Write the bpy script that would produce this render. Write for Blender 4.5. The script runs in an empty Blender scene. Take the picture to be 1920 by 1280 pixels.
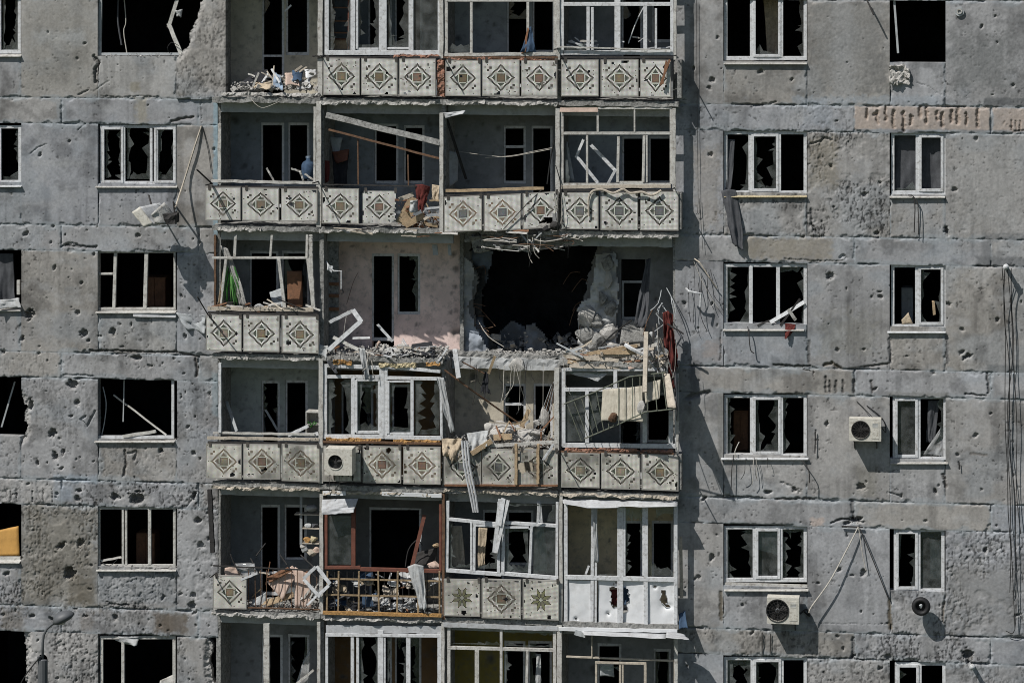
import bpy, math, random
import numpy as np
from mathutils import Vector, Matrix

# ------------------------------------------------------------------ camera, sky, sun, exposure
SC = bpy.context.scene
COL = SC.collection
F, TANY, DIST, HORIZ = 6090.0, 0.143, 70.2, -230.0
TH = math.atan(TANY); CT, ST = math.cos(TH), math.sin(TH)
CAM = Vector((DIST*ST, -DIST*CT, (1280-HORIZ)*DIST/F))
cd = bpy.data.cameras.new("camera"); cam = bpy.data.objects.new("camera", cd); COL.objects.link(cam)
cam.location = CAM; cam.rotation_euler = (math.pi/2, 0, TH)
cd.sensor_width = 36; cd.lens = F/1920*36; cd.shift_y = -(640-HORIZ)/1920
cd.clip_start = 1; cd.clip_end = 3000
SC.camera = cam

SUN = Vector((0.92, 1.0, -1.72)).normalized()          # direction the light travels
sd = bpy.data.lights.new("sun", 'SUN'); sun = bpy.data.objects.new("sun", sd); COL.objects.link(sun)
sd.energy = 4.4; sd.angle = math.radians(0.5); sd.color = (1.0, 0.97, 0.925)
sun.rotation_euler = SUN.to_track_quat('-Z', 'Y').to_euler(); sun.location = (-20, -30, 50)
W = bpy.data.worlds.new("World"); SC.world = W; W.use_nodes = True
nt = W.node_tree; bgn = nt.nodes['Background']; sk = nt.nodes.new('ShaderNodeTexSky')
sk.sky_type = 'NISHITA'; sk.sun_disc = False
sk.sun_elevation = math.asin(-SUN.z); sk.sun_rotation = math.atan2(-SUN.x, -SUN.y)
nt.links.new(sk.outputs[0], bgn.inputs[0]); bgn.inputs[1].default_value = 0.06
SC.view_settings.view_transform = 'Standard'; SC.view_settings.look = 'None'
SC.view_settings.exposure = 0.0; SC.view_settings.gamma = 1.0
SC.cycles.filter_width = 1.0

# ------------------------------------------------------------------ pixel -> place
def P(u, v, y=0.0):
    a = (u-960)/F; b = -(v-HORIZ)/F
    d = Vector((-ST + CT*a, CT + ST*a, b))
    return CAM + d*((y-CAM.y)/d.y)
def X(u, y=0.0): return P(u, 640, y).x
def Z(v, u=845, y=0.0): return P(u, v, y).z
PX = DIST/F                                             # metres per photo pixel

rng = random.Random(7)

# ------------------------------------------------------------------ noise
def _h(ix, iz, s):
    n = (ix*374761393 + iz*668265263 + s*974711) & 0x7fffffff
    n = ((n ^ (n >> 13))*1274126177) & 0x7fffffff
    return ((n ^ (n >> 16)) & 0xffff)/65535.0
def vn(x, z, s=0):
    fx = np.floor(x); fz = np.floor(z); tx = x-fx; tz = z-fz
    tx = tx*tx*(3-2*tx); tz = tz*tz*(3-2*tz)
    ix = fx.astype(np.int64); iz = fz.astype(np.int64)
    a = _h(ix, iz, s); b = _h(ix+1, iz, s); c = _h(ix, iz+1, s); d = _h(ix+1, iz+1, s)
    return (a*(1-tx)+b*tx)*(1-tz) + (c*(1-tx)+d*tx)*tz
def fbm(x, z, s=0, o=4, g=.5):
    r = 0; w = 1; t = 0
    for k in range(o):
        r = r + w*vn(x, z, s+k*31); t += w; w *= g; x = x*2.03; z = z*2.03
    return r/t

# ------------------------------------------------------------------ materials
def mat(name, col, rough=.85, var=.25, scale=3.0, bump=.15, bscale=30, metal=0, dirt=None, dirt_amt=.5, attr=False, streak=False, col2=None, spec=.3, sub=0):
    m = bpy.data.materials.new(name); m.use_nodes = True
    n = m.node_tree.nodes; L = m.node_tree.links; b = n['Principled BSDF']
    b.inputs['Roughness'].default_value = rough; b.inputs['Metallic'].default_value = metal
    b.inputs['Specular IOR Level'].default_value = spec
    tc = n.new('ShaderNodeTexCoord'); src = tc.outputs['Object']
    if attr:
        at = n.new('ShaderNodeAttribute'); at.attribute_name = 'Col'; base = at.outputs['Color']
    else:
        rgb = n.new('ShaderNodeRGB'); rgb.outputs[0].default_value = (*col, 1); base = rgb.outputs[0]
    nz = n.new('ShaderNodeTexNoise'); nz.inputs['Scale'].default_value = scale; nz.inputs['Detail'].default_value = 6; nz.inputs['Roughness'].default_value = .65
    L.new(src, nz.inputs['Vector'])
    mr = n.new('ShaderNodeMapRange'); mr.inputs['From Min'].default_value = .3; mr.inputs['From Max'].default_value = .7
    mr.inputs['To Min'].default_value = 1-var; mr.inputs['To Max'].default_value = 1+var
    L.new(nz.outputs['Fac'], mr.inputs['Value'])
    mx = n.new('ShaderNodeMix'); mx.data_type = 'RGBA'; mx.blend_type = 'MULTIPLY'; mx.inputs['Factor'].default_value = 1
    L.new(base, mx.inputs['A']); L.new(mr.outputs[0], mx.inputs['B']); out = mx.outputs['Result']
    if col2 is not None or dirt is not None:
        n2 = n.new('ShaderNodeTexNoise'); n2.inputs['Scale'].default_value = scale*(1.0 if streak else 2.3); n2.inputs['Detail'].default_value = 8; n2.inputs['Roughness'].default_value = .7
        if streak:
            mp = n.new('ShaderNodeMapping'); mp.inputs['Scale'].default_value = (3, 3, .35); L.new(src, mp.inputs[0]); L.new(mp.outputs[0], n2.inputs['Vector'])
        else:
            mp = n.new('ShaderNodeMapping'); mp.inputs['Location'].default_value = (5.3, 2.1, 8.7); L.new(src, mp.inputs[0]); L.new(mp.outputs[0], n2.inputs['Vector'])
        r2 = n.new('ShaderNodeMapRange'); r2.inputs['From Min'].default_value = .5; r2.inputs['From Max'].default_value = .66; r2.inputs['To Max'].default_value = dirt_amt
        L.new(n2.outputs['Fac'], r2.inputs['Value'])
        m2 = n.new('ShaderNodeMix'); m2.data_type = 'RGBA'; L.new(r2.outputs[0], m2.inputs['Factor']); L.new(out, m2.inputs['A'])
        m2.inputs['B'].default_value = (*(dirt if dirt is not None else col2), 1); out = m2.outputs['Result']
    L.new(out, b.inputs['Base Color'])
    if bump:
        bn = n.new('ShaderNodeTexNoise'); bn.inputs['Scale'].default_value = bscale; bn.inputs['Detail'].default_value = 6; bn.inputs['Roughness'].default_value = .7
        L.new(src, bn.inputs['Vector'])
        bp = n.new('ShaderNodeBump'); bp.inputs['Strength'].default_value = bump; bp.inputs['Distance'].default_value = .03
        L.new(bn.outputs['Fac'], bp.inputs['Height']); L.new(bp.outputs[0], b.inputs['Normal'])
    return m

M = {}
M['concrete'] = mat('concrete_panel', (.3, .3, .3), .95, .14, 16, .10, 60, attr=True, spec=.15)
M['slab'] = mat('rough_slab_concrete', (.27, .268, .255), .95, .4, 8, .6, 25, dirt=(.05, .047, .044), dirt_amt=.85, spec=.15)
M['rubble'] = mat('rubble_concrete', (.43, .415, .39), .95, .25, 8, .6, 40, spec=.15)
M['unlit_room'] = mat('unlit_room_interior', (.05, .052, .055), .95, .6, 1.5, .3, 10, spec=.05)  # gloom of the unlit rooms put into a near-black base colour
M['plaster'] = mat('attr_plaster', (.3, .3, .3), .9, .18, 2.5, .2, 20, attr=True, dirt=(.12, .12, .12), dirt_amt=.45, spec=.15)
M['white'] = mat('white_painted_frame', (.58, .59, .60), .6, .16, 6, .1, 30, dirt=(.24, .225, .20), dirt_amt=.7)
M['oldwhite'] = mat('weathered_white_paint', (.48, .47, .44), .8, .22, 5, .35, 40, dirt=(.17, .14, .11), dirt_amt=.7)
M['dimwhite'] = mat('grey_white_frame', (.40, .42, .43), .7, .15, 4, .1, 30, dirt=(.16, .16, .15), dirt_amt=.5)
M['rust'] = mat('rusty_iron', (.13, .075, .045), .9, .4, 12, .4, 60, dirt=(.05, .035, .03), dirt_amt=.7)
M['iron'] = mat('dark_iron', (.035, .033, .032), .8, .3, 10, .3, 50)
M['greeniron'] = mat('faded_green_iron', (.13, .145, .115), .8, .25, 10, .2, 50, dirt=(.12, .07, .04), dirt_amt=.6)
M['wood'] = mat('bare_wood', (.40, .30, .19), .85, .25, 6, .3, 40, dirt=(.17, .11, .07), dirt_amt=.6)
M['darkwood'] = mat('brown_wood', (.20, .10, .055), .75, .3, 6, .3, 40, dirt=(.07, .045, .03), dirt_amt=.6)
M['palewood'] = mat('pale_grey_wood', (.45, .40, .33), .9, .25, 7, .35, 40, dirt=(.22, .19, .16), dirt_amt=.6)
M['redwood'] = mat('red_brown_frame', (.16, .062, .042), .7, .25, 6, .2, 40, dirt=(.07, .045, .04), dirt_amt=.5)
M['foam'] = mat('orange_foam', (.42, .24, .09), .95, .35, 14, .8, 40, dirt=(.25, .12, .05), dirt_amt=.6)
M['palefoam'] = mat('pale_foam', (.55, .47, .30), .95, .3, 14, .7, 40, dirt=(.22, .18, .12), dirt_amt=.6)
M['ochreiron'] = mat('ochre_rusty_iron', (.29, .215, .13), .9, .35, 9, .4, 50, dirt=(.09, .055, .035), dirt_amt=.7)
M['plainbeam'] = mat('plain_grey_beam', (.40, .41, .41), .9, .15, 3, .2, 20, dirt=(.2, .2, .19), dirt_amt=.5)
M['board'] = mat('stained_pale_board', (.43, .40, .33), .9, .2, 5, .3, 30, dirt=(.22, .19, .14), dirt_amt=.6, streak=True)
M['brick'] = mat('broken_red_brick', (.30, .15, .10), .95, .4, 16, .8, 30, dirt=(.32, .29, .26), dirt_amt=.7)
M['acwhite'] = mat('air_conditioner_case', (.56, .54, .48), .6, .14, 9, .08, 20, dirt=(.27, .235, .18), dirt_amt=.7)
M['black'] = mat('black_plastic', (.018, .018, .019), .6, .2, 8, .1, 30)
M['redcloth'] = mat('red_cloth', (.105, .024, .02), .95, .35, 9, .4, 60)
M['bluecloth'] = mat('blue_cloth', (.05, .085, .14), .95, .3, 9, .3, 60)
M['paleblue'] = mat('pale_blue_plastic', (.24, .31, .40), .8, .3, 9, .3, 60)
M['navy'] = mat('navy_cloth', (.024, .025, .029), .95, .3, 9, .3, 60)
M['greycloth'] = mat('grey_curtain', (.075, .078, .085), .95, .25, 7, .3, 60)
M['palecloth'] = mat('pale_curtain', (.42, .43, .43), .95, .22, 7, .3, 60, dirt=(.25, .23, .2), dirt_amt=.5)
M['beigecloth'] = mat('beige_cloth', (.45, .37, .27), .95, .3, 9, .4, 50, dirt=(.22, .17, .12), dirt_amt=.5)
M['pinkpaper'] = mat('pale_pink_board', (.55, .42, .35), .9, .15, 6, .2, 30, dirt=(.33, .25, .2), dirt_amt=.5)
M['metal'] = mat('galvanised_sheet', (.44, .45, .46), .6, .18, 4, .15, 20, metal=.0, dirt=(.22, .2, .18), dirt_amt=.5)
M['yellow'] = mat('ochre_board', (.45, .25, .07), .8, .2, 4, .2, 30)
M['leaf'] = mat('plant_leaf', (.06, .20, .045), .6, .4, 7, .1, 20)
M['paleleaf'] = mat('pale_plant_leaf', (.16, .34, .11), .6, .4, 7, .1, 20)
M['patcloth'] = mat('patterned_curtain', (.36, .35, .33), .95, .5, 30, .3, 60, dirt=(.06, .06, .06), dirt_amt=.8)
M['cable'] = mat('black_cable', (.02, .02, .02), .7, .2, 8, 0, 30)
M['rope'] = mat('pale_rope', (.48, .45, .40), .9, .2, 20, 0, 30)
M['asphalt'] = mat('asphalt', (.05, .05, .05), .95, .25, .6, .2, 20)
M['grass'] = mat('lawn', (.05, .07, .03), .95, .35, .5, .4, 12)
M['white_board'] = mat('white_pvc_board', (.66, .67, .68), .5, .07, 3, .1, 12, dirt=(.5, .49, .47), dirt_amt=.4)
M['lampgrey'] = mat('lamp_grey_paint', (.10, .105, .11), .5, .15, 4, .05, 20)
M['lens'] = mat('lamp_lens', (.5, .5, .48), .3, .05, 4, 0, 20)

def glass_mat(name, dust, dens):
    m = bpy.data.materials.new(name); m.use_nodes = True
    n = m.node_tree.nodes; L = m.node_tree.links; n.remove(n['Principled BSDF'])
    o = n['Material Output']
    tr = n.new('ShaderNodeBsdfTransparent'); tr.inputs[0].default_value = (.86, .9, .89, 1)
    df = n.new('ShaderNodeBsdfDiffuse'); df.inputs[0].default_value = (*dust, 1)
    gl = n.new('ShaderNodeBsdfGlossy'); gl.inputs[1].default_value = .06; gl.inputs[0].default_value = (.8, .8, .8, 1)
    tc = n.new('ShaderNodeTexCoord'); nz = n.new('ShaderNodeTexNoise'); nz.inputs['Scale'].default_value = 5; nz.inputs['Detail'].default_value = 6
    L.new(tc.outputs['Object'], nz.inputs['Vector'])
    mr = n.new('ShaderNodeMapRange'); mr.inputs['From Min'].default_value = .35; mr.inputs['From Max'].default_value = .7
    mr.inputs['To Min'].default_value = dens*.35; mr.inputs['To Max'].default_value = dens*1.6
    L.new(nz.outputs['Fac'], mr.inputs['Value'])
    m1 = n.new('ShaderNodeMixShader'); L.new(mr.outputs[0], m1.inputs[0]); L.new(tr.outputs[0], m1.inputs[1]); L.new(df.outputs[0], m1.inputs[2])
    fr = n.new('ShaderNodeFresnel'); fr.inputs[0].default_value = 1.5
    m2 = n.new('ShaderNodeMixShader'); L.new(fr.outputs[0], m2.inputs[0]); L.new(m1.outputs[0], m2.inputs[1]); L.new(gl.outputs[0], m2.inputs[2])
    L.new(m2.outputs[0], o.inputs['Surface'])
    return m
M['glass'] = glass_mat('dusty_glass', (.42, .44, .44), .12)
M['film'] = glass_mat('clear_film', (.55, .55, .55), .45)

def mosaic_mat():
    m = bpy.data.materials.new('mosaic_tiles'); m.use_nodes = True
    n = m.node_tree.nodes; L = m.node_tree.links; b = n['Principled BSDF']
    b.inputs['Roughness'].default_value = .55; b.inputs['Specular IOR Level'].default_value = .3
    at = n.new('ShaderNodeAttribute'); at.attribute_name = 'Col'
    uv = n.new('ShaderNodeUVMap'); sp = n.new('ShaderNodeSeparateXYZ'); L.new(uv.outputs[0], sp.inputs[0])
    ors = []
    for k in (0, 1):
        fr = n.new('ShaderNodeMath'); fr.operation = 'FRACT'; L.new(sp.outputs[k], fr.inputs[0])
        lt = n.new('ShaderNodeMath'); lt.operation = 'LESS_THAN'; lt.inputs[1].default_value = .17; L.new(fr.outputs[0], lt.inputs[0]); ors.append(lt)
    mxm = n.new('ShaderNodeMath'); mxm.operation = 'MAXIMUM'; L.new(ors[0].outputs[0], mxm.inputs[0]); L.new(ors[1].outputs[0], mxm.inputs[1])
    gx = n.new('ShaderNodeMix'); gx.data_type = 'RGBA'; L.new(mxm.outputs[0], gx.inputs['Factor']); L.new(at.outputs['Color'], gx.inputs['A']); gx.inputs['B'].default_value = (.12, .115, .10, 1)
    nz = n.new('ShaderNodeTexNoise'); nz.inputs['Scale'].default_value = 2.5; nz.inputs['Detail'].default_value = 8; nz.inputs['Roughness'].default_value = .7
    tc = n.new('ShaderNodeTexCoord'); L.new(tc.outputs['Object'], nz.inputs['Vector'])
    mr = n.new('ShaderNodeMapRange'); mr.inputs['From Min'].default_value = .52; mr.inputs['From Max'].default_value = .72; mr.inputs['To Max'].default_value = .62; L.new(nz.outputs['Fac'], mr.inputs['Value'])
    dx = n.new('ShaderNodeMix'); dx.data_type = 'RGBA'; L.new(mr.outputs[0], dx.inputs['Factor']); L.new(gx.outputs['Result'], dx.inputs['A']); dx.inputs['B'].default_value = (.21, .185, .15, 1)
    L.new(dx.outputs['Result'], b.inputs['Base Color'])
    return m
M['mosaic'] = mosaic_mat()

# ------------------------------------------------------------------ objects
BUILDING = None
def link(o, parent=None, label=None, cat=None, group=None, kind=None):
    COL.objects.link(o)
    if parent is not None:
        o.parent = parent
        if parent.type == 'EMPTY': o.matrix_parent_inverse = Matrix.Translation(-Vector(parent.location))
    if label: o['label'] = label
    if cat: o['category'] = cat
    if group: o['group'] = group
    if kind: o['kind'] = kind
    return o
def empty(name, loc, label, cat, group=None):
    o = bpy.data.objects.new(name, None); o.location = loc; o.empty_display_size = .2
    return link(o, None, label, cat, group)
def npmesh(name, V, Q, material, cols=None, uvs=None, smooth=False):
    me = bpy.data.meshes.new(name); V = np.asarray(V, dtype=np.float32); Q = np.asarray(Q, dtype=np.int32)
    me.vertices.add(len(V)); me.vertices.foreach_set('co', V.ravel())
    me.loops.add(Q.size); me.loops.foreach_set('vertex_index', Q.ravel())
    me.polygons.add(len(Q)); me.polygons.foreach_set('loop_start', np.arange(0, Q.size, 4, dtype=np.int32)); me.polygons.foreach_set('loop_total', np.full(len(Q), 4, dtype=np.int32))
    me.polygons.foreach_set('use_smooth', np.full(len(Q), smooth))
    me.update(calc_edges=True)
    if cols is not None:
        a = me.attributes.new('Col', 'FLOAT_COLOR', 'POINT' if len(cols) == len(V) else 'CORNER')
        a.data.foreach_set('color', np.c_[cols, np.ones(len(cols))].astype(np.float32).ravel())
    if uvs is not None:
        l = me.uv_layers.new(name='UVMap'); l.data.foreach_set('uv', np.asarray(uvs, dtype=np.float32).ravel())
    me.materials.append(material)
    return me

class MB:
    def __init__(s): s.v = []; s.f = []
    def add(s, vs, fs):
        b = len(s.v); s.v += [tuple(p) for p in vs]; s.f += [tuple(b+i for i in q) for q in fs]
    def hexa(s, c):     # c: 8 corners, 0-3 front loop, 4-7 back loop
        s.add(c, [(0, 1, 2, 3), (7, 6, 5, 4), (0, 4, 5, 1), (1, 5, 6, 2), (2, 6, 7, 3), (3, 7, 4, 0)])
    def box(s, x0, x1, y0, y1, z0, z1):
        s.hexa([(x0, y0, z0), (x1, y0, z0), (x1, y0, z1), (x0, y0, z1), (x0, y1, z0), (x1, y1, z0), (x1, y1, z1), (x0, y1, z1)])
    def bar(s, p, q, w, t, up=(0, -1, 0)):   # w across the view, t in depth
        p = Vector(p); q = Vector(q); d = (q-p).normalized(); n = Vector(up); n = (n-d*n.dot(d))
        if n.length < 1e-4: n = Vector((1, 0, 0)); n = n-d*n.dot(d)
        n.normalize(); a = d.cross(n)*w/2; b = n*t/2
        s.hexa([p-a+b, p+a+b, q+a+b, q-a+b, p-a-b, p+a-b, q+a-b, q-a-b])
    def tube(s, pts, r, n=6, r1=None):
        pts = [Vector(p) for p in pts]; rings = []
        for i, p in enumerate(pts):
            d = (pts[min(i+1, len(pts)-1)]-pts[max(i-1, 0)]).normalized()
            a = d.cross(Vector((.31, .95, .12))).normalized(); b = d.cross(a)
            rr = r if r1 is None else r+(r1-r)*i/max(1, len(pts)-1)
            rings.append([p+(a*math.cos(2*math.pi*k/n)+b*math.sin(2*math.pi*k/n))*rr for k in range(n)])
        vs = [p for r_ in rings for p in r_]; fs = []
        for i in range(len(pts)-1):
            for k in range(n): fs.append((i*n+k, i*n+(k+1) % n, (i+1)*n+(k+1) % n, (i+1)*n+k))
        fs.append(tuple(range(n))[::-1]); fs.append(tuple((len(pts)-1)*n+k for k in range(n)))
        s.add(vs, fs)
    def disc(s, c, r, t, n=20, axis='y', r_in=0):
        c = Vector(c)
        ring = lambda rr, dy: [c+Vector((rr*math.cos(2*math.pi*k/n), dy, rr*math.sin(2*math.pi*k/n))) for k in range(n)]
        if r_in:
            vs = ring(r, -t)+ring(r_in, -t)+ring(r, 0)+ring(r_in, 0); fs = []
            for k in range(n):
                j = (k+1) % n
                fs += [(k, j, n+j, n+k), (2*n+k, 3*n+k, 3*n+j, 2*n+j), (k, 2*n+k, 2*n+j, j), (n+k, n+j, 3*n+j, 3*n+k)]
            s.add(vs, fs)
        else:
            vs = ring(r, -t)+ring(r, 0); fs = [tuple(range(n)), tuple(range(2*n-1, n-1, -1))]
            for k in range(n): fs.append((k, n+k, n+(k+1) % n, (k+1) % n))
            s.add(vs, fs)
    def rock(s, c, r, sq=(1, .8, .7), seed=0):
        R = random.Random(seed); c = Vector(c)
        import bmesh
        bm = bmesh.new(); bmesh.ops.create_icosphere(bm, subdivisions=2, radius=1)
        pl = [(Vector((R.gauss(0, 1), R.gauss(0, 1), R.gauss(0, 1))).normalized(), R.uniform(.45, .8)) for _ in range(9)]
        rot = Matrix.Rotation(R.uniform(0, 6.3), 3, 'Z') @ Matrix.Rotation(R.uniform(0, 6.3), 3, 'X')
        for v in bm.verts:
            p = v.co.copy()
            for n_, d_ in pl:
                k = p.dot(n_)
                if k > d_: p -= n_*(k-d_)
            p *= 1+R.uniform(-.06, .06)
            p = rot @ p
            v.co = c+Vector((p.x*sq[0], p.y*sq[1], p.z*sq[2]))*r*1.35
        bm.verts.index_update()
        s.add([v.co for v in bm.verts], [[v.index for v in f.verts] for f in bm.faces]); bm.free()
    def obj(s, name, material, parent=None, label=None, cat=None, group=None, kind=None, smooth=False, bevel=0, solid=0):
        me = bpy.data.meshes.new(name)
        loc = Vector((0, 0, 0))
        if parent is None:
            V = np.array(s.v); loc = Vector((float(V[:, 0].mean()), float(V[:, 1].mean()), float(V[:, 2].min())))
            s.v = [(a-loc.x, b-loc.y, c-loc.z) for a, b, c in s.v]
        me.from_pydata(s.v, [], s.f); me.materials.append(material)
        if smooth:
            for p in me.polygons: p.use_smooth = True
        me.update()
        o = bpy.data.objects.new(name, me); o.location = loc
        link(o, parent, label, cat, group, kind)
        if bevel:
            bv = o.modifiers.new('bevel', 'BEVEL'); bv.width = bevel; bv.segments = 2; bv.limit_method = 'ANGLE'
        if solid:
            so = o.modifiers.new('solidify', 'SOLIDIFY'); so.thickness = solid; so.offset = 0
        return o

# ---- pixel-space conveniences, always at a stated distance y
def pbar(mb, u0, v0, u1, v1, w, y0, y1=None, t=.05):
    y1 = y0 if y1 is None else y1
    mb.bar(P(u0, v0, y0), P(u1, v1, y1), w*PX, t)
def frame(mb, bars, y, t=.06):
    for i, (u0, v0, u1, v1, w) in enumerate(bars):
        pbar(mb, u0, v0, u1, v1, w, y-.0022*(i % 7), None, t)
def rect_bars(u0, u1, v0, v1, w):
    h = w/2
    return [(u0+h, v0, u0+h, v1, w), (u1-h, v0, u1-h, v1, w), (u0+w, v0+h, u1-w, v0+h, w), (u0+w, v1-h, u1-w, v1-h, w)]
def shards(mb, u0, u1, v0, v1, y, code, seed=0, reach=.42):
    R = random.Random(seed); x0 = P(u0, v0, y); x1 = P(u1, v1, y)
    xa, xb, za, zb = x0.x, x1.x, x1.z, x0.z; w = xb-xa; h = zb-za
    def strip(a, b, inward, m):
        L_ = (Vector(b)-Vector(a)).length; ts = [0]; vs = []
        while ts[-1] < 1: ts.append(min(1, ts[-1]+R.choice((.03, .06, .10, .17))*R.uniform(.7, 1.3)/L_))
        n = len(ts)-1; base = R.uniform(.05, .35); lean = R.uniform(-.5, .5)
        for i in range(n+1):
            t = ts[i]; p = Vector(a).lerp(Vector(b), t)
            k = min(1.15, max(.02, base+lean*(t-.5)+(R.random()**1.7)*(.9 if i % 2 else .25))); q = p+Vector(inward)*m*k+(Vector(b)-Vector(a)).normalized()*R.uniform(-.04, .04)*(0 < i < n)
            vs += [p, q]
        nn = len(vs); back = [v_+Vector((0, .005, 0)) for v_ in vs]; fs = []
        for i in range(n):
            fs += [(2*i, 2*i+2, 2*i+3, 2*i+1), (nn+2*i, nn+2*i+1, nn+2*i+3, nn+2*i+2), (2*i+1, 2*i+3, nn+2*i+3, nn+2*i+1)]
        mb.add(vs+back, fs)
    if 'f' in code: mb.box(xa, xb, y, y+.005, za, zb); return
    if 'l' in code: strip((xa, y, za), (xa, y, zb), (1, 0, 0), w*reach)
    if 'r' in code: strip((xb, y+.008, za), (xb, y+.008, zb), (-1, 0, 0), w*reach)
    if 'b' in code: strip((xa, y+.016, za), (xb, y+.016, za), (0, 0, 1), h*reach*.55)
    if 't' in code: strip((xa, y+.024, zb), (xb, y+.024, zb), (0, 0, -1), h*reach*.55)

def roughbox(mb, x0, x1, y0, y1, z0, z1, res=.07, amp=.02, seed=0):
    """a box of many faces whose surface is worn and chipped"""
    R = np.random.RandomState(seed); n = [max(1, int(round((b-a)/res))) for a, b in ((x0, x1), (y0, y1), (z0, z1))]
    ix = {}; keys = []; fs = []
    def vid(t):
        if t not in ix: ix[t] = len(keys); keys.append(t)
        return ix[t]
    for (a, b, c) in ((0, 1, 2), (0, 2, 1), (1, 2, 0)):
        for i in range(n[a]):
            for j in range(n[b]):
                for side in (0, n[c]):
                    q = []
                    for di, dj in ((0, 0), (1, 0), (1, 1), (0, 1)):
                        t = [0, 0, 0]; t[a] = i+di; t[b] = j+dj; t[c] = side; q.append(vid(tuple(t)))
                    flip = (side == 0) ^ ((a, b, c) == (0, 2, 1))
                    fs.append(tuple(q[::-1]) if flip else tuple(q))
    K = np.array(keys, float)/np.array(n); p = np.array([x0, y0, z0])+K*np.array([x1-x0, y1-y0, z1-z0])
    a = fbm(p[:, 0]*7+3.1, p[:, 2]*9+p[:, 1]*6.3, seed, 3)-.5; b = fbm(p[:, 0]*6+31, p[:, 1]*7+p[:, 2]*5, seed+9, 3)-.5
    p = p+np.stack([b*.5, a*2.2, b*2.2], -1)*amp+(R.rand(*p.shape)-.5)*amp*.5
    mb.add(p.tolist(), fs)

def cloth(name, top, bot, material, label=None, cat='cloth', group=None, nu=26, nv=22, folds=5, amp=.04, seed=0, solid=.006, ragged=.06, parent=None):
    """top / bot: lists of points; the sheet hangs between the two lines"""
    R = random.Random(seed); mb = MB(); ph = R.uniform(0, 6.3)
    def along(L, t):
        s = t*(len(L)-1); i = min(int(s), len(L)-2); return Vector(L[i]).lerp(Vector(L[i+1]), s-i)
    tg, sg = np.meshgrid(np.linspace(0, 1, nu+1), np.linspace(0, 1, nv+1)); FN = fbm(tg*folds*.75+sg*.9+ph, sg*1.3+seed, seed+2, 3); FN2 = fbm(tg*folds*.8+ph, sg*3.1+seed*2, seed+60, 3)
    vs = []
    for j in range(nv+1):
        for i in range(nu+1):
            t = i/nu; s = j/nv
            e = s*(1-ragged*fbm(np.array([t*9.0]), np.array([seed+.5]), seed, 2)[0])
            p = along(top, t).lerp(along(bot, t), e)
            w = amp*(.35+.65*s)
            q = FN[j, i]*2-1; q2 = FN2[j, i]*2-1
            p += Vector((1.1*w*q2*s, w*(1.9*q+.3*math.sin(math.pi*folds*t+ph+4*q2)), .9*w*q2*s))
            vs.append(p)
    fs = [(j*(nu+1)+i, j*(nu+1)+i+1, (j+1)*(nu+1)+i+1, (j+1)*(nu+1)+i) for j in range(nv) for i in range(nu)]
    mb.add(vs, fs)
    return mb.obj(name, material, parent, label, None if parent else cat, group, smooth=True, solid=solid)
def pl(*pts): return [P(*p) for p in pts]

def plank(name, u0, v0, u1, v1, w, y0, y1, material, label, cat='plank', group=None, t=.025):
    mb = MB(); p = P(u0, v0, y0); q = P(u1, v1, y1); n = 5; R = random.Random(int(u0*7+v0))
    pts = [p.lerp(q, i/n) for i in range(n+1)]
    for i in range(1, n): pts[i] += Vector((0, R.uniform(-.006, .006), R.uniform(-.006, .006)))
    d = (q-p).normalized(); nn = Vector((R.uniform(-.2, .2), -1, R.uniform(-.1, .35))); nn = (nn-d*nn.dot(d)).normalized(); a = d.cross(nn)*w*PX/2; b = nn*t/2
    vs = []
    for i, c in enumerate(pts):
        k = R.uniform(-.01, .01) if i in (0, n) else 0
        vs += [c-a+b+d*k, c+a+b-d*k, c+a-b+d*k*2, c-a-b]
    fs = [(0, 1, 2, 3), tuple(4*n+i for i in (3, 2, 1, 0))]
    for i in range(n):
        for k in range(4): fs.append((4*i+k, 4*(i+1)+k, 4*(i+1)+(k+1) % 4, 4*i+(k+1) % 4))
    mb.add(vs, fs)
    return mb.obj(name, material, None, label, cat, group)
def chunk(name, u, v, r, y, material, label, cat='rubble', group=None, sq=(1, .8, .7), seed=None):
    mb = MB(); mb.rock(P(u, v, y), r*PX, sq, seed if seed is not None else int(u*13+v*7))
    return mb.obj(name, material, None, label, cat, group)
def sheet(name, corners, material, label=None, cat='sheet', group=None, n=10, bend=.03, seed=0, solid=.008, parent=None):
    """corners: 4 (u, v, y), tl tr br bl"""
    c = [P(*k) for k in corners]; mb = MB(); vs = []
    ph = seed*1.7
    for j in range(n+1):
        for i in range(n+1):
            s = i/n; t = j/n; p = (c[0].lerp(c[1], s)).lerp(c[3].lerp(c[2], s), t)
            f = float(fbm(np.array([s*3+ph]), np.array([t*3+seed]), seed, 3)[0])-.5
            p += Vector((.3*f*bend, 2*bend*f+bend*math.sin(3*s+ph), bend*f)); vs.append(p)
    mb.add(vs, [(j*(n+1)+i, j*(n+1)+i+1, (j+1)*(n+1)+i+1, (j+1)*(n+1)+i) for j in range(n) for i in range(n)])
    return mb.obj(name, material, parent, label, None if parent else cat, group, smooth=True, solid=solid)
def pipe(name, pts, r, material, label=None, cat='pipe', group=None, parent=None, n=6, sub=0):
    mb = MB(); p = [P(*k) for k in pts]
    if sub:
        q = []
        for i in range(len(p)-1):
            a = p[max(0, i-1)]; b = p[i]; c = p[i+1]; d = p[min(len(p)-1, i+2)]
            for k in range(sub):
                t = k/sub; q.append(.5*((2*b)+(c-a)*t+(2*a-5*b+4*c-d)*t*t+(3*b-a-3*c+d)*t**3))
        q.append(p[-1]); p = q
    mb.tube(p, r, n); return mb.obj(name, material, parent, label, None if parent else cat, group)
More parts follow.
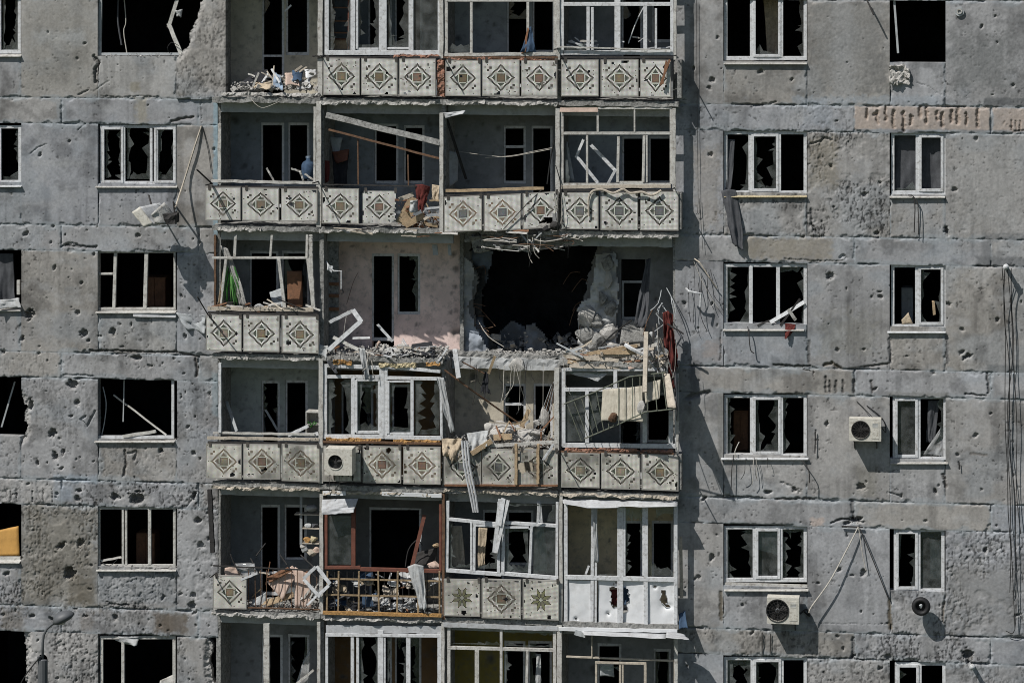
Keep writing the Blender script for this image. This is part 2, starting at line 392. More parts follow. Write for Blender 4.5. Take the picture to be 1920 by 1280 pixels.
def scatter(name, region, n, size, material, label, cat='rubble', seed=0, parent=None):
    """crumbs nobody could count: one object. region: (u0, u1, v0, v1, y0, y1); v grows towards the viewer's floor"""
    R = random.Random(seed); mb = MB(); u0, u1, v0, v1, y0, y1 = region
    for k in range(n):
        u = R.uniform(u0, u1); s = R.random(); y = y0+(y1-y0)*s; hgt = R.random()**2.2
        v = v1-(v1-v0)*hgt*(0.4+.6*vn(np.array([u/30.]), np.array([seed+.3]), seed)[0])
        c = P(u, v, y); r = size*R.uniform(.3, 1.2)*(1.6 if R.random() < .1 else 1)
        e = [Vector((R.gauss(0, 1), R.gauss(0, 1), R.gauss(0, .6))).normalized()*r*R.uniform(.5, 1.3) for _ in range(4)]
        if R.random() < .5:
            mb.add([c+e[0], c+e[1], c+e[2], c+e[3]], [(0, 1, 2), (0, 2, 3), (0, 3, 1), (1, 3, 2)])
        else:
            a = e[0]; b = e[1].cross(a).normalized()*r*R.uniform(.2, .8); d = a.cross(b).normalized()*r*.25
            mb.hexa([c-a-b-d, c+a-b-d, c+a+b-d, c-a+b-d, c-a-b+d, c+a-b+d, c+a+b+d, c-a+b+d])
    return mb.obj(name, material, parent, label, cat, None, 'stuff')

# ------------------------------------------------------------------ ground
GZ = -7.5
mb = MB(); mb.box(-400, 400, -400, 400, GZ-.3, GZ); mb.obj('ground', M['grass'], None, 'grassy ground far below the apartment block', 'ground', kind='structure')
mb = MB(); mb.box(-300, 300, -16, -7, GZ+.004, GZ+.02); mb.obj('road', M['asphalt'], None, 'asphalt road in front of the apartment block', 'road', kind='structure')

# ------------------------------------------------------------------ the building
def zw(k): return Z(-2.8+242.6*k)                      # head of the windows of storey k
HP = zw(0)-zw(1)                                        # storey height
WH, LB = 1.31, .565                                     # window height, lintel band
YS, YP, YG, YB = -.36, -.43, -.31, 1.0                  # slab edge, parapet face, glazing, back wall
BUILDING = empty('apartment_building', (X(845), 0, GZ), 'war-damaged grey concrete panel apartment block with tiled loggias and blown-out windows', 'building')

# big craters (u, v, r in photo pixels), each a real hollow
CR = [(130, 265, 4), (75, 290, 5), (145, 110, 3), (90, 60, 3), (48, 437, 7), (100, 425, 5), (95, 455, 4), (55, 590, 10), (42, 633, 7), (152, 530, 5), (145, 587, 5), (102, 502, 5), (155, 626, 9),
      (188, 630, 5), (210, 622, 8), (166, 638, 6), (258, 442, 5), (246, 607, 5), (228, 650, 5), (255, 670, 9), (135, 720, 10), (143, 755, 6), (133, 780, 5), (57, 762, 11), (98, 812, 10), (104, 855, 9), (118, 847, 7),
      (70, 866, 6), (115, 878, 5), (300, 845, 7), (347, 630, 6), (375, 635, 3), (340, 555, 5), (280, 686, 3), (362, 849, 6), (303, 848, 5), (52, 907, 5), (72, 663, 4), (5, 661, 5), (215, 930, 11), (258, 934, 14), (148, 920, 8), (145, 934, 6),
      (115, 1023, 11), (149, 1020, 10), (131, 1075, 14), (12, 1075, 7), (60, 1155, 6), (97, 1160, 6), (160, 1155, 5), (215, 1157, 7), (363, 1150, 6), (362, 932, 10), (372, 975, 9), (377, 1022, 7), (393, 1008, 7), (362, 1115, 6), (338, 1113, 4), (360, 1135, 8), (305, 1120, 6),
      (340, 745, 5), (366, 780, 4), (352, 800, 5), (375, 860, 4), (345, 700, 4), (1557, 518, 7), (1587, 540, 4), (1634, 557, 3), (1650, 547, 5), (1651, 556, 5), (1670, 535, 3), (1640, 215, 4), (1621, 364, 6), (1563, 388, 3), (1650, 343, 4), (1558, 312, 5), (1830, 260, 4), (1840, 50, 5), (1870, 80, 4), (1790, 355, 5),
      (1780, 570, 5), (1815, 668, 10), (1803, 661, 6), (1700, 668, 4), (1620, 655, 4), (1570, 655, 4), (1550, 795, 6), (1640, 730, 5), (1441, 922, 8), (1490, 918, 5), (1615, 913, 8), (1754, 921, 7), (1605, 975, 12), (1590, 980, 8), (1588, 1004, 5), (1335, 1044, 7), (1392, 1134, 5), (1575, 1067, 5), (1598, 1078, 5), (1619, 1074, 6), (1533, 1093, 4),
      (1410, 1187, 6), (1848, 1031, 7), (1615, 1146, 4), (1735, 976, 4), (1581, 1215, 4), (1570, 1192, 4), (1600, 1230, 7), (1665, 1232, 6), (1815, 1230, 11), (1910, 1152, 6), (1650, 1253, 5), (1303, 1085, 4), (1310, 1082, 4), (1335, 570, 5), (1283, 569, 5), (1505, 445, 5), (1645, 437, 6), (1776, 436, 10), (1420, 285, 3), (1300, 130, 5), (1345, 70, 4), (1333, 290, 5),
      (1830, 815, 5), (1858, 775, 4), (1795, 852, 4), (1750, 700, 4), (1760, 910, 4), (1690, 930, 4), (1395, 815, 4), (1320, 935, 7), (1870, 600, 5), (1900, 160, 4), (1440, 60, 3), (1335, 150, 6), (1330, 165, 4), (1425, 135, 6), (1485, 150, 4)]
# cracks and gouges: polyline in pixels, width m, depth m, stain colour
CK = [([(55, 290), (70, 277), (86, 271)], .02, .03, None), ([(180, 168), (197, 156), (205, 152)], .018, .025, None), ([(145, 245), (160, 232)], .02, .03, None), ([(147, 178), (165, 170)], .03, .04, None),
      ([(188, 180), (230, 183), (262, 180), (300, 182)], .02, .03, None), ([(320, 228), (345, 222), (362, 220)], .05, .05, (.12, .11, .1)), ([(123, 460), (150, 462), (180, 463)], .05, .05, (.1, .1, .1)), ([(115, 463), (130, 455), (145, 458)], .04, .05, None),
      ([(168, 658), (215, 657), (262, 660), (330, 660), (372, 668)], .045, .05, (.1, .09, .08)), ([(118, 703), (150, 702), (175, 705)], .03, .04, None), ([(365, 672), (370, 690), (368, 705)], .05, .05, (.1, .09, .08)),
      ([(375, 178), (378, 210), (377, 232)], .014, .03, None), ([(170, 702), (165, 690)], .012, .02, None), ([(234, 845), (236, 870), (232, 890)], .05, .05, (.13, .12, .11)), ([(240, 850), (256, 846), (252, 860)], .06, .05, None),
      ([(180, 155), (178, 130), (185, 120), (176, 105)], .06, .07, (.07, .07, .07)), ([(372, 905), (366, 930), (355, 942), (350, 950)], .025, .03, None), ([(372, 905), (373, 948)], .02, .03, None), ([(200, 1128), (212, 1133), (240, 1134)], .03, .05, (.08, .08, .08)),
      ([(160, 780), (150, 787), (163, 800), (178, 770)], .04, .05, None), ([(1660, 1170), (1530, 1168), (1440, 1166)], .012, .015, None),
      ([(1545, 685), (1560, 680), (1568, 686), (1575, 690)], .06, .05, (.12, .1, .07)), ([(1450, 684), (1500, 687), (1520, 686)], .045, .04, (.09, .09, .08)), ([(1620, 688), (1650, 684), (1665, 682)], .04, .04, (.12, .11, .1)), ([(1505, 693), (1525, 696), (1526, 712)], .02, .03, (.1, .09, .08)),
      ([(1345, 928), (1390, 931), (1430, 932)], .025, .03, (.07, .07, .07)), ([(1455, 935), (1500, 934), (1525, 936)], .05, .03, (.14, .13, .12)), ([(1558, 980), (1580, 972), (1620, 978)], .035, .05, (.07, .07, .07)), ([(1597, 938), (1598, 958), (1601, 972)], .07, .03, (.13, .13, .13)),
      ([(1599, 1195), (1600, 1215), (1598, 1230)], .06, .03, (.12, .12, .12)), ([(1570, 1235), (1595, 1233), (1620, 1238)], .03, .04, (.1, .1, .1)), ([(1665, 922), (1680, 926), (1690, 932)], .03, .05, None), ([(1768, 890), (1774, 912)], .07, .04, (.11, .1, .09)),
      ([(1520, 270), (1540, 265), (1545, 258), (1560, 263)], .04, .05, None), ([(1470, 485), (1500, 487), (1545, 490), (1580, 488)], .02, .03, (.12, .12, .11)), ([(1575, 483), (1580, 478), (1585, 484)], .05, .05, None), ([(1523, 420), (1526, 430), (1530, 436)], .04, .05, (.1, .1, .1)), ([(1850, 700), (1853, 720), (1854, 735)], .05, .04, (.1, .1, .1)),
      ([(1810, 738), (1840, 741), (1850, 741)], .03, .04, (.08, .08, .08)), ([(1465, 905), (1478, 909), (1490, 917), (1500, 922)], .05, .03, None), ([(1351, 1110), (1352, 1160)], .07, .02, (.10, .085, .06)), ([(1667, 1125), (1669, 1178)], .07, .02, (.11, .09, .06)), ([(1770, 1130), (1768, 1165)], .05, .03, (.13, .11, .09)),
      ([(1517, 640), (1516, 680)], .06, .02, (.11, .11, .11)), ([(1352, 620), (1350, 675)], .03, .02, (.09, .09, .09)), ([(1776, 630), (1777, 680)], .05, .02, (.13, .13, .13)), ([(1667, 635), (1669, 680)], .05, .02, (.12, .12, .12)), ([(1720, 155), (1745, 165), (1770, 182)], .012, .02, None), ([(1895, 238), (1900, 247), (1920, 245)], .04, .03, (.08, .06, .05)),
      ([(1520, 392), (1524, 425)], .03, .03, (.12, .12, .12)), ([(1410, 200), (1430, 196)], .05, .04, None), ([(1445, 194), (1455, 191)], .04, .04, None), ([(1798, 865), (1799, 880)], .03, .03, (.08, .08, .08)), ([(1530, 805), (1528, 850)], .02, .03, (.1, .1, .1)), ([(1820, 850), (1850, 853)], .05, .01, (.16, .15, .14)), ([(1290, 745), (1330, 735)], .1, .05, (.14, .14, .14))]
for u in (1625, 1645, 1661, 1676, 1694, 1708, 1725, 1737, 1757, 1767, 1784, 1796, 1812, 1833):      # corroded reinforcement showing through one beam
    a = 200+rng.uniform(0, 18); b = a+rng.uniform(14, 36); w = rng.uniform(-1.2, 1.2)
    CK.append(([(u, a), (u+w, (a+b)/2), (u-w*.4, b)], rng.uniform(.05, .085), .05, (.05, .038, .03)))
for u in (1548, 1556, 1568, 1580, 1601, 1633): CK.append(([(u, 712+rng.uniform(-6, 4)), (u+rng.uniform(-3, 3), 735)], .05, .03, (.09, .085, .08)))
for u in (1896, 1905, 1912): CK.append(([(u, 226), (u+1, 244)], .03, .03, (.07, .05, .04)))
for u in (30, 60, 80, 98): CK.append(([(u, 918+rng.uniform(-4, 6)), (u+1, 941)], .025, .03, (.1, .1, .1)))
# stains and repair patches with a shape of their own: u0 u1 v0 v1 colour strength softness
PT = [(1602, 1856, 200, 243, (.42, .345, .29), .75, 3), (1862, 1960, 203, 245, (.42, .35, .30), .75, 3), (1845, 1960, 184, 199, (.12, .125, .13), .9, 3), (1843, 1960, 437, 452, (.15, .155, .16), .75, 5), (1843, 1859, 440, 498, (.15, .155, .16), .75, 5), (1830, 1960, 482, 500, (.14, .145, .15), .8, 6), (1850, 1960, 684, 697, (.15, .16, .165), .75, 4),
      (1292, 1312, 672, 742, (.13, .13, .135), .8, 9), (1517, 1570, 258, 350, (.24, .215, .17), .6, 15), (1395, 1560, 447, 485, (.27, .24, .19), .7, 10), (45, 178, 955, 1130, (.17, .155, .125), .5, 34), (130, 178, 1080, 1130, (.11, .095, .07), .6, 10), (0, 45, 1140, 1180, (.12, .1, .075), .6, 14), (290, 350, 1150, 1185, (.11, .085, .06), .75, 8), (150, 175, 1150, 1180, (.13, .11, .09), .5, 8),
      (40, 180, 0, 175, (.235, .23, .21), .5, 20), (1520, 1660, 0, 175, (.205, .205, .20), .75, 34), (1790, 1890, 70, 165, (.17, .175, .175), .75, 40), (1560, 1600, 0, 190, (.33, .335, .34), .4, 12), (1630, 1668, 100, 165, (.15, .15, .145), .6, 22), (1395, 1480, 130, 165, (.2, .2, .195), .5, 22), (1800, 1920, 260, 430, (.34, .34, .335), .45, 40), (1300, 1350, 280, 430, (.29, .26, .225), .5, 18), (1540, 1640, 590, 660, (.23, .22, .18), .35, 30), (1690, 1760, 800, 900, (.33, .33, .325), .4, 30), (1605, 1645, 870, 930, (.22, .21, .18), .5, 14), (60, 160, 60, 80, (.36, .37, .37), .5, 12), (60, 160, 300, 312, (.35, .355, .355), .4, 10), (45, 175, 600, 640, (.22, .225, .23), .4, 20), (180, 332, 1070, 1130, (.23, .25, .27), .5, 12), (335, 400, 1010, 1130, (.36, .37, .38), .4, 12), (1510, 1560, 195, 235, (.30, .325, .36), .6, 20), (1600, 1760, 180, 196, (.30, .34, .38), .5, 6), (1485, 1600, 182, 196, (.30, .34, .38), .5, 6),
      (255, 275, 185, 232, (.27, .24, .17), .5, 8), (245, 262, 155, 172, (.2, .18, .13), .6, 5), (100, 180, 890, 905, (.27, .32, .37), .55, 5), (100, 135, 905, 938, (.28, .32, .37), .5, 6), (1775, 1920, 1060, 1190, (.235, .23, .22), .5, 25), (1565, 1640, 985, 1050, (.34, .345, .355), .5, 25), (1560, 1620, 1050, 1170, (.33, .335, .345), .4, 20), (1519, 1545, 970, 985, (.43, .36, .32), .8, 4),
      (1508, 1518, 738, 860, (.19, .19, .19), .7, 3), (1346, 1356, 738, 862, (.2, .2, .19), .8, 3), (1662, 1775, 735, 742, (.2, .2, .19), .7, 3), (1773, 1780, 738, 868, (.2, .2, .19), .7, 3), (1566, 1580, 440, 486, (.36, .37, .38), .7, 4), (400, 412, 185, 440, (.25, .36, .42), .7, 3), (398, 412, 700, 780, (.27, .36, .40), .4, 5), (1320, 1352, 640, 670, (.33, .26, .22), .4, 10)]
HOLES = {}
def seg_d(x, z, pts):
    d = np.full(x.shape, 9.0)
    for (a, b) in zip(pts[:-1], pts[1:]):
        ax, az, bx, bz = a[0], a[1], b[0], b[1]; l = (bx-ax)**2+(bz-az)**2+1e-9
        t = np.clip(((x-ax)*(bx-ax)+(z-az)*(bz-az))/l, 0, 1)
        d = np.minimum(d, np.hypot(x-(ax+t*(bx-ax)), z-(az+t*(bz-az))))
    return d
def inpoly(x, z, poly):
    r = np.zeros(x.shape, bool); n = len(poly)
    for i in range(n):
        x0, z0 = poly[i]; x1, z1 = poly[(i+1) % n]
        c = ((z0 > z) != (z1 > z)) & (x < (x1-x0)*(z-z0)/(z1-z0+1e-12)+x0); r ^= c
    return r
def xz(u, v, y=0): p = P(u, v, y); return (p.x, p.z)
CRW = [(*xz(u, v), r*PX) for u, v, r in CR]
CKW = [([xz(*p) for p in pts], w, d, c) for pts, w, d, c in CK]
PTW = [(X(a), X(b), P((a+b)/2, d, 0).z, P((a+b)/2, c, 0).z, col, s, f*PX) for a, b, c, d, col, s, f in PT]

def grid_solid(name, xs, zs, y, keep, thick, col, material, parent, label=None):
    nx, nz = len(xs), len(zs); gx, gz = np.meshgrid(xs, zs)
    V = np.stack([gx, y, gz], -1).reshape(-1, 3); idx = np.arange(nx*nz).reshape(nz, nx)
    q = np.stack([idx[:-1, :-1], idx[:-1, 1:], idx[1:, 1:], idx[1:, :-1]], -1)[keep]
    pad = np.zeros((nz+1, nx+1), bool); pad[1:-1, 1:-1] = keep; ed = []
    b = keep & ~pad[:-2, 1:-1]; ed.append(np.stack([idx[:-1, 1:][b], idx[:-1, :-1][b]], -1))
    t = keep & ~pad[2:, 1:-1]; ed.append(np.stack([idx[1:, :-1][t], idx[1:, 1:][t]], -1))
    l = keep & ~pad[1:-1, :-2]; ed.append(np.stack([idx[:-1, :-1][l], idx[1:, :-1][l]], -1))
    r = keep & ~pad[1:-1, 2:]; ed.append(np.stack([idx[1:, 1:][r], idx[:-1, 1:][r]], -1))
    E = np.concatenate(ed); n0 = len(V); A = V[E[:, 0]]; B = V[E[:, 1]]; yb = np.nanmin(y)+thick
    A2 = A.copy(); B2 = B.copy(); A2[:, 1] = yb; B2[:, 1] = yb; m = len(E)
    SV = np.concatenate([A, B, B2, A2]); k = np.arange(m); SQ = np.stack([n0+k, n0+m+k, n0+2*m+k, n0+3*m+k], -1)
    cflat = col.reshape(-1, 3); CC = np.concatenate([cflat, cflat[E[:, 0]], cflat[E[:, 1]], cflat[E[:, 1]]*.95, cflat[E[:, 0]]*.95])
    Q = np.concatenate([q, SQ]); me = npmesh(name, np.concatenate([V, SV]), Q, material, CC)
    sm = np.zeros(len(Q), bool); sm[:len(q)] = True; me.polygons.foreach_set('use_smooth', sm)
    o = bpy.data.objects.new(name, me); return link(o, parent, label)
NPAN = [0]
def panel(x0, x1, z0, z1, edges='lrbt', tint=None, pits=4, rough=0.0, holes=(), y0=0.0, thick=.27, res=.0185, name='wall_panel', joint=.022, label=None, bulge=None):
    NPAN[0] += 1; sd_ = NPAN[0]*17+5; R = random.Random(sd_); pits = pits*1.15
    nx = max(3, int((x1-x0)/res)); nz = max(3, int((z1-z0)/res))
    xs = np.linspace(x0, x1, nx+1); zs = np.linspace(z0, z1, nz+1); x, z = np.meshgrid(xs, zs)
    if tint is None:
        g = R.uniform(.285, .335); w = R.choice([-.012, -.006, 0, .012, .022]); tint = (g+w*.6, g, g-w+.004)
    lo = fbm(x*.9+7, z*.9, 3, 4); md = fbm(x*5, z*5, 11, 4); fi = fbm(x*24, z*24, 23, 3)
    col = np.ones(x.shape+(3,))*np.array(tint)
    f = np.clip((lo-.5)*3.2, -1, 1)[..., None]
    col = np.where(f > 0, col*(1-.32*f)+np.array((.235, .222, .2))*.32*f, col*(1+.18*-f))
    st = fbm(x*3, z*.5, 41, 4); s2 = np.clip((st-.55)*5, 0, 1)[..., None]; col = col*(1-.30*s2)
    bl = np.clip((fbm(x*1.1+50, z*1.6, 77, 4)-.54)*6, 0, 1)[..., None]*.3; col = col*(1-bl)+np.array((.28, .32, .36))*bl
    sp_ = fbm(x*17+3, z*17, 71, 2); col = col*(.84+.32*md[..., None])*(.88+.24*fi[..., None])
    blotch = np.clip((fbm(x*2.3+11, z*2.3, 47, 5, .62)-.53)*6, 0, 1)[..., None]; col = col*(1-.33*blotch)
    pale = np.clip((fbm(x*2.1+81, z*2.6, 57, 5, .62)-.55)*6, 0, 1)[..., None]; col = col*(1-.35*pale)+np.array((.40, .405, .41))*.35*pale
    speck = np.clip((sp_-.73)*9, 0, 1)*np.clip((fbm(x*1.4+21, z*1.4, 79, 3)-.45)*6, 0, 1); sf = np.clip((fbm(x*13, z*.9, 87, 3)-.52)*5, 0, 1)*np.clip((fbm(x*.8+5, z*1.1, 89, 3)-.42)*4, 0, 1); col = col*(1-.20*sf[..., None]); col = col*(1-.65*speck[..., None])
    y = (lo-.5)*.022+(md-.5)*(.0015+.004*rough)+(fi-.5)*(.0012+.003*rough)+speck*.010
    # sealed joints along the edges, partly fallen out
    d = np.full(x.shape, 9.0)
    if 'l' in edges: d = np.minimum(d, x-x0)
    if 'r' in edges: d = np.minimum(d, x1-x)
    if 'b' in edges: d = np.minimum(d, z-z0)
    if 't' in edges: d = np.minimum(d, z1-z)
    jn = fbm(x*2.2+9, z*2.2, 61, 3); dj = d+(fbm(x*9, z*9, 5, 3)-.5)*.03
    on = np.clip((joint-dj)/.012, 0, 1); deep = np.clip((jn-.57)*7, 0, 1)
    y += on*(.003+.06*deep)
    mo = (on*(.6*(1-deep*.6))*np.clip(.4+2*(fbm(x*1.3, z*1.3, 63, 3)-.3), 0, 1))[..., None]; col = col*(1-mo)+np.array((.285, .315, .335))*mo
    wide = np.clip((joint*2.9-d+(fbm(x*3.1, z*3.1, 67, 4)-.5)*.30)/.05, 0, 1)[..., None]*.5; col = col*(1-wide)+np.array((.29, .32, .34))*wide
    ch = np.clip((.05-d+(fbm(x*6, z*6, 91, 4)-.66)*.26)/.03, 0, 1); y += ch*.025                # chipped arrises
    # pocked surface
    if rough:
        big = np.clip((fbm(x*1.7+3, z*1.7, 13, 4)-.33)*4, 0, 1); pn = fbm(x*21, z*13, 33, 3); pp = np.clip((pn-.52)*6, 0, 1)*big
        y += pp*.009*rough; col = col*(1-.30*rough*pp[..., None]); fk = np.clip((fbm(x*30, z*13, 83, 3)-.57)*9, 0, 1)*np.clip(big*1.3, 0, 1); col = col*(1-.75*min(1, rough*1.6)*fk[..., None]); y += fk*.012*min(1, rough*1.5)
        sl = fbm((x+z*.6)*7, (z-x*.6)*20, 39, 3); y += np.clip((sl-.58)*6, 0, 1)*.015*rough*big
        ex = np.clip((fbm(x*4+31, z*4, 17, 4)-.56)*8, 0, 1)*rough; y += ex*.018; col = col*(1-.3*ex[..., None])+np.array((.37, .365, .355))*.3*ex[..., None]
    area = (x1-x0)*(z1-z0)
    cr = [c for c in CRW if x0-.2 < c[0] < x1+.2 and z0-.2 < c[1] < z1+.2]
    for _ in range(int(area*pits*2.2+R.random())):
        cr.append((R.uniform(x0, x1), R.uniform(z0, z1), min(.05, .0095*math.exp(R.gauss(.2, .55)))))
    wob = (fbm(x*13, z*13, 55, 4, .7)-.5)
    for cx, cz, r in cr:
        r = r*.92; sq = 1.5+.6*math.sin(cx*91+cz*37); ang = -.7+.9*math.sin(cx*77)
        dx = (x-cx)*math.cos(ang)+(z-cz)*math.sin(ang); dz = (z-cz)*math.cos(ang)-(x-cx)*math.sin(ang)
        dd = np.hypot(dx*sq, dz)/r+wob*1.9
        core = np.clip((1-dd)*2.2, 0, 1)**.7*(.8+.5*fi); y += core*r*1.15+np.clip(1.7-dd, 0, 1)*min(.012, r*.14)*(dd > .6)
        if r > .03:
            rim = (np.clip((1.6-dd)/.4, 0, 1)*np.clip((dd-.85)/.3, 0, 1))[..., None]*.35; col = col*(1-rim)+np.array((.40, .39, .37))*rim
        cc = (np.clip(core*1.5, 0, 1)*(.55 if r > .03 else .8))[..., None]; col = col*(1-cc)+np.array((.13, .125, .115))*cc  # dark core colour stands in for shade down in the pits
    for pts, w, dp, c in CKW:
        px = [p[0] for p in pts]; pz = [p[1] for p in pts]
        if max(px) < x0-.2 or min(px) > x1+.2 or max(pz) < z0-.2 or min(pz) > z1+.2: continue
        dd = seg_d(x+wob*.06, z+wob*.06, pts)/(w*.5)+(fi-.5)*1.2
        k = np.clip(1.35-dd, 0, 1); y += k*dp
        if c is not None: kk = (np.clip(1.6-dd, 0, 1)*.85)[..., None]; col = col*(1-kk)+np.array(c)*kk
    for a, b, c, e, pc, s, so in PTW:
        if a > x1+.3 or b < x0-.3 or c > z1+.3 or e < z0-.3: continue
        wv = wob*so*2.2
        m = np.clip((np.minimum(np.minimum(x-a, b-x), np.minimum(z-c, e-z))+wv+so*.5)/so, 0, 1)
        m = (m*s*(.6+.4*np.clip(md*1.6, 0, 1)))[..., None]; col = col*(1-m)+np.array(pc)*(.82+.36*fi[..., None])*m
    if bulge is not None: y += bulge(x, z, wob)
    keep = np.ones((nz, nx), bool); xc = (x[:-1, :-1]+x[1:, 1:])/2; zc = (z[:-1, :-1]+z[1:, 1:])/2
    for poly in holes:
        wb = (fbm(xc*7, zc*7, 19, 3)-.5)*.16; wb2 = (fbm(xc*7+40, zc*7, 29, 3)-.5)*.16
        keep &= ~inpoly(xc+wb, zc+wb2, poly)
        dist = seg_d(x+wob*.1, z+wob*.1, list(poly)+[poly[0]])
        sp = np.clip((.13-dist)/.10, 0, 1); y += sp*.07*(.4+1.2*fi); sk_ = (sp*.75)[..., None]; col = col*(1-sk_)+np.array((.36, .35, .335))*(.8+.4*fi[..., None])*sk_
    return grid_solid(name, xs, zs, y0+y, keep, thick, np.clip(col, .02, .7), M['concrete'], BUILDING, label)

KS = range(-1, 7)
L = dict(far=X(-330), w1a=X(-90), w1b=X(40), w2a=X(183), w2b=X(332), end=X(408))
Rr = dict(a=X(1266), w1a=X(1356), w1b=X(1514), w2a=X(1668), w2b=X(1773), end=X(2260))
J1, J2 = X(115), X(372); K1, K2 = X(1602), X(1858)
G = (.30, .30, .30)
for k in KS:
    zt = zw(k); zl = zt+LB; zb = zt-WH; zs_ = zt-HP+LB
    dmg = max(0, min(1, (k-2)/2)); pl_ = 1.5+5*dmg+(7 if k >= 2 else 0)
    rgl = [0, .05, .05, .12, .25, .9, .55, .3][k+1]
    panel(L['far'], J1, zt, zl, 'rbt', pits=pl_, rough=rgl); panel(J1, J2, zt, zl, 'lrbt', pits=pl_, rough=rgl*.8); panel(J2, L['end'], zt, zl, 'lbt', pits=pl_, rough=rgl)
    panel(L['far'], L['w1a'], zs_, zt, 'b', pits=pl_, rough=rgl)
    h = []
    if k == 3: h = [[xz(u, v) for u, v in ((36, 740), (44, 748), (49, 765), (47, 790), (50, 808), (44, 822), (36, 826))]]
    if k == 5: h = [[xz(u, v) for u, v in ((36, 1182), (48, 1184), (50, 1215), (46, 1240), (49, 1268), (46, 1310), (36, 1320))]]
    panel(L['w1b'], L['w2a'], zs_, zt, 'bt' if k != 5 else 'b', pits=pl_, rough=rgl if k != 5 else .9, holes=h, tint=(.27, .262, .245) if k == 4 else None)
    h = []; x1 = L['end']
    if k == 0: h = [[xz(u, v) for u, v in ((325, -80), (392, -80), (382, -20), (373, 15), (366, 40), (356, 70), (347, 92), (338, 104), (325, 106))]]; x1 = X(424)
    if k == 5: h = [[xz(u, v) for u, v in ((392, 1180), (412, 1176), (412, 1330), (398, 1330), (405, 1300), (396, 1270), (390, 1240), (396, 1205))]]
    panel(L['w2b'], x1, zs_, zt, 'bt', pits=pl_, rough=rgl if k != 0 else .4, holes=h, y0=-.06 if k == 0 else 0)
    panel(L['w1a'], L['w1b'], zs_, zb, 'lrb', pits=pl_, rough=rgl)
    panel(L['w2a'], L['w2b'], zs_, zb, 'lrb', pits=pl_, rough=rgl, tint=(.345, .34, .33) if k in (0, 2) else None)
    # right-hand wall
    pr = 1.1; rr = [.1, .12, .3, .06, .05, .08, .25, .3][k+1]
    panel(Rr['a'], K1, zt, zl, 'rbt', pits=pr, rough=rr if k != 5 else .4); panel(K1, K2, zt, zl, 'lrbt', pits=pr, rough=.8 if k == 5 else .08); panel(K2, Rr['end'], zt, zl, 'lbt', pits=pr, rough=.1)
    panel(Rr['a'], Rr['w1a'], zs_, zt, 'b', pits=pr+1, rough=rr*.5)
    panel(Rr['w1b'], Rr['w2a'], zs_, zt, 'bt', pits=pr, rough=[.1, .15, .75, .1, .08, .08, .5, .4][k+1])
    panel(Rr['w2b'], Rr['end'], zs_, zt, 'bt', pits=pr, rough=[.1, .15, .15, .12, .1, .85, .4, .4][k+1])
    panel(Rr['w1a'], Rr['w1b'], zs_, zb, 'lrb', pits=pr, rough=.5 if k == 1 else .08)
    hh = []
    if k == 0: hh = []
    panel(Rr['w2a'], Rr['w2b'], zs_, zb, 'lrb', pits=pr, rough=.15 if k != 4 else .5)

# plain wall down to the ground and one band above, core behind the panels
zlow = zw(7)+LB; ztop = zw(-1)+LB
mb = MB(); mb.box(L['far'], Rr['end'], -.01, .25, GZ, zlow-.02); mb.obj('base_wall', M['slab'], BUILDING)
mb = MB(); mb.box(L['far']-.2, Rr['end']+.2, -.5, 6, ztop+.01, ztop+.5); mb.obj('light_stop_slab', M['slab'], BUILDING)  # unseen slab added on top to stop light leaking in

# interiors: floors, cross walls and back walls of the unlit rooms
xd = [X(409), X(602, YG), X(831, YG), X(1048, YG), X(1266)]
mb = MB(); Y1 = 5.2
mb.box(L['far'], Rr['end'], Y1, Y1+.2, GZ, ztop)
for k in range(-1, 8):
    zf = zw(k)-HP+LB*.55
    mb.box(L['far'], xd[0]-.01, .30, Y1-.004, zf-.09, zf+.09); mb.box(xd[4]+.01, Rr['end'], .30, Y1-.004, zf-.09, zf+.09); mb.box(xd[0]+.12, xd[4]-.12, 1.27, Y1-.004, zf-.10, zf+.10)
mb.obj('interior_room', M['unlit_room'], BUILDING)
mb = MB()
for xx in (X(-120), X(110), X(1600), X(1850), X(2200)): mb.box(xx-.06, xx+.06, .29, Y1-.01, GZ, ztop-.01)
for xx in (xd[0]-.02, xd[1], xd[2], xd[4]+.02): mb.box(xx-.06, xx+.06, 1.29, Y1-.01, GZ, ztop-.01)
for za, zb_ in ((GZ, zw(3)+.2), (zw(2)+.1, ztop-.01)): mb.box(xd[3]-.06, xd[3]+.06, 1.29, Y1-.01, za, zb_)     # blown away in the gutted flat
mb.obj('cross_wall', M['unlit_room'], BUILDING)

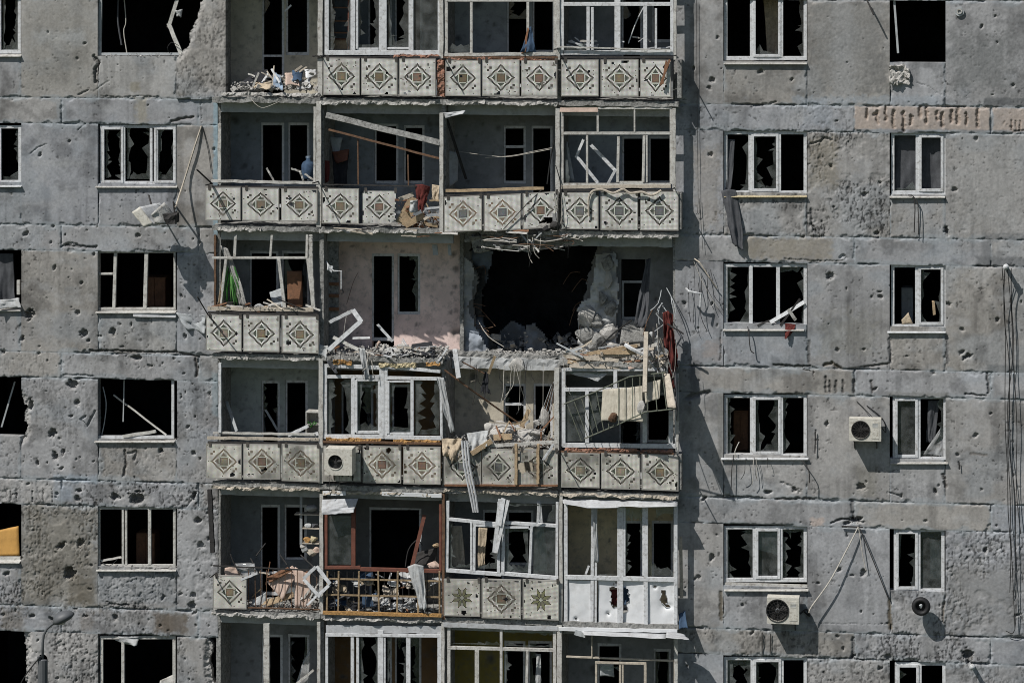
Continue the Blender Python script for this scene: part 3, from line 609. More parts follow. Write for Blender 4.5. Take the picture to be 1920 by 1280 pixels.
# ------------------------------------------------------------------ facade windows
WIN_SEED = [100]
def window(u0, u1, v0, v1, bars, panes, y=.11, m='white', w=6, sill=None, outer='lrtb', label=None):
    """bars: extra members; panes: (u0,u1,v0,v1,code)"""
    mb = MB(); B = []
    if 'l' in outer: B.append((u0+w/2, v0, u0+w/2, v1, w))
    if 'r' in outer: B.append((u1-w/2, v0, u1-w/2, v1, w))
    if 't' in outer: B.append((u0, v0+w/2, u1, v0+w/2, w))
    if 'b' in outer: B.append((u0, v1-w*.6, u1, v1-w*.6, w*1.2))
    frame(mb, B+bars, y, .07)
    if not mb.v: frame(mb, [(u0, v1-1, u1, v1-1, 2)], y, .05)
    o = mb.obj('window', M[m], BUILDING, label, bevel=.004)
    for (a, b, c, d, code) in panes:
        WIN_SEED[0] += 1
        if code: g = MB(); shards(g, a, b, c, d, y+.02, code, WIN_SEED[0]); g.obj('broken_glass', M['glass'], o)
    if sill:
        s = MB(); su0, su1, sv, st = sill
        a = P(su0, sv, 0); b = P(su1, sv, 0); s.hexa([(a.x, -.07, a.z-.03), (b.x, -.07, b.z-.03), (b.x, -.07, b.z-.015), (a.x, -.07, a.z-.015), (a.x, .10, a.z+.0), (b.x, .10, b.z+.0), (b.x, .10, b.z+.02), (a.x, .10, a.z+.02)])
        s.obj('window_sill', M[st], o)
    return o
def sash(par, u0, u1, v0, v1, w=5, y=.075, m='white'):
    mb = MB(); frame(mb, rect_bars(u0, u1, v0, v1, w), y, .05); return mb.obj('sash', M[m], par, bevel=.004)

# right-hand pair of columns
def w3(v0, v1, m1, m2, codes, sh=True, u0=1358, u1=1513, **kw):
    o = window(u0, u1, v0, v1, [(m1, v0+5, m1, v1-5, 7), (m2, v0+5, m2, v1-5, 7)], [(u0+6, m1-4, v0+6, v1-7, codes[0]), (m1+8, m2-7, v0+9, v1-10, codes[1]), (m2+4, u1-6, v0+6, v1-7, codes[2])], **kw)
    if sh: sash(o, m1+2, m2-1, v0+5, v1-6)
    return o
w3(-22, 113, 1410, 1465, ('', 'b', 'r'), sill=(1357, 1513, 118, 'oldwhite'))
w3(246, 365, 1407, 1461, ('r', 'rlb', ''), sill=(1358, 1513, 367, 'palefoam'))
w3(494, 616, 1408, 1459, ('lr', '', 'rt'), sh=False, sill=(1356, 1508, 617, 'oldwhite'))
w3(739, 857, 1410, 1465, ('l', 'lrb', 'l'), sill=(1352, 1516, 858, 'white'))
w3(985, 1090, 1415, 1464, ('lr', 'f', 'lrt'), sh=True, sill=(1358, 1516, 1104, 'oldwhite'))
w3(1230, 1350, 1411, 1466, ('lrt', 'lr', ''), sh=True)
mb = MB(); p = P(1358, 1091, .06); q = P(1514, 1104, .06); mb.box(p.x, q.x, .04, .1, q.z, p.z); mb.obj('window_apron', M['oldwhite'], BUILDING, 'pale board closing the gap under the window')
def w2(v0, v1, m1, codes, shl=False, shr=False, u0=1671, u1=1773, **kw):
    o = window(u0, u1, v0, v1, [(m1, v0+5, m1, v1-5, 8)], [(u0+6, m1-4, v0+6, v1-7, codes[0]), (m1+5, u1-6, v0+6, v1-7, codes[1])], **kw)
    if shl: sash(o, u0+4, m1-1, v0+5, v1-6)
    if shr: sash(o, m1+2, u1-4, v0+5, v1-6)
    return o
w2(248, 365, 1721, ('b', ''), shr=True, sill=(1668, 1772, 368, 'oldwhite'))
w2(495, 615, 1720, ('', 'lr'), shr=True, sill=(1664, 1773, 621, 'white'))
w2(741, 863, 1722, ('f', 'br'), shl=True, sill=(1670, 1777, 866, 'oldwhite'), u0=1674, u1=1775)
w2(990, 1110, 1722, ('lr', 'f'), shl=True, u0=1676, u1=1771)
w2(1240, 1360, 1724, ('l', ''), shl=True, u0=1678)
window(1668, 1772, -22, 118, [(1676, -10, 1684, 100, 4)], [], outer='', m='dimwhite', label='empty opening with only a bent frame strip left')
# left-hand columns
o = window(188, 332, 234, 347, [(233, 238, 233, 342, 5), (284, 238, 284, 342, 5), (294, 240, 294, 342, 5)], [(198, 231, 242, 336, 'lr'), (238, 281, 240, 336, 'lrb'), (297, 326, 240, 336, 'lrb')], sill=(180, 333, 349, 'oldwhite')); sash(o, 191, 232, 238, 343, 5); sash(o, 289, 330, 238, 343, 5)
window(182, 330, 470, 581, [(217, 474, 214, 578, 6), (275, 474, 272, 578, 7), (186, 513, 212, 513, 4)], [], m='oldwhite', w=4, sill=(180, 330, 584, 'oldwhite'))
window(179, 327, 711, 822, [], [(184, 200, 716, 815, 'l')], m='white', w=5, outer='lbr', sill=(178, 328, 826, 'oldwhite'))
window(183, 330, 949, 1063, [(231, 953, 231, 1058, 4), (237, 953, 237, 1058, 4), (281, 953, 281, 1058, 6)], [], m='oldwhite', w=5, sill=(181, 331, 1067, 'oldwhite'))
window(188, 330, 1191, 1330, [(231, 1193, 231, 1325, 6)], [(240, 262, 1194, 1230, 't')], m='oldwhite', w=6)
window(184, 372, -60, 104, [(190, -50, 187, 100, 6)], [], m='dimwhite', w=4, outer='b', label='blown-out opening with its frame torn away')
window(-90, 40, -60, 101, [(0, -50, 0, 96, 5)], [(5, 34, -40, 94, 'rlb')], sill=(-90, 40, 104, 'oldwhite'))
o = window(-90, 41, 235, 345, [(0, 240, 0, 340, 6)], [(6, 36, 240, 338, 'rb')], sill=(-90, 41, 348, 'white'))
window(-90, 39, 468, 577, [(35, 525, 35, 552, 6)], [], outer='b', m='oldwhite', sill=(-90, 40, 580, 'oldwhite'))
window(-90, 39, 945, 1050, [], [], outer='b', m='oldwhite', sill=(-90, 38, 1052, 'oldwhite'))

# ------------------------------------------------------------------ loggias: slabs, partitions, back walls
def slab_z(k): return Z(-51+242.6*k, 850, YS)          # mid-height of the slab under storey k's parapet
ST_ = .11
YW = YB
BAL = {}
BREAK = {(2, 2): 1, (2, 1): .5, (2, 3): .7, (0, 0): .6, (4, 0): .5}
for k in range(-1, 6):
    for b in range(4):
        mb = MB(); zc = slab_z(k+1); x0, x1 = xd[b]+.004, xd[b+1]-.004
        if b == 0: x0 = X(398, YS)
        if b == 3: x1 = X(1272, YS)
        dz = .0
        if (k, b) == (2, 2): roughbox(mb, x0, x1, .66, YB-.002, zc-.10, zc+ST_/2-.02, .08, .06, 5)
        elif (k, b) == (1, 2):
            roughbox(mb, x0, X(1010, YS), -.12, YB-.002, zc-ST_/2, zc+ST_/2, .08, .07, 6)
            for i_, (a_, b_, dz_, yy_) in enumerate(((872, 930, .16, .1), (925, 985, .24, -.05), (980, 1030, .20, -.12), (1020, 1062, .14, -.2))): roughbox(mb, X(a_, 0), X(b_, 0), yy_, yy_+.5, zc-dz_-.06, zc-ST_/2-.01, .06, .13, 60+i_)
            roughbox(mb, X(1010, YS), x1, YS, YB-.002, zc-ST_/2, zc+ST_/2, .08, .05, 7)
        else:
            cut = .0
            roughbox(mb, x0, x1, YS, YB-.002, zc-ST_/2, zc+ST_/2, .075, .022+.02*BREAK.get((k, b), 0), 10+k*4+b)
        BAL[(k, b)] = mb.obj('balcony', M['slab'], BUILDING)
def zfloor(k): return slab_z(k+1)+ST_/2
def zceil(k): return slab_z(k)-ST_/2

def solidwall(name, x0, x1, y, z0, z1, holes, col, parent, thick=.2, res=.06, dmg=(), pits=3, seed=0, label=None, material=None):
    """a plastered wall with rectangular openings (world x0 x1 z0 z1) and broken-out polygons"""
    bx = sorted(set([x0, x1]+[min(max(h[i], x0), x1) for h in holes for i in (0, 1)])); bz = sorted(set([z0, z1]+[min(max(h[i], z0), z1) for h in holes for i in (2, 3)]))
    def line(bp):
        r = [bp[0]]
        for a, b in zip(bp[:-1], bp[1:]):
            n = max(1, int((b-a)/res)); r += [a+(b-a)*i/n for i in range(1, n+1)]
        return np.array(r)
    xs = line(bx); zs = line(bz); x, z = np.meshgrid(xs, zs); xc = (x[:-1, :-1]+x[1:, 1:])/2; zc = (z[:-1, :-1]+z[1:, 1:])/2
    keep = np.ones(xc.shape, bool)
    for h in holes: keep &= ~((xc > h[0]) & (xc < h[1]) & (zc > h[2]) & (zc < h[3]))
    yy = (fbm(x*2, z*2, seed+1, 3)-.5)*.02; C = np.ones(x.shape+(3,))*np.array(col)*(.85+.3*fbm(x*3, z*3, seed+7, 4)[..., None])
    R = random.Random(seed+3); wob = fbm(x*11, z*11, 55, 3)-.5
    for _ in range(int((x1-x0)*(z1-z0)*pits)):
        cx, cz, r = R.uniform(x0, x1), R.uniform(z0, z1), min(.12, .02*math.exp(R.gauss(.2, .7))); dd = np.hypot(x-cx, z-cz)/max(r, res*.8)+wob
        yy += np.clip(1-dd, 0, 1)*r*.6; kk = np.clip(1.4-dd, 0, 1)[..., None]*.8; C = C*(1-kk)+np.array((.10, .10, .095))*kk
    for poly in dmg:
        wb = (fbm(xc*3, zc*3, 19, 4)-.5)*.2; wb2 = (fbm(xc*3+40, zc*3, 29, 4)-.5)*.2; keep &= ~inpoly(xc+wb, zc+wb2, poly)
        dist = seg_d(x+wob*.15, z+wob*.15, list(poly)+[poly[0]]); sp = np.clip((.22-dist)/.15, 0, 1); yy += sp*.06; C = C*(1-sp[..., None]*.7)+np.array((.22, .21, .2))*sp[..., None]*.7
    return grid_solid(name, xs, zs, y+yy, keep, thick, np.clip(C, .01, .8), material or M['plaster'], parent, label)

# partitions between the flats (front edge sits behind the glazing line)
def partition(k, i, col=(.25, .25, .245), y0=-.24):
    mb = MB(); roughbox(mb, xd[i]-.045, xd[i]+.045, y0, YB-.004, zfloor(k)-.01, zceil(k)+.01, .12, .016, 50+k*5+i); mb.obj('partition_wall', M['slab'], BUILDING)
for k in range(-1, 6):
    for i in (1, 2, 3):
        if (k, i) in ((2, 2), (2, 3)): continue
        partition(k, i)
# outer cheeks of the loggia bay
ys = np.arange(0, 1.3, .06)
mb = MB(); roughbox(mb, xd[0]-.05, xd[0]+.05, .02, 1.28, GZ+3, ztop-.02, .16, .014, 3); mb.obj('side_wall', M['slab'], BUILDING)
mb = MB(); roughbox(mb, xd[4]-.05, xd[4]+.05, .02, 1.28, GZ+3, ztop-.02, .16, .014, 4); mb.obj('side_wall', M['slab'], BUILDING)

BLUEGREY = (.21, .235, .255); CREAM = (.50, .465, .38); PINK = (.76, .60, .55); OLIVE = (.22, .18, .05); YEL = (.52, .47, .38); GREY = (.24, .25, .255); BROWN = (.16, .10, .05)
# (storey, bay): (colour, [openings as pixels on the back wall plane: u0,u1,v0,v1; v1 None = down to the floor])
BW = {(0, 0): (CREAM, [(491, 533, -70, None), (536, 580, -70, 104)]), (0, 1): (BLUEGREY, [(690, 735, -60, None), (740, 792, -60, 100)]), (0, 2): ((.30, .32, .33), [(950, 992, -60, None), (998, 1040, -60, 100)]), (0, 3): (GREY, [(1165, 1205, -60, None), (1222, 1262, -60, 80)]),
      (1, 0): (BLUEGREY, [(489, 533, 230, None), (540, 580, 230, 345)]), (1, 1): (BLUEGREY, [(702, 747, 232, 345), (757, 796, 235, 345)]), (1, 2): (GREY, [(944, 986, 236, 345), (996, 1036, 236, None)]), (1, 3): ((.30, .33, .36), [(1166, 1208, 255, None), (1216, 1262, 255, 345)]),
      (2, 0): (GREY, [(468, 522, 470, None), (528, 580, 470, 580)]), (2, 1): (PINK, [(697, 739, 475, None), (745, 788, 475, 590)]), (2, 2): (GREY, []), (2, 3): (GREY, [(1164, 1212, 483, 596)]),
      (3, 0): ((.36, .39, .375), [(490, 525, 713, None), (535, 577, 712, 815)]), (3, 1): (BROWN, [(640, 700, 720, None), (735, 775, 720, 812)]), (3, 2): (YEL, [(944, 986, 718, 802), (1000, 1036, 718, None)]), (3, 3): (GREY, [(1160, 1205, 735, None), (1212, 1258, 735, 830)]),
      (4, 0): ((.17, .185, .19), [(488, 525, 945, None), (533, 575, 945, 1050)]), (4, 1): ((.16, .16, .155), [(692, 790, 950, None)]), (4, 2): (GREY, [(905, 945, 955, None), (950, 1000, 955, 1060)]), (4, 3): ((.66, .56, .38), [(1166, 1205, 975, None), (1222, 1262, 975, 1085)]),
      (5, 0): (GREY, [(490, 530, 1188, None), (540, 580, 1188, 1300)]), (5, 1): (BROWN, [(668, 735, 1188, None), (740, 790, 1190, 1310)]), (5, 2): (OLIVE, [(945, 985, 1200, None), (990, 1035, 1200, 1310)]), (5, 3): (GREY, [(1120, 1165, 1205, None), (1225, 1258, 1215, 1320)]), }
BWALL = {}
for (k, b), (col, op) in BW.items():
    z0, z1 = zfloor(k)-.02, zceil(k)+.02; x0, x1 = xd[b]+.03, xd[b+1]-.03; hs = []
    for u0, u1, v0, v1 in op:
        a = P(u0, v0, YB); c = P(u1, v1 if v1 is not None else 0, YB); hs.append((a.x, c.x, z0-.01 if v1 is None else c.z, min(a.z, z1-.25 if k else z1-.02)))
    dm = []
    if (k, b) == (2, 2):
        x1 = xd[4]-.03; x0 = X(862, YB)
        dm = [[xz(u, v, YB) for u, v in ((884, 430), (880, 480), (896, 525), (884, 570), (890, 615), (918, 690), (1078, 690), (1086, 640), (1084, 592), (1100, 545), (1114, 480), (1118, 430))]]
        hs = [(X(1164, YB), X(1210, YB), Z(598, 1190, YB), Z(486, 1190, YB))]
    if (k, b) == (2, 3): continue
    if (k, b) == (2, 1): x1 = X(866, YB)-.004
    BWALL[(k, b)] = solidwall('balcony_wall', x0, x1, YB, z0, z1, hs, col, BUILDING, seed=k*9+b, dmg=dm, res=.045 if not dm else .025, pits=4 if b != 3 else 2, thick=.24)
    # ceiling beam along the back wall
    if k and (k, b) != (2, 2):
        by = .55 if (k, b) == (3, 2) else .0
        mb = MB(); roughbox(mb, x0+.03, x1-.03, by, by+.12, z1-.26, z1-.03, .08, .035 if by else .008, 33+k+b); mb.obj('lintel_beam', M['plainbeam'], BUILDING)
    fr = MB(); bars = []
    for (u0, u1, v0, v1) in op:
        vb = v1 if v1 is not None else 1280-(z0+.02-P(u0, 1280, YB).z)/PX
        bars += rect_bars(u0-2, u1+2, v0-1, vb, 6)
        if v1 is None and (k, b) not in ((4, 1), (2, 1)): bars.append((u0+2, vb-42, u1-2, vb-42, 4))
    if (k, b) in ((1, 2), (3, 2)): bars += [(945, 275 if k == 1 else 757, 985, 275 if k == 1 else 757, 5)]
    if (k, b) == (1, 0): bars += [(533, 230, 536, 345, 7)]
    if bars: frame(fr, bars, YB+.07, .06); fo = fr.obj('door_and_window_frame', M['white'], BWALL[(k, b)])
    for i, (u0, u1, v0, v1) in enumerate(op):
        g = MB()
        if (k*7+b*3+i) % 3 == 0: shards(g, u0+4, u1-4, max(v0, -40)+4, (v1 or v0+100)-4, YB+.10, ['lr', 'rt', 'lb'][(k+b+i) % 3], k*31+b*7+i)
        if g.v: g.obj('broken_glass', M['glass'], BWALL[(k, b)])

mb = MB(); roughbox(mb, X(1052), xd[4]-.06, .0, .12, zceil(2)-.25, zceil(2)-.01, .08, .02, 71); mb.obj('lintel_beam', M['plainbeam'], BUILDING)
# ------------------------------------------------------------------ mosaic parapet panels
TN = 29
PAL = {'w': (.76, .76, .735), 'o': (.05, .045, .038), 'g': (.06, .078, .06), 'p': (.66, .69, .63), 'y': (.21, .22, .11)}
def motif(i, j, style, centre, R, soft):
    x = i-(TN-1)/2; z = j-(TN-1)/2; ax, az = abs(x), abs(z); w = PAL['w']
    o = PAL['o'] if not soft else soft
    if style == 'star':
        r = math.hypot(x, z); a = math.atan2(z, x) % (math.pi/4); a = abs(a-math.pi/8); lim = 9.2-7.0*(a*8/math.pi)**.8*.62
        lim = 4.6+(9.4-4.6)*(1-min(1, a/(math.pi/8)))
        a2 = (math.atan2(z, x)+math.pi/8) % (math.pi/4); lim = 4.4+5.4*abs(a2/(math.pi/8)-1)
        if r < 1.2: return PAL['p']
        if r < lim-1.4: return PAL['y'] if min(abs(x), abs(z), abs(ax-az)) > .6 else o
        if r < lim: return o
        return w
    d = ax+az
    if 9.6 <= d <= 11.2: return o
    if max(ax, az) < 3.2: return tuple(c*R.uniform(.85, 1.12)*(.6 if max(ax, az) > 2.6 else 1) for c in centre)
    if max(ax, az) < 4.2 and d < 9.5: return PAL['p']
    for p, q in ((ax, az), (az, ax)):
        if 4.4 < q < 7.6 and p <= 7.4-q+.3: return PAL['g'] if not soft else soft
    if d < 9.5: return tuple(c*1.06 for c in w)
    for cx, cz in ((-8.5, 8.5), (-10.5, 6.5), (10.5, -6.5), (8.5, -8.5)):
        if abs(x-cx) <= .6 and abs(z-cz) <= .6: return o if not soft else soft
    return w
def parapet(k, b, u0, u1, v0, v1, centre=(.20, .145, .08), style='d', soft=None, holes=(), tilt=0, y=YP, grime=.0, cut=None, yaw=0, dark=0):
    R = random.Random(int(u0*3+v0)); NX = NZ = TN; holes = list(holes); tilt += R.uniform(-1.2, 1.2); yaw += R.uniform(-.03, .03); grime += .15
    for _ in range(R.choice((0, 1, 2, 3))): e = R.random(); holes.append(R.choice(((e, 1.0), (e, 0.0), (0.0, e), (1.0, e)))+(R.uniform(.03, .075),))
    for _ in range(R.choice((0, 1, 1, 2, 3))): holes.append((R.random(), R.random(), R.uniform(.014, .03)))
    a = P(u0, v1, y); c = P(u1, v0, y); w = c.x-a.x; h = c.z-a.z; m = .022; xs = np.linspace(a.x+m, c.x-m, NX+1); zs = np.linspace(a.z+m, c.z-m, NZ+1)
    V = []; Qs = []; C = []; UV = []
    def yy(x): return y+yaw*(x-a.x)
    gX, gZ = np.meshgrid((xs[:-1]+xs[1:])/2, (zs[:-1]+zs[1:])/2); NB = fbm(gX*14, gZ*14, 3, 2)-.5; GR = fbm(gX*3, gZ*3, 9, 3)
    def zz(x, z): return z-tilt*PX*(x-a.x)/w
    for j in range(NZ):
        for i in range(NX):
            X_, Z_ = (xs[i]+xs[i+1])/2, (zs[j]+zs[j+1])/2; fx = (X_-a.x)/w; fz = (Z_-a.z)/h; nb = float(NB[j, i])
            if any(math.hypot((fx-hx)*w, (fz-hz)*h)*(1+nb*.9) < hr for hx, hz, hr in holes): continue
            if cut and cut(fx+nb*.12, fz+nb*.12): continue
            n = len(V); V += [(xs[i], yy(xs[i]), zz(xs[i], zs[j])), (xs[i+1], yy(xs[i+1]), zz(xs[i+1], zs[j])), (xs[i+1], yy(xs[i+1]), zz(xs[i+1], zs[j+1])), (xs[i], yy(xs[i]), zz(xs[i], zs[j+1]))]
            Qs.append((n, n+1, n+2, n+3)); cc = motif(i, j, style, centre, R, soft)
            gr = 1-grime*max(0, float(GR[j, i])*2.2-.7)
            miss = R.random() < .006+grime*.02 or (NB[j, i] > .30 and GR[j, i] > .55)
            cc = (.16, .15, .13) if miss else tuple(q*gr*R.uniform(.93, 1.05)*(1-dark)*tn for q, tn in zip(cc, (.94, .915, .85) if k >= 3 else (.99, .98, .95))); C += [cc]*4; UV += [(i, j), (i+1, j), (i+1, j+1), (i, j+1)]
    def quad(p, col):
        n = len(V); V.extend(p); Qs.append((n, n+1, n+2, n+3)); C.extend([col]*4); UV.extend([(.6, .6)]*4)
    ce = (.30, .29, .265); T = .065
    def pt(x, z, d): return (x, yy(x)+d, zz(x, z))
    if not cut:
        o = [(a.x, a.z), (c.x, a.z), (c.x, c.z), (a.x, c.z)]; q = [(xs[0], zs[0]), (xs[-1], zs[0]), (xs[-1], zs[-1]), (xs[0], zs[-1])]
        for i in range(4):
            j = (i+1) % 4; quad([pt(*o[i], 0), pt(*o[j], 0), pt(*q[j], 0), pt(*q[i], 0)], ce); quad([pt(*o[j], 0), pt(*o[i], 0), pt(*o[i], T), pt(*o[j], T)], ce)
    # clips that hang the panel on its rail
    for fx in ((.12,) if R.random() < .5 else (.12, .97)):
        x = a.x+w*fx; z = c.z-.01; s = .03
        for qd in ([pt(x-s, z-.05, -.012), pt(x+s, z-.05, -.012), pt(x+s, z+.06, -.012), pt(x-s, z+.06, -.012)],): quad(qd, (.06, .055, .05))
    me = npmesh('parapet_panel', V, Qs, M['mosaic'], np.array(C), UV)
    o = bpy.data.objects.new('parapet_panel', me); return link(o, BAL[(k, b)])
TAN, GRB, REDB, SAND = (.27, .205, .13), (.17, .18, .20), (.25, .15, .11), (.36, .31, .24)
S1 = (.20, .17, .13)
for k, b, a in ((0, 1, [(606, 674, 109, 178, TAN), (677, 745, 110, 178, None), (748, 817, 111, 180, REDB)]), (0, 2, [(835, 901, 113, 180, None), (904, 974, 113, 180, None), (977, 1045, 114, 180, REDB)]), (0, 3, [(1052, 1122, 113, 181, REDB), (1126, 1197, 113, 182, TAN), (1200, 1258, 113, 182, REDB)]),
                (1, 0, [(385, 451, 352, 413, SAND), (454, 523, 353, 414, TAN), (527, 595, 355, 415, TAN)]), (1, 1, [(603, 673, 354, 419, TAN), (678, 744, 357, 420, REDB)]), (1, 2, [(832, 904, 371, 436, GRB), (907, 977, 368, 434, GRB), (980, 1047, 364, 430, REDB)]), (1, 3, [(1052, 1122, 362, 430, GRB), (1126, 1196, 361, 431, GRB), (1200, 1272, 360, 432, GRB)]),
                (2, 0, [(386, 453, 591, 657, SAND), (456, 524, 592, 659, TAN), (528, 597, 593, 661, TAN)]),
                (3, 0, [(386, 453, 833, 896, SAND), (456, 525, 834, 898, REDB), (528, 599, 834, 901, TAN)]), (3, 1, [(606, 677, 838, 902, SAND), (680, 752, 838, 905, REDB), (756, 826, 839, 907, REDB)]), (3, 2, [(832, 902, 842, 908, GRB), (904, 966, 842, 908, GRB), (970, 1046, 843, 908, SAND)]), (3, 3, [(1052, 1124, 850, 913, SAND), (1127, 1200, 851, 916, SAND), (1203, 1272, 852, 918, TAN)]),
                (4, 0, [(399, 462, 1080, 1140, TAN)]), (4, 2, [(832, 900, 1087, 1154, TAN), (903, 977, 1087, 1158, TAN), (980, 1048, 1088, 1160, TAN)])):
    for i, (u0, u1, v0, v1, ce) in enumerate(a):
        kw = dict(centre=ce or (.20, .145, .08))
        if k == 3: kw['grime'] = .5
        if k == 3 and b in (0, 1): kw['soft'] = (.22, .18, .14)
        if k == 1 and b == 2 and i < 2: kw['soft'] = (.24, .18, .13)
        if (k, b) == (4, 2):
            kw['grime'] = .35
            if i != 1: kw['style'] = 'star'
            else: kw['soft'] = (.15, .13, .11)
        H = {(1, 0, 1): [(.95, .45, .05), (.55, .42, .035)], (1, 0, 2): [(.28, .52, .04), (.24, .7, .035)], (0, 1, 2): [(.15, .05, .04), (.28, .12, .03)], (2, 0, 2): [(.18, .27, .05), (.6, .12, .03)], (2, 0, 1): [(.66, .42, .03)], (1, 2, 2): [(.65, .03, .2), (.95, .2, .12), (.02, .3, .07)], (3, 0, 0): [(.74, .12, .05)], (3, 0, 1): [(.15, .1, .035), (.6, .3, .03)],
             (3, 1, 1): [(.68, .9, .05)], (3, 2, 2): [(.14, .5, .12), (.3, .52, .1)], (4, 2, 0): [(.55, .1, .05), (.9, .55, .04)], (4, 2, 1): [(.62, .5, .045)], (4, 2, 2): [(.72, .07, .04)], (1, 3, 1): [(.13, .18, .03)], (0, 2, 0): [(.08, .75, .05), (.25, .8, .03)], (0, 3, 2): [(.2, .45, .03), (.85, .8, .05)], (2, 0, 0): [(.86, .5, .03)]}.get((k, b, i), ())
        kw['holes'] = H
        if (k, b, i) == (1, 1, 1): kw['cut'] = lambda fx, fz: fx > .96 or (fz < .1 and fx > .85)
        if (k, b, i) == (0, 3, 2): kw['cut'] = None
        if (k, b) == (1, 2): kw['tilt'] = -4
        if (k, b) == (3, 2): kw['dark'] = .1
        parapet(k, b, u0, u1, v0, v1, **kw)
# return panels at the right-hand end of the bay
def cheek(k, v0, v1, m='oldwhite', w=.06):
    mb = MB(); a = P(1272, v1, YP); c = P(1272, v0, YP); mb.box(a.x-.03, a.x+w, YP+.05, -.004, a.z, c.z); mb.obj('end_panel', M[m], BAL[(k, 3)])
cheek(0, 114, 184, 'slab'); cheek(1, 363, 430, 'slab'); cheek(3, 852, 918, 'slab')

# ------------------------------------------------------------------ glazing and railings (children of their balcony)
def glaze(k, b, bars, panes=(), y=YG, m='white', t=.06, name='glazing_frame', label=None):
    mb = MB(); frame(mb, bars, y, t); o = mb.obj(name, M[m], BAL[(k, b)], label, bevel=.004)
    for i, (a, c, d, e, code) in enumerate(panes): g = MB(); shards(g, a, c, d, e, y+.015, code, int(a*3+d)+i); g.obj('broken_glass', M['glass'], BAL[(k, b)])
    return o
def rail(k, b, u0, v0, u1, v1, w, m, y=YG-.05, t=.05, name='handrail', label=None):
    mb = MB(); p = P(u0, v0, y); q = P(u1, v1, y); n = 14; R = random.Random(int(u0+v0*3)); pts = [p.lerp(q, i/n)+Vector((0, R.uniform(-.006, .006), R.uniform(-.007, .007))) for i in range(n+1)]
    for i in range(n): mb.bar(pts[i]-(pts[i+1]-pts[i])*.02, pts[i+1], w*PX*(1+R.uniform(-.07, .07)), t)
    return mb.obj(name, M[m], BAL[(k, b)], label)
def post(k, b, u, v0, v1, w=7, m='oldwhite', y=YG-.02, u1=None, label=None):
    mb = MB(); a = P(u, v1, y); c = P(u if u1 is None else u1, v0, y); R = random.Random(int(u+v0)); n = 12; pts = [a.lerp(c, i/n)+Vector((R.uniform(-.006, .006), 0, 0)) for i in range(n+1)]
    for i in range(n): mb.bar(pts[i], pts[i+1], w*PX*(1+R.uniform(-.06, .06)), .09)
    return mb.obj('post', M[m], BAL[(k, b)], label)

# posts at the flat boundaries
for k, b, u, v0, v1, w, m in ((0, 0, 601, -60, 180, 9, 'oldwhite'), (0, 1, 828, -60, 110, 7, 'oldwhite'), (0, 2, 1047, -60, 112, 6, 'oldwhite'), (0, 3, 1266, -60, 112, 5, 'oldwhite'),
                              (1, 0, 598, 190, 425, 9, 'oldwhite'), (1, 1, 828, 212, 440, 7, 'oldwhite'), (1, 2, 1046, 203, 364, 8, 'oldwhite'), (1, 3, 1264, 203, 362, 6, 'oldwhite'),
                              (3, 0, 602, 672, 905, 8, 'oldwhite'), (3, 2, 1044, 690, 850, 9, 'oldwhite'), (3, 3, 1270, 700, 850, 5, 'oldwhite'), (4, 0, 603, 925, 1150, 7, 'oldwhite'), (4, 2, 1052, 928, 1165, 6, 'oldwhite'), (4, 1, 832, 925, 1160, 5, 'rust'),
                              (5, 0, 598, 1165, 1330, 6, 'oldwhite'), (5, 1, 831, 1165, 1330, 6, 'oldwhite'), (5, 2, 1049, 1170, 1330, 9, 'oldwhite'), (5, 3, 1268, 1195, 1330, 6, 'oldwhite')):
    post(k, b, u, v0, v1, w, m)
# storey 0
glaze(0, 1, [(613, -60, 613, 100, 8), (662, -60, 662, 96, 9), (718, -60, 718, 96, 15), (771, -60, 771, 96, 9), (824, -60, 824, 98, 6), (609, 99, 827, 99, 9), (670, -60, 670, 92, 4), (670, 92, 710, 92, 4), (727, 91, 770, 91, 4)],
      [(618, 656, -50, 94, 'rl'), (673, 709, -50, 90, 'lrb'), (727, 766, -50, 89, 'lrb'), (776, 820, -50, 94, 'f')])
glaze(0, 2, [(837, -60, 837, 104, 6), (884, 0, 884, 100, 5), (990, 0, 990, 100, 5), (1041, -60, 1041, 104, 6), (838, 1, 1040, 1, 5)], [(841, 881, 4, 98, 'b')], m='oldwhite'); rail(0, 2, 834, 103, 1046, 101, 6, 'oldwhite')
glaze(0, 3, [(1054, -60, 1054, 104, 7), (1103, 12, 1103, 96, 6), (1111, 14, 1111, 94, 5), (1158, -60, 1158, 96, 11), (1210, 12, 1210, 96, 7), (1260, -60, 1260, 104, 6), (1056, 8, 1258, 8, 7), (1056, 99, 1258, 99, 8), (1230, 16, 1230, 92, 4)], [(1058, 1099, 14, 94, 'b')], m='white')
rail(0, 3, 1044, 88, 1258, 94, 2.5, 'oldwhite', YG-.09, .03); rail(0, 1, 604, 107, 826, 107, 3, 'iron'); rail(0, 2, 832, 108, 1046, 108, 4, 'rust'); rail(0, 3, 1050, 108, 1262, 108, 4, 'iron')
rail(0, 1, 586, 106, 606, 105, 2, 'iron', YG-.1)
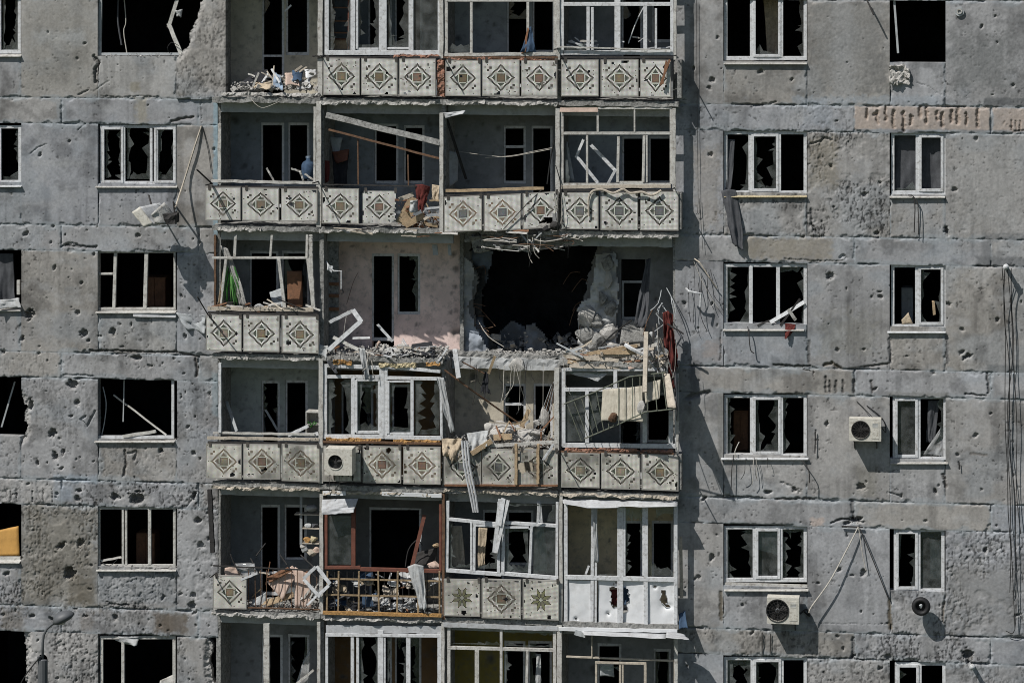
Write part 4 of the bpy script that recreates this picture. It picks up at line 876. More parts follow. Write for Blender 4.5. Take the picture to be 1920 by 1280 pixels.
# storey 1
post(1, 0, 412, 232, 345, 6, 'oldwhite'); rail(1, 0, 397, 339, 597, 343, 5, 'oldwhite'); rail(1, 0, 397, 350, 597, 352, 4, 'iron'); rail(1, 1, 606, 346, 790, 349, 2, 'iron')
post(1, 0, 590, 200, 345, 4, 'oldwhite', YG+.02, 591)
rail(1, 2, 836, 358, 1020, 353, 5, 'wood'); rail(1, 2, 836, 366, 1046, 362, 3, 'iron')
glaze(1, 3, [(1054, 203, 1054, 348, 6), (1259, 203, 1259, 345, 6), (1122, 203, 1260, 203, 4), (1056, 250, 1258, 250, 5), (1056, 346, 1258, 346, 5), (1121, 208, 1121, 248, 4), (1190, 206, 1190, 248, 3), (1101, 252, 1101, 344, 4), (1160, 256, 1158, 342, 5), (1208, 254, 1206, 342, 5), (1162, 342, 1206, 342, 4), (1213, 254, 1213, 342, 3)], [(1060, 1098, 300, 343, 'l')], m='oldwhite')
rail(1, 3, 1050, 351, 1258, 349, 6, 'palewood', YG-.03); rail(1, 3, 1050, 357, 1262, 357, 3, 'iron')
# storey 2
glaze(2, 0, [(412, 437, 412, 483, 0.1), (398, 483, 577, 483, 4), (442, 440, 440, 481, 5), (510, 441, 507, 481, 4), (424, 486, 417, 545, 5), (424, 486, 414, 575, 3), (523, 485, 534, 578, 6), (576, 440, 575, 485, 4), (577, 485, 588, 578, 5)], m='oldwhite')
post(2, 0, 583, 440, 486, 7, 'oldwhite', YG-.03); post(2, 0, 588, 486, 578, 7, 'oldwhite', YG-.03, 583)
rail(2, 0, 390, 578, 588, 581, 7, 'palewood'); rail(2, 0, 390, 586, 596, 589, 4, 'iron'); post(2, 0, 404, 440, 578, 4, 'rust', .0)
# storey 3
post(3, 0, 413, 680, 810, 5, 'white'); rail(3, 0, 400, 811, 590, 814, 4, 'oldwhite', YG-.02); rail(3, 0, 389, 820, 598, 824, 5, 'palewood', YG-.06); rail(3, 0, 390, 829, 598, 831, 4, 'iron')
glaze(3, 1, [(610, 682, 610, 822, 7), (716, 688, 716, 820, 9), (614, 685, 716, 689, 7), (614, 706, 714, 706, 6), (662, 708, 662, 816, 7), (612, 818, 720, 818, 8), (668, 712, 668, 810, 5), (711, 712, 711, 810, 4), (668, 810, 712, 810, 5), (668, 712, 711, 712, 4)],
      [(615, 658, 711, 813, 'rl'), (671, 709, 714, 808, 'lrtb')])
glaze(3, 1, [(724, 688, 724, 822, 6), (827, 712, 828, 824, 5), (722, 687, 826, 696, 6), (724, 708, 826, 710, 6), (773, 712, 773, 816, 6), (722, 819, 828, 821, 7), (728, 714, 728, 812, 5), (728, 813, 770, 813, 5), (728, 715, 770, 715, 3)], [(731, 769, 717, 811, 'lrb'), (778, 823, 714, 815, 'lrb')], y=YG-.004)
rail(3, 1, 606, 828, 828, 831, 4, 'rust', YG-.07); rail(3, 1, 606, 834, 828, 836, 4, 'iron')
glaze(3, 3, [(1057, 690, 1057, 836, 7), (1268, 720, 1268, 836, 5), (1055, 692, 1266, 692, 6), (1059, 730, 1200, 730, 7), (1101, 733, 1101, 830, 7), (1154, 692, 1154, 728, 7), (1209, 770, 1209, 830, 8), (1055, 834, 1268, 836, 8), (1258, 770, 1258, 832, 8)], [(1061, 1150, 696, 726, 't'), (1062, 1097, 734, 828, 'f'), (1106, 1204, 734, 828, 'l'), (1214, 1254, 760, 830, 'b')])
rail(3, 3, 1050, 846, 1264, 850, 3, 'rust', YG-.06); rail(3, 2, 905, 836, 1046, 828, 6, 'oldwhite', YG-.04); rail(3, 2, 834, 909, 1046, 910, 3, 'darkwood', YP-.01)
post(3, 2, 968, 832, 908, 5, 'wood', YP-.03); post(3, 2, 1009, 832, 906, 5, 'wood', YP-.03)
# storey 4
rail(4, 0, 400, 1060, 600, 1069, 2.5, 'iron', YG-.06, .03)
mb = MB()
for u in (466, 478, 489, 500, 512, 523, 535, 547, 558, 570, 582, 594): pbar(mb, u, 1068, u+rng.uniform(-1, 1), 1138, 1.2, YG-.06, None, .014)
pbar(mb, 464, 1138, 600, 1142, 2, YG-.06); mb.obj('railing', M['rust'], BAL[(4, 0)])
glaze(4, 1, [(611, 955, 611, 1062, 7), (663, 950, 663, 1062, 8), (608, 1063, 676, 1063, 6), (826, 945, 826, 1068, 5), (676, 1066, 828, 1070, 7)], [(616, 658, 966, 1058, 'f')], m='redwood', label='red-brown wooden glazing frame')
mb = MB()
for u in (614, 635, 673, 709, 746, 784, 824): pbar(mb, u, 1070, u+rng.uniform(-2, 2), 1150, 3, YG-.07, None, .025)
for v in (1084, 1114): pbar(mb, 610, v, 828, v+5, 3, YG-.055, None, .02)
mb.obj('railing', M['ochreiron'], BAL[(4, 1)]); mb = MB()
for i in range(18): pbar(mb, 616+i*11.6, 1072, 616+i*11.6, 1150, 1, YG-.03, None, .012)
mb.obj('railing', M['iron'], BAL[(4, 1)])
rail(4, 1, 606, 1148, 828, 1153, 6, 'foam', YP+.02, .06, 'foam_strip')
glaze(4, 2, [(840, 938, 838, 1068, 6), (838, 972, 936, 982, 6), (945, 979, 1046, 985, 6), (884, 978, 884, 1072, 4), (890, 979, 889, 1072, 5), (936, 940, 935, 1074, 6), (944, 984, 943, 1076, 6), (997, 982, 993, 1078, 5), (1045, 940, 1044, 1080, 5), (836, 1068, 940, 1076, 7), (940, 1074, 1047, 1083, 7), (892, 984, 934, 986, 4), (947, 988, 992, 988, 4)],
      [(843, 881, 982, 1064, 'lb'), (893, 932, 988, 1066, 'rb'), (948, 990, 990, 1072, 'lrtb'), (1000, 1041, 988, 1076, 'f'), (948, 1040, 944, 978, 'rt')])
glaze(4, 3, [(1061, 938, 1061, 1175, 7), (1112, 942, 1110, 1172, 6), (1118, 945, 1117, 1172, 4), (1163, 940, 1163, 1175, 11), (1211, 942, 1211, 1172, 8), (1267, 940, 1267, 1178, 7), (1060, 1081, 1266, 1086, 8), (1058, 940, 1268, 941, 5), (1058, 1172, 1268, 1177, 5), (1171, 950, 1171, 1078, 4), (1206, 950, 1206, 1078, 3)], [(1173, 1207, 952, 1077, 'lrt'), (1216, 1262, 950, 1080, 'bt'), (1122, 1157, 1040, 1078, 'b')])
def holed_board(k, b, u0, u1, v0, v1, holes, y=YG+.01):
    a = P(u0, v1, y); c = P(u1, v0, y); n = 30; xs = np.linspace(a.x, c.x, n+1); zs = np.linspace(a.z, c.z, int(n*1.5)+1); x, z = np.meshgrid(xs, zs); keep = np.ones((len(zs)-1, n), bool); xc = (x[:-1, :-1]+x[1:, 1:])/2; zc = (z[:-1, :-1]+z[1:, 1:])/2; yy = np.zeros(x.shape)
    for u, v, ru, rv in holes:
        hx, hz = xz(u, v, y); wb = fbm(xc*13, zc*13, 5, 3)-.5
        keep &= np.hypot((xc-hx)/(ru*PX), (zc-hz)/(rv*PX))+wb*1.5 > 1; yy += .05*np.exp(-(np.hypot((x-hx)/(ru*PX), (z-hz)/(rv*PX))/1.8)**2)
    yy += (fbm(x*4, z*4, 8, 2)-.5)*.02
    grid_solid('balcony_board', xs, zs, y+yy, keep, .02, np.ones(x.shape+(3,))*.6, M['white_board'], BAL[(k, b)])
holed_board(4, 3, 1066, 1107, 1088, 1170, [(1080, 1160, 2, 2)]); holed_board(4, 3, 1122, 1158, 1088, 1170, [(1156, 1118, 13, 19), (1140, 1150, 2, 2)]); holed_board(4, 3, 1168, 1207, 1089, 1172, [(1168, 1122, 10, 22)]); holed_board(4, 3, 1215, 1264, 1089, 1174, [(1244, 1120, 5, 13), (1252, 1136, 5, 3), (1228, 1100, 2, 2)])
rail(4, 3, 1048, 1178, 1270, 1182, 6, 'white_board', YG-.06, .08, 'drip_board')
# storey 5
post(5, 0, 500, 1168, 1330, 11, 'oldwhite', label='single pale post left standing in the opening')
glaze(5, 1, [(613, 1186, 613, 1330, 5), (661, 1192, 661, 1330, 6), (671, 1194, 671, 1330, 5), (714, 1180, 714, 1330, 11), (766, 1192, 766, 1330, 8), (824, 1185, 824, 1330, 7), (612, 1189, 828, 1191, 6), (722, 1194, 722, 1330, 3)], [(674, 708, 1194, 1320, 'lrb'), (726, 762, 1195, 1320, 'lr'), (770, 820, 1195, 1320, 'b')])
rail(5, 1, 612, 1178, 828, 1180, 14, 'metal', YG-.01, .03, 'fascia')
glaze(5, 2, [(842, 1172, 842, 1330, 6), (1040, 1180, 1040, 1330, 6), (840, 1213, 1042, 1218, 6), (893, 1215, 893, 1330, 5), (940, 1175, 940, 1330, 5), (989, 1218, 987, 1330, 5), (897, 1218, 897, 1330, 3)], [(846, 936, 1178, 1209, 'b'), (945, 1036, 1182, 1213, 'bt'), (945, 984, 1220, 1320, 'l')], m='oldwhite')
rail(5, 2, 832, 1170, 1046, 1178, 8, 'metal', YG-.05, .05, 'fascia')
glaze(5, 3, [(1062, 1230, 1268, 1238, 3), (1118, 1242, 1118, 1330, 4), (1163, 1242, 1163, 1330, 4), (1168, 1242, 1168, 1330, 3), (1210, 1242, 1210, 1330, 5), (1116, 1241, 1212, 1243, 4), (1110, 1190, 1110, 1232, 2), (1266, 1235, 1266, 1330, 5)], [(1122, 1160, 1248, 1290, 't')], m='palewood')
# insulation foam and broken brick along some ledges
for k, b, u0, u1, v, w, m in ((3, 1, 612, 715, 823, 6, 'foam'), (3, 1, 738, 826, 826, 5, 'foam'), (3, 3, 1060, 1262, 842, 7, 'brick'), (0, 1, 740, 828, 104, 4, 'brick'), (2, 1, 712, 780, 683, 8, 'palefoam'), (2, 1, 626, 660, 679, 8, 'foam'), (2, 1, 800, 826, 682, 7, 'foam'), (0, 2, 838, 1040, 110, 4, 'brick')):
    mb = MB(); a = P(u0, v, YG); c = P(u1, v, YG); roughbox(mb, a.x, c.x, YG-.07, YG, a.z-w*PX/2, a.z+w*PX/2, .03, .045, int(u0)); mb.obj('foam_strip' if 'foam' in m else 'broken_brick', M[m], BAL[(k, b)])
mb = MB(); a = P(819, 182, YP); c = P(832, 112, YP); roughbox(mb, a.x, c.x, YP+.03, YP+.12, a.z, c.z, .03, .05, 77); mb.obj('broken_brick', M['brick'], BAL[(0, 1)])
# torn front edge of the slabs: thin flakes of screed and sheet-metal drip strips
for k, b, u0, u1, v in ((0, 0, 415, 600, 176), (0, 1, 600, 815, 192), (0, 2, 838, 910, 193), (0, 2, 915, 1045, 193), (1, 0, 408, 490, 430), (1, 1, 600, 710, 432), (1, 1, 735, 782, 435), (2, 0, 422, 465, 670), (2, 0, 540, 590, 671), (3, 0, 397, 600, 912), (3, 1, 606, 828, 921), (3, 2, 832, 1046, 919), (3, 3, 1050, 1268, 926), (4, 0, 397, 590, 1150), (4, 1, 606, 828, 1158), (1, 3, 1050, 1130, 441), (1, 3, 1140, 1260, 442)):
    mb = MB(); a = P(u0, v, YS); c = P(u1, v, YS); roughbox(mb, a.x, c.x, YS-.035, YS+.02, a.z-.03, a.z+.02, .04, .05, int(u0+v)); mb.obj('screed_edge', M['rubble'] if k not in (3,) else M['palewood'], BAL[(k, b)])

# ------------------------------------------------------------------ loose things
def aircon(u0, u1, v0, v1, y0, depth, label, fan='grille', yaw=0, side=1, fu=.36, fr=.40):
    """outdoor unit: case, fan opening with ring and grille or bare hole, service panel, brackets"""
    p = P(u0, v1, y0); q = P(u1, v0, y0); x0, x1, z0, z1 = p.x, q.x, p.z, q.z; w = x1-x0; h = z1-z0
    root = empty('air_conditioner', ((x0+x1)/2, y0+depth, z0), label, 'air conditioner', 'outdoor air conditioning units')
    cx, cz, r = x0+w*fu, (z0+z1)/2, h*fr
    # case as a plate with a round hole, sides and back
    mb = MB(); n = 32; sq = []
    for k in range(n):
        a = 2*math.pi*k/n; c, s = math.cos(a), math.sin(a); tx = ((x1-cx) if c > 0 else (cx-x0))/max(abs(c), 1e-6); tz = (h/2)/max(abs(s), 1e-6); t = min(tx, tz); sq.append((cx+c*t, cz+s*t))
    rn = [(cx+r*math.cos(2*math.pi*k/n), cz+r*math.sin(2*math.pi*k/n)) for k in range(n)]
    vs = [(a, y0, b) for a, b in sq]+[(a, y0, b) for a, b in rn]+[(a, y0+.10, b) for a, b in rn]; fs = []
    for k in range(n): j = (k+1) % n; fs += [(k, j, n+j, n+k), (n+k, n+j, 2*n+j, 2*n+k)]
    mb.add(vs, fs)
    for (xa, za, xb, zb) in ((x0, z0, x1, z0), (x1, z0, x1, z1), (x1, z1, x0, z1), (x0, z1, x0, z0)): mb.add([(xa, y0, za), (xb, y0, zb), (xb, y0+depth, zb), (xa, y0+depth, za)], [(0, 1, 2, 3)])
    for (xa, za) in ((x0, z0), (x0, z1), (x1, z0), (x1, z1)):   # corner fill of the round plate
        pass
    mb.add([(x0, y0+.004, z0), (x1, y0+.004, z0), (x1, y0+.004, z1), (x0, y0+.004, z1)], [])
    mb.add([(x0, y0+depth, z0), (x1, y0+depth, z0), (x1, y0+depth, z1), (x0, y0+depth, z1)], [(3, 2, 1, 0)])
    # little wedges closing the four corners
    for k in range(n):
        j = (k+1) % n; a, b = sq[k], sq[j]
        if abs(a[0]-b[0]) > 1e-5 and abs(a[1]-b[1]) > 1e-5:
            corner = (x1 if (a[0]+b[0])/2 > cx else x0, z1 if (a[1]+b[1])/2 > cz else z0); mb.add([(a[0], y0, a[1]), (corner[0], y0, corner[1]), (b[0], y0, b[1])], [(0, 1, 2)])
    case = mb.obj('case', M['acwhite'], root, bevel=.006)
    mb = MB(); mb.disc((cx, y0+.09, cz), r*.99, .008, 24); mb.obj('fan_recess', M['iron'] if fan == 'grille' else M['black'], root)
    mb = MB(); mb.disc((cx, y0-.002, cz), r*1.06, .012, 28, r_in=r*.98); mb.obj('fan_ring', M['acwhite'] if fan == 'hole' else M['iron'], root)
    mb = MB()
    for k in range(5 if fan != 'hole' else 3):
        a = 2*math.pi*k/5+.4; d = Vector((math.cos(a), 0, math.sin(a))); e = Vector((-math.sin(a), 0, math.cos(a))); c = Vector((cx, y0+.05, cz)); b0 = c+d*r*.15; b1 = c+d*r*.82
        up = Vector((0, .02, 0)); mb.hexa([b0-e*r*.1-up, b1-e*r*.3-up, b1+e*r*.22+up, b0+e*r*.12+up, b0-e*r*.1-up*.6, b1-e*r*.3-up*.6, b1+e*r*.22+up*1.3, b0+e*r*.12+up*1.3])
    mb.obj('fan', M['iron'], root)
    mb = MB(); mb.disc((cx, y0+.03, cz), r*.2, .03, 14); mb.obj('fan_hub', M['dimwhite'] if fan == 'open' else M['iron'], root)
    if fan in ('grille', 'open'):
        mb = MB()
        for rr in ([.3, .45, .6, .75, .88] if fan == 'grille' else [.5, .75]): mb.disc((cx, y0-.004, cz), r*rr+.004, .004, 24, r_in=r*rr)
        for k in range(8): a = math.pi*k/8; mb.bar((cx-r*math.cos(a), y0-.009, cz-r*math.sin(a)), (cx+r*math.cos(a), y0-.009, cz+r*math.sin(a)), .006, .005)
        mb.obj('fan_grille', M['iron'], root)
    if fan != 'hole':
        mb = MB(); a, b = x0+w*.70, x1-w*.06; mb.box(a, b, y0-.006, y0-.001, z0+h*.12, z1-h*.12); mb.obj('service_panel', M['acwhite'], root, bevel=.003)
        mb = MB()
        for k in range(4): mb.box(a+.02, b-.02, y0-.012, y0-.007, z1-h*(.2+.05*k)-.006, z1-h*(.2+.05*k)); 
        mb.obj('vent_slots', M['dimwhite'], root)
    mb = MB()
    for xx in (x0+w*.15, x1-w*.15): mb.bar((xx, y0+.02, z0-.015), (xx, y0+depth+.12, z0-.015), .03, .02, (0, 0, 1)); mb.bar((xx, y0+depth+.05, z0-.02), (xx, y0+depth+.11, z0-.22), .025, .02, (1, 0, 0))
    mb.obj('bracket', M['iron'], root)
    return root
aircon(1592, 1652, 786, 826, -.42, .30, 'white air conditioner on the right-hand wall between two windows, fan grille intact', 'grille')
aircon(1438, 1498, 1121, 1168, -.42, .30, 'white air conditioner under a window with its fan bared and a pale hub', 'open', fu=.33, fr=.42)
aircon(610, 660, 842, 890, -.95, .42, 'dirty beige air conditioner on the tiled parapet with an empty round fan hole', 'hole', fu=.37, fr=.28)
pipe('air_conditioner_cable', [(1645, 792, -.2), (1620, 765, -.05), (1606, 752, -.02)], .008, M['cable'], 'pair of thin black lines tying the grilled air conditioner to the wall', 'cable', sub=4)
pipe('air_conditioner_cable', [(1652, 800, -.2), (1661, 810, -.06), (1655, 785, -.04), (1625, 760, -.02)], .010, M['cable'], 'loose black pipe looping beside the grilled air conditioner', 'cable', sub=4)
pipe('air_conditioner_cable', [(1500, 1150, -.2), (1512, 1142, -.1), (1518, 1154, -.06), (1508, 1146, -.04)], .02, M['cable'], 'bundle of torn black pipe at the side of the air conditioner with bared fan', 'cable', sub=4)
# smashed unit hanging from the wall on the left
root = empty('air_conditioner', P(290, 425, -.6), 'smashed air conditioner case torn open and hanging over a beam', 'air conditioner', 'outdoor air conditioning units')
sheet('front_panel', [(247, 398, -.98), (262, 388, -.95), (288, 420, -.95), (270, 426, -.99)], M['acwhite'], n=8, bend=.02, seed=2, solid=.02, parent=root)
sheet('case', [(262, 388, -.95), (300, 380, -.72), (333, 412, -.5), (286, 424, -.93)], M['metal'], n=8, bend=.05, seed=4, solid=.015, parent=root)
sheet('torn_side', [(284, 402, -.9), (308, 378, -.66), (334, 418, -.55), (292, 418, -.85)], M['oldwhite'], n=8, bend=.07, seed=6, solid=.012, parent=root)
mb = MB(); roughbox(mb, P(268, 400, -.8).x, P(328, 400, -.8).x, -.78, -.45, P(290, 418, -.8).z, P(290, 402, -.8).z, .08, .05, 8); mb.obj('compressor', M['iron'], root)
mb = MB(); mb.bar(P(284, 385, -.55), P(279, 366, -.2), .03, .03); mb.bar(P(325, 378, -.55), P(330, 420, -.5), .03, .03); mb.bar(P(325, 380, -.5), P(325, 380, .0), .03, .03, (0, 0, 1)); mb.obj('bracket', M['iron'], root)
pipe('plastic_conduit', [(328, 392, -.5), (345, 340, -.12), (365, 275, -.08), (378, 236, -.02)], .022, M['palewood'], 'pale conduit running down the wall to the smashed air conditioner', 'conduit', sub=4)
pipe('wall_cable', [(380, 240, -.02), (390, 280, -.03), (396, 322, -.03)], .008, M['cable'], 'thin black cable dangling beside the pale conduit', 'cable', sub=4)

# street lamp in front of the block
LY = -7.0
root = empty('street_lamp', (P(80, 1200, LY).x, LY, GZ), 'grey street lamp on a curved arm in front of the building', 'street lamp')
ptb = P(80, 1235, LY); mb = MB(); mb.tube([(ptb.x, LY, GZ), (ptb.x, LY, ptb.z)], .085, 10); mb.obj('pole', M['lampgrey'], root, smooth=True)
mb = MB(); mb.tube([P(80, 1240, LY), P(80, 1205, LY), P(82, 1190, LY), P(88, 1178, LY), P(97, 1170, LY), P(106, 1164, LY)], .026, 8); mb.obj('arm', M['lampgrey'], root, smooth=True)
mb = MB(); mb.disc((ptb.x, LY, ptb.z), .10, .0, 12); mb.tube([P(80, 1236, LY), P(80, 1280, LY)], .10, 12); mb.tube([P(73, 1230, LY-.05), P(73, 1240, LY-.05)], .035, 8); mb.obj('clamp', M['lampgrey'], root)
mb = MB(); a = P(99, 1168, LY); b = P(138, 1150, LY); d = (b-a); vs = []; N = 9; prof = [.10, .6, .9, 1, 1, .95, .85, .65, .25]
for i, pr in enumerate(prof):
    c = a+d*(i/(N-1)); up = Vector((-d.z, 0, d.x)).normalized()
    for k in range(10): t = 2*math.pi*k/10; vs.append(c+up*(.15*pr*math.cos(t)*(1 if math.cos(t) > 0 else .55))+Vector((0, 1, 0))*(.2*pr*math.sin(t)))
mb.add(vs, [(i*10+k, i*10+(k+1) % 10, (i+1)*10+(k+1) % 10, (i+1)*10+k) for i in range(N-1) for k in range(10)]+[tuple(range(10))[::-1], tuple((N-1)*10+k for k in range(10))]); mb.obj('lamp_head', M['lampgrey'], root, smooth=True)
mb = MB(); c = a+d*.32+Vector((0, 0, -.045)); mb.rock(c, .09, (1.2, .9, .5), 3); mb.obj('lens', M['lens'], root, smooth=True)
pipe('lamp_wire', [(74, 1232, LY-.1), (50, 1262, LY-.1), (28, 1300, LY-.1)], .012, M['cable'], 'black wire slanting away from the street lamp pole', 'cable', sub=4)

# right-hand wall fittings
def wall_pipe(u, v, du, label):
    root = empty('vent_pipe', P(u, v, 0), label, 'vent pipe', 'pipe stubs in the outer wall')
    mb = MB(); p = P(u, v, 0); mb.tube([p, p+Vector((0, -.30, .03))], .045, 12); mb.obj('pipe', M['iron'], root, smooth=True)
    mb = MB(); q = p+Vector((0, -.30, .03)); mb.tube([q+Vector((0, -.03, 0)), q+Vector((0, .05, 0))], .062, 14); mb.obj('cap', M['white'], root, smooth=True)
wall_pipe(1886, 500, 0, 'short pipe with a white cap that black cables hang from'); wall_pipe(1823, 1246, 0, 'short white-capped pipe stub low on the wall beside a chipped patch')
for i, (uo, w_, vb) in enumerate(((1879, 4, 1110), (1884, 5, 1178), (1889, 6, 1180), (1896, 3, 1000))):
    R = random.Random(i); pts = [(uo, 503, -.27)]+[(uo+(j*2.0)+R.uniform(-w_, w_), 503+(vb-503)*j/8, -.10) for j in range(1, 9)]
    if i == 2: pts.append((1886, 1182, -.08))
    pipe('hanging_cable', pts, .009, M['cable'], 'thin black cable hanging down the wall from the white-capped pipe', 'cable', 'black cables hanging from the pipe', sub=4)
root = empty('wall_disc', P(1799, 22, 0), 'round white plate fixed to the wall near the top edge', 'disc'); mb = MB(); mb.disc(P(1799, 22, -.01), .10, .04, 20); mb.obj('plate', M['dimwhite'], root); mb = MB(); mb.disc(P(1799, 22, -.055), .055, .02, 16, r_in=.035); mb.obj('ring', M['oldwhite'], root)
# round black housing under the low window
root = empty('round_fan', P(1728, 1150, -.2), 'black round fan housing hanging under the window', 'fan')
c = P(1727, 1136, -.28); mb = MB(); vs = []
for i in range(22):
    for k in range(10):
        a, t = 2*math.pi*i/22, 2*math.pi*k/10; rr = .145+.055*math.cos(t); vs.append((c.x+rr*math.cos(a), c.y+.09*math.sin(t), c.z+rr*math.sin(a)))
mb.add(vs, [(i*10+k, ((i+1) % 22)*10+k, ((i+1) % 22)*10+(k+1) % 10, i*10+(k+1) % 10) for i in range(22) for k in range(10)]); mb.obj('housing', M['black'], root, smooth=True)
mb = MB(); mb.disc(c+Vector((0, .03, 0)), .12, .01, 18); mb.obj('back_plate', M['iron'], root); mb = MB(); mb.rock(c+Vector((0, -.04, .01)), .04, (1, .6, 1), 5); mb.obj('motor', M['dimwhite'], root)
mb = MB(); mb.tube([c, (c.x, -.01, c.z)], .03, 8); mb.obj('bracket', M['iron'], root)
# rope and wires from the burst above the windows
pipe('stay_rope', [(1609, 988, -.10), (1585, 1035, -.14), (1555, 1090, -.18), (1522, 1136, -.2), (1517, 1148, -.2)], .014, M['rope'], 'pale rope slanting down from the burst joint to the air conditioner', 'rope', sub=5)
pipe('stay_rope', [(1610, 988, -.10), (1616, 1030, -.1), (1623, 1068, -.08)], .010, M['rope'], 'short pale rope hanging straight from the burst joint', 'rope', sub=5)
pipe('stay_wire', [(1612, 990, -.10), (1635, 1045, -.1), (1655, 1095, -.08), (1666, 1122, -.05)], .012, M['iron'], 'dark wire slanting from the burst joint towards the right window', 'wire', sub=5)
mb = MB(); mb.bar(P(1578, 986, -.06), P(1618, 988, -.06), .025, .03); mb.obj('bent_rod', M['iron'], None, 'dark rod lying level at the burst joint where ropes are tied', 'rod')
pipe('thin_wire', [(1306, 0, -.06), (1307, 200, -.05), (1309, 380, -.06), (1305, 400, -.07), (1312, 398, -.06), (1311, 372, -.06), (1318, 470, -.05)], .005, M['cable'], 'thin dark wire running down the wall right of the loggias with a small loop', 'wire', sub=3)
# bits hanging off the right wall between the bay and the windows
pipe('bent_strip', [(1286, 540, -.25), (1292, 546, -.3), (1306, 549, -.3), (1314, 550, -.28), (1313, 575, -.25)], .022, M['white'], 'bent white plastic strip sticking out of the wall beside the bay', 'strip')
pipe('bent_strip', [(1302, 485, -.06), (1312, 492, -.2), (1330, 520, -.2), (1344, 540, -.1)], .014, M['palewood'], 'splintered thin batten leaning off the wall left of the window', 'strip')
pipe('thin_wire', [(1300, 488, -.1), (1303, 540, -.12), (1300, 600, -.1), (1308, 625, -.08)], .005, M['cable'], 'fine wire dangling from the batten left of the window', 'wire', sub=4)
pipe('thin_wire', [(1301, 490, -.15), (1318, 530, -.15), (1335, 560, -.12), (1347, 578, -.1)], .006, M['rope'], 'pale cord slanting from the batten towards the window corner', 'wire', sub=4)
for (pts, r, m, lab) in (([(1402, 612, -.05), (1404, 625, -.12), (1407, 655, -.14), (1414, 662, -.12)], .012, 'iron', 'bent dark rod dangling below the sill of the middle window'), ([(1703, 366, -.06), (1715, 374, -.12), (1714, 436, -.1)], .012, 'iron', 'dark rod bent over the sill of the curtained window'), ([(1712, 368, -.05), (1721, 384, -.1), (1722, 440, -.1)], .010, 'iron', 'longer dark wire hanging beside the bent rod under the curtained window'),
                         ([(1376, 852, -.06), (1372, 880, -.1), (1371, 918, -.1)], .010, 'iron', 'dark wire hanging straight below the broken sill'), ([(1386, 828, .0), (1378, 846, -.08), (1380, 858, -.08)], .010, 'rope', 'pale twisted strip poking over the broken sill'), ([(1529, 808, -.05), (1528, 850, -.06)], .012, 'iron', 'short dark rod standing against the wall near the grilled air conditioner'),
                         ([(1503, 862, -.06), (1516, 880, -.2), (1518, 905, -.2)], .012, 'iron', 'bent dark rod off the right corner of the broken sill'), ([(1429, 1185, -.03), (1429, 1226, -.03)], .012, 'iron', 'upright rusty rod on the beam below the bared fan, left of two'), ([(1445, 1187, -.03), (1444, 1224, -.03)], .012, 'iron', 'upright rusty rod on the beam below the bared fan, right of two'),
                         ([(1625, 0, -.1), (1630, 10, -.2), (1638, 28, -.3)], .02, 'iron', 'dark bracket end poking in at the top edge'), ([(1798, 866, -.05), (1799, 880, -.05)], .012, 'iron', 'short dark stub hanging on the wall right of the grilled unit')):
    pipe('bent_rod', pts, r, M[m], lab, 'rod', sub=3)
# cloths at windows on the right
cloth('hanging_curtain', pl((1352, 358, .0), (1366, 354, -.06), (1380, 357, -.02)), pl((1376, 462, -.16), (1386, 474, -.18), (1398, 470, -.16)), M['greycloth'], 'long grey curtain hanging out of a window over the sill', 'curtain', folds=3, amp=.07, seed=3, ragged=.1)
cloth('hanging_curtain', pl((1358, 260, .16), (1378, 262, .16)), pl((1356, 360, .12), (1372, 356, .06)), M['greycloth'], 'dark curtain still inside the window above the long hanging one', 'curtain', folds=3, amp=.04, seed=4)
cloth('red_rag', pl((1472, 606, .02), (1492, 608, .0)), pl((1474, 640, -.10), (1488, 622, -.08)), M['redcloth'], 'small red rag draped over a window sill', 'rag', folds=2, amp=.05, seed=5, ragged=.3)
for i, (u0, v0, u1, v1, w, m) in enumerate(((1445, 604, 1508, 566, 7, 'white'), (1463, 610, 1500, 560, 4, 'iron'), (1478, 580, 1492, 600, 6, 'oldwhite'), (1420, 610, 1470, 590, 3, 'iron'))): plank('broken_batten', u0, v0, u1, v1, w, .0, .05, M[m], 'broken %s batten among wreckage in the window with the red rag' % ['long white', 'thin dark', 'short stout white', 'low thin dark'][i], 'batten')
cloth('net_curtain', pl((1677, 252, .24), (1768, 252, .24)), pl((1677, 358, .24), (1768, 360, .24)), M['greycloth'], 'grey net curtain drawn across the whole window', 'curtain', folds=11, amp=.035, seed=6, ragged=.02)
cloth('net_curtain', pl((1740, 750, .22), (1762, 750, .22)), pl((1738, 830, .22), (1752, 835, .2)), M['greycloth'], 'grey curtain bunched at the right side of the window by the grilled unit', 'curtain', folds=3, amp=.04, seed=7)
cloth('plastic_film', pl((1765, 800, .16), (1772, 800, .16)), pl((1728, 855, .1), (1768, 858, .1)), M['film'], 'torn clear film slumped in the lower corner of the window', 'film', folds=3, amp=.04, seed=8)
cloth('net_curtain', pl((1430, -20, .75), (1462, -22, .75)), pl((1440, 110, .75), (1462, 112, .75)), M['beigecloth'], 'beige curtain inside the top window of the right wall', 'curtain', folds=3, amp=.03, seed=9)
sheet('curtain_scrap', [(1418, 990, .22), (1460, 992, .22), (1458, 1040, .22), (1422, 1030, .22)], M['palecloth'], 'pale blind scrap stuck in the middle pane above the apron board', 'blind', seed=4)
sheet('patterned_board', [(1744, 1012, .4), (1770, 1012, .4), (1770, 1085, .4), (1744, 1085, .4)], M['palecloth'], 'pale spotted board just inside the window beside the round fan', 'board', seed=5)
plank('wood_stick', 1750, 565, 1752, 590, 5, .10, .12, M['wood'], 'short yellow stick stuck in a broken pane', 'stick')
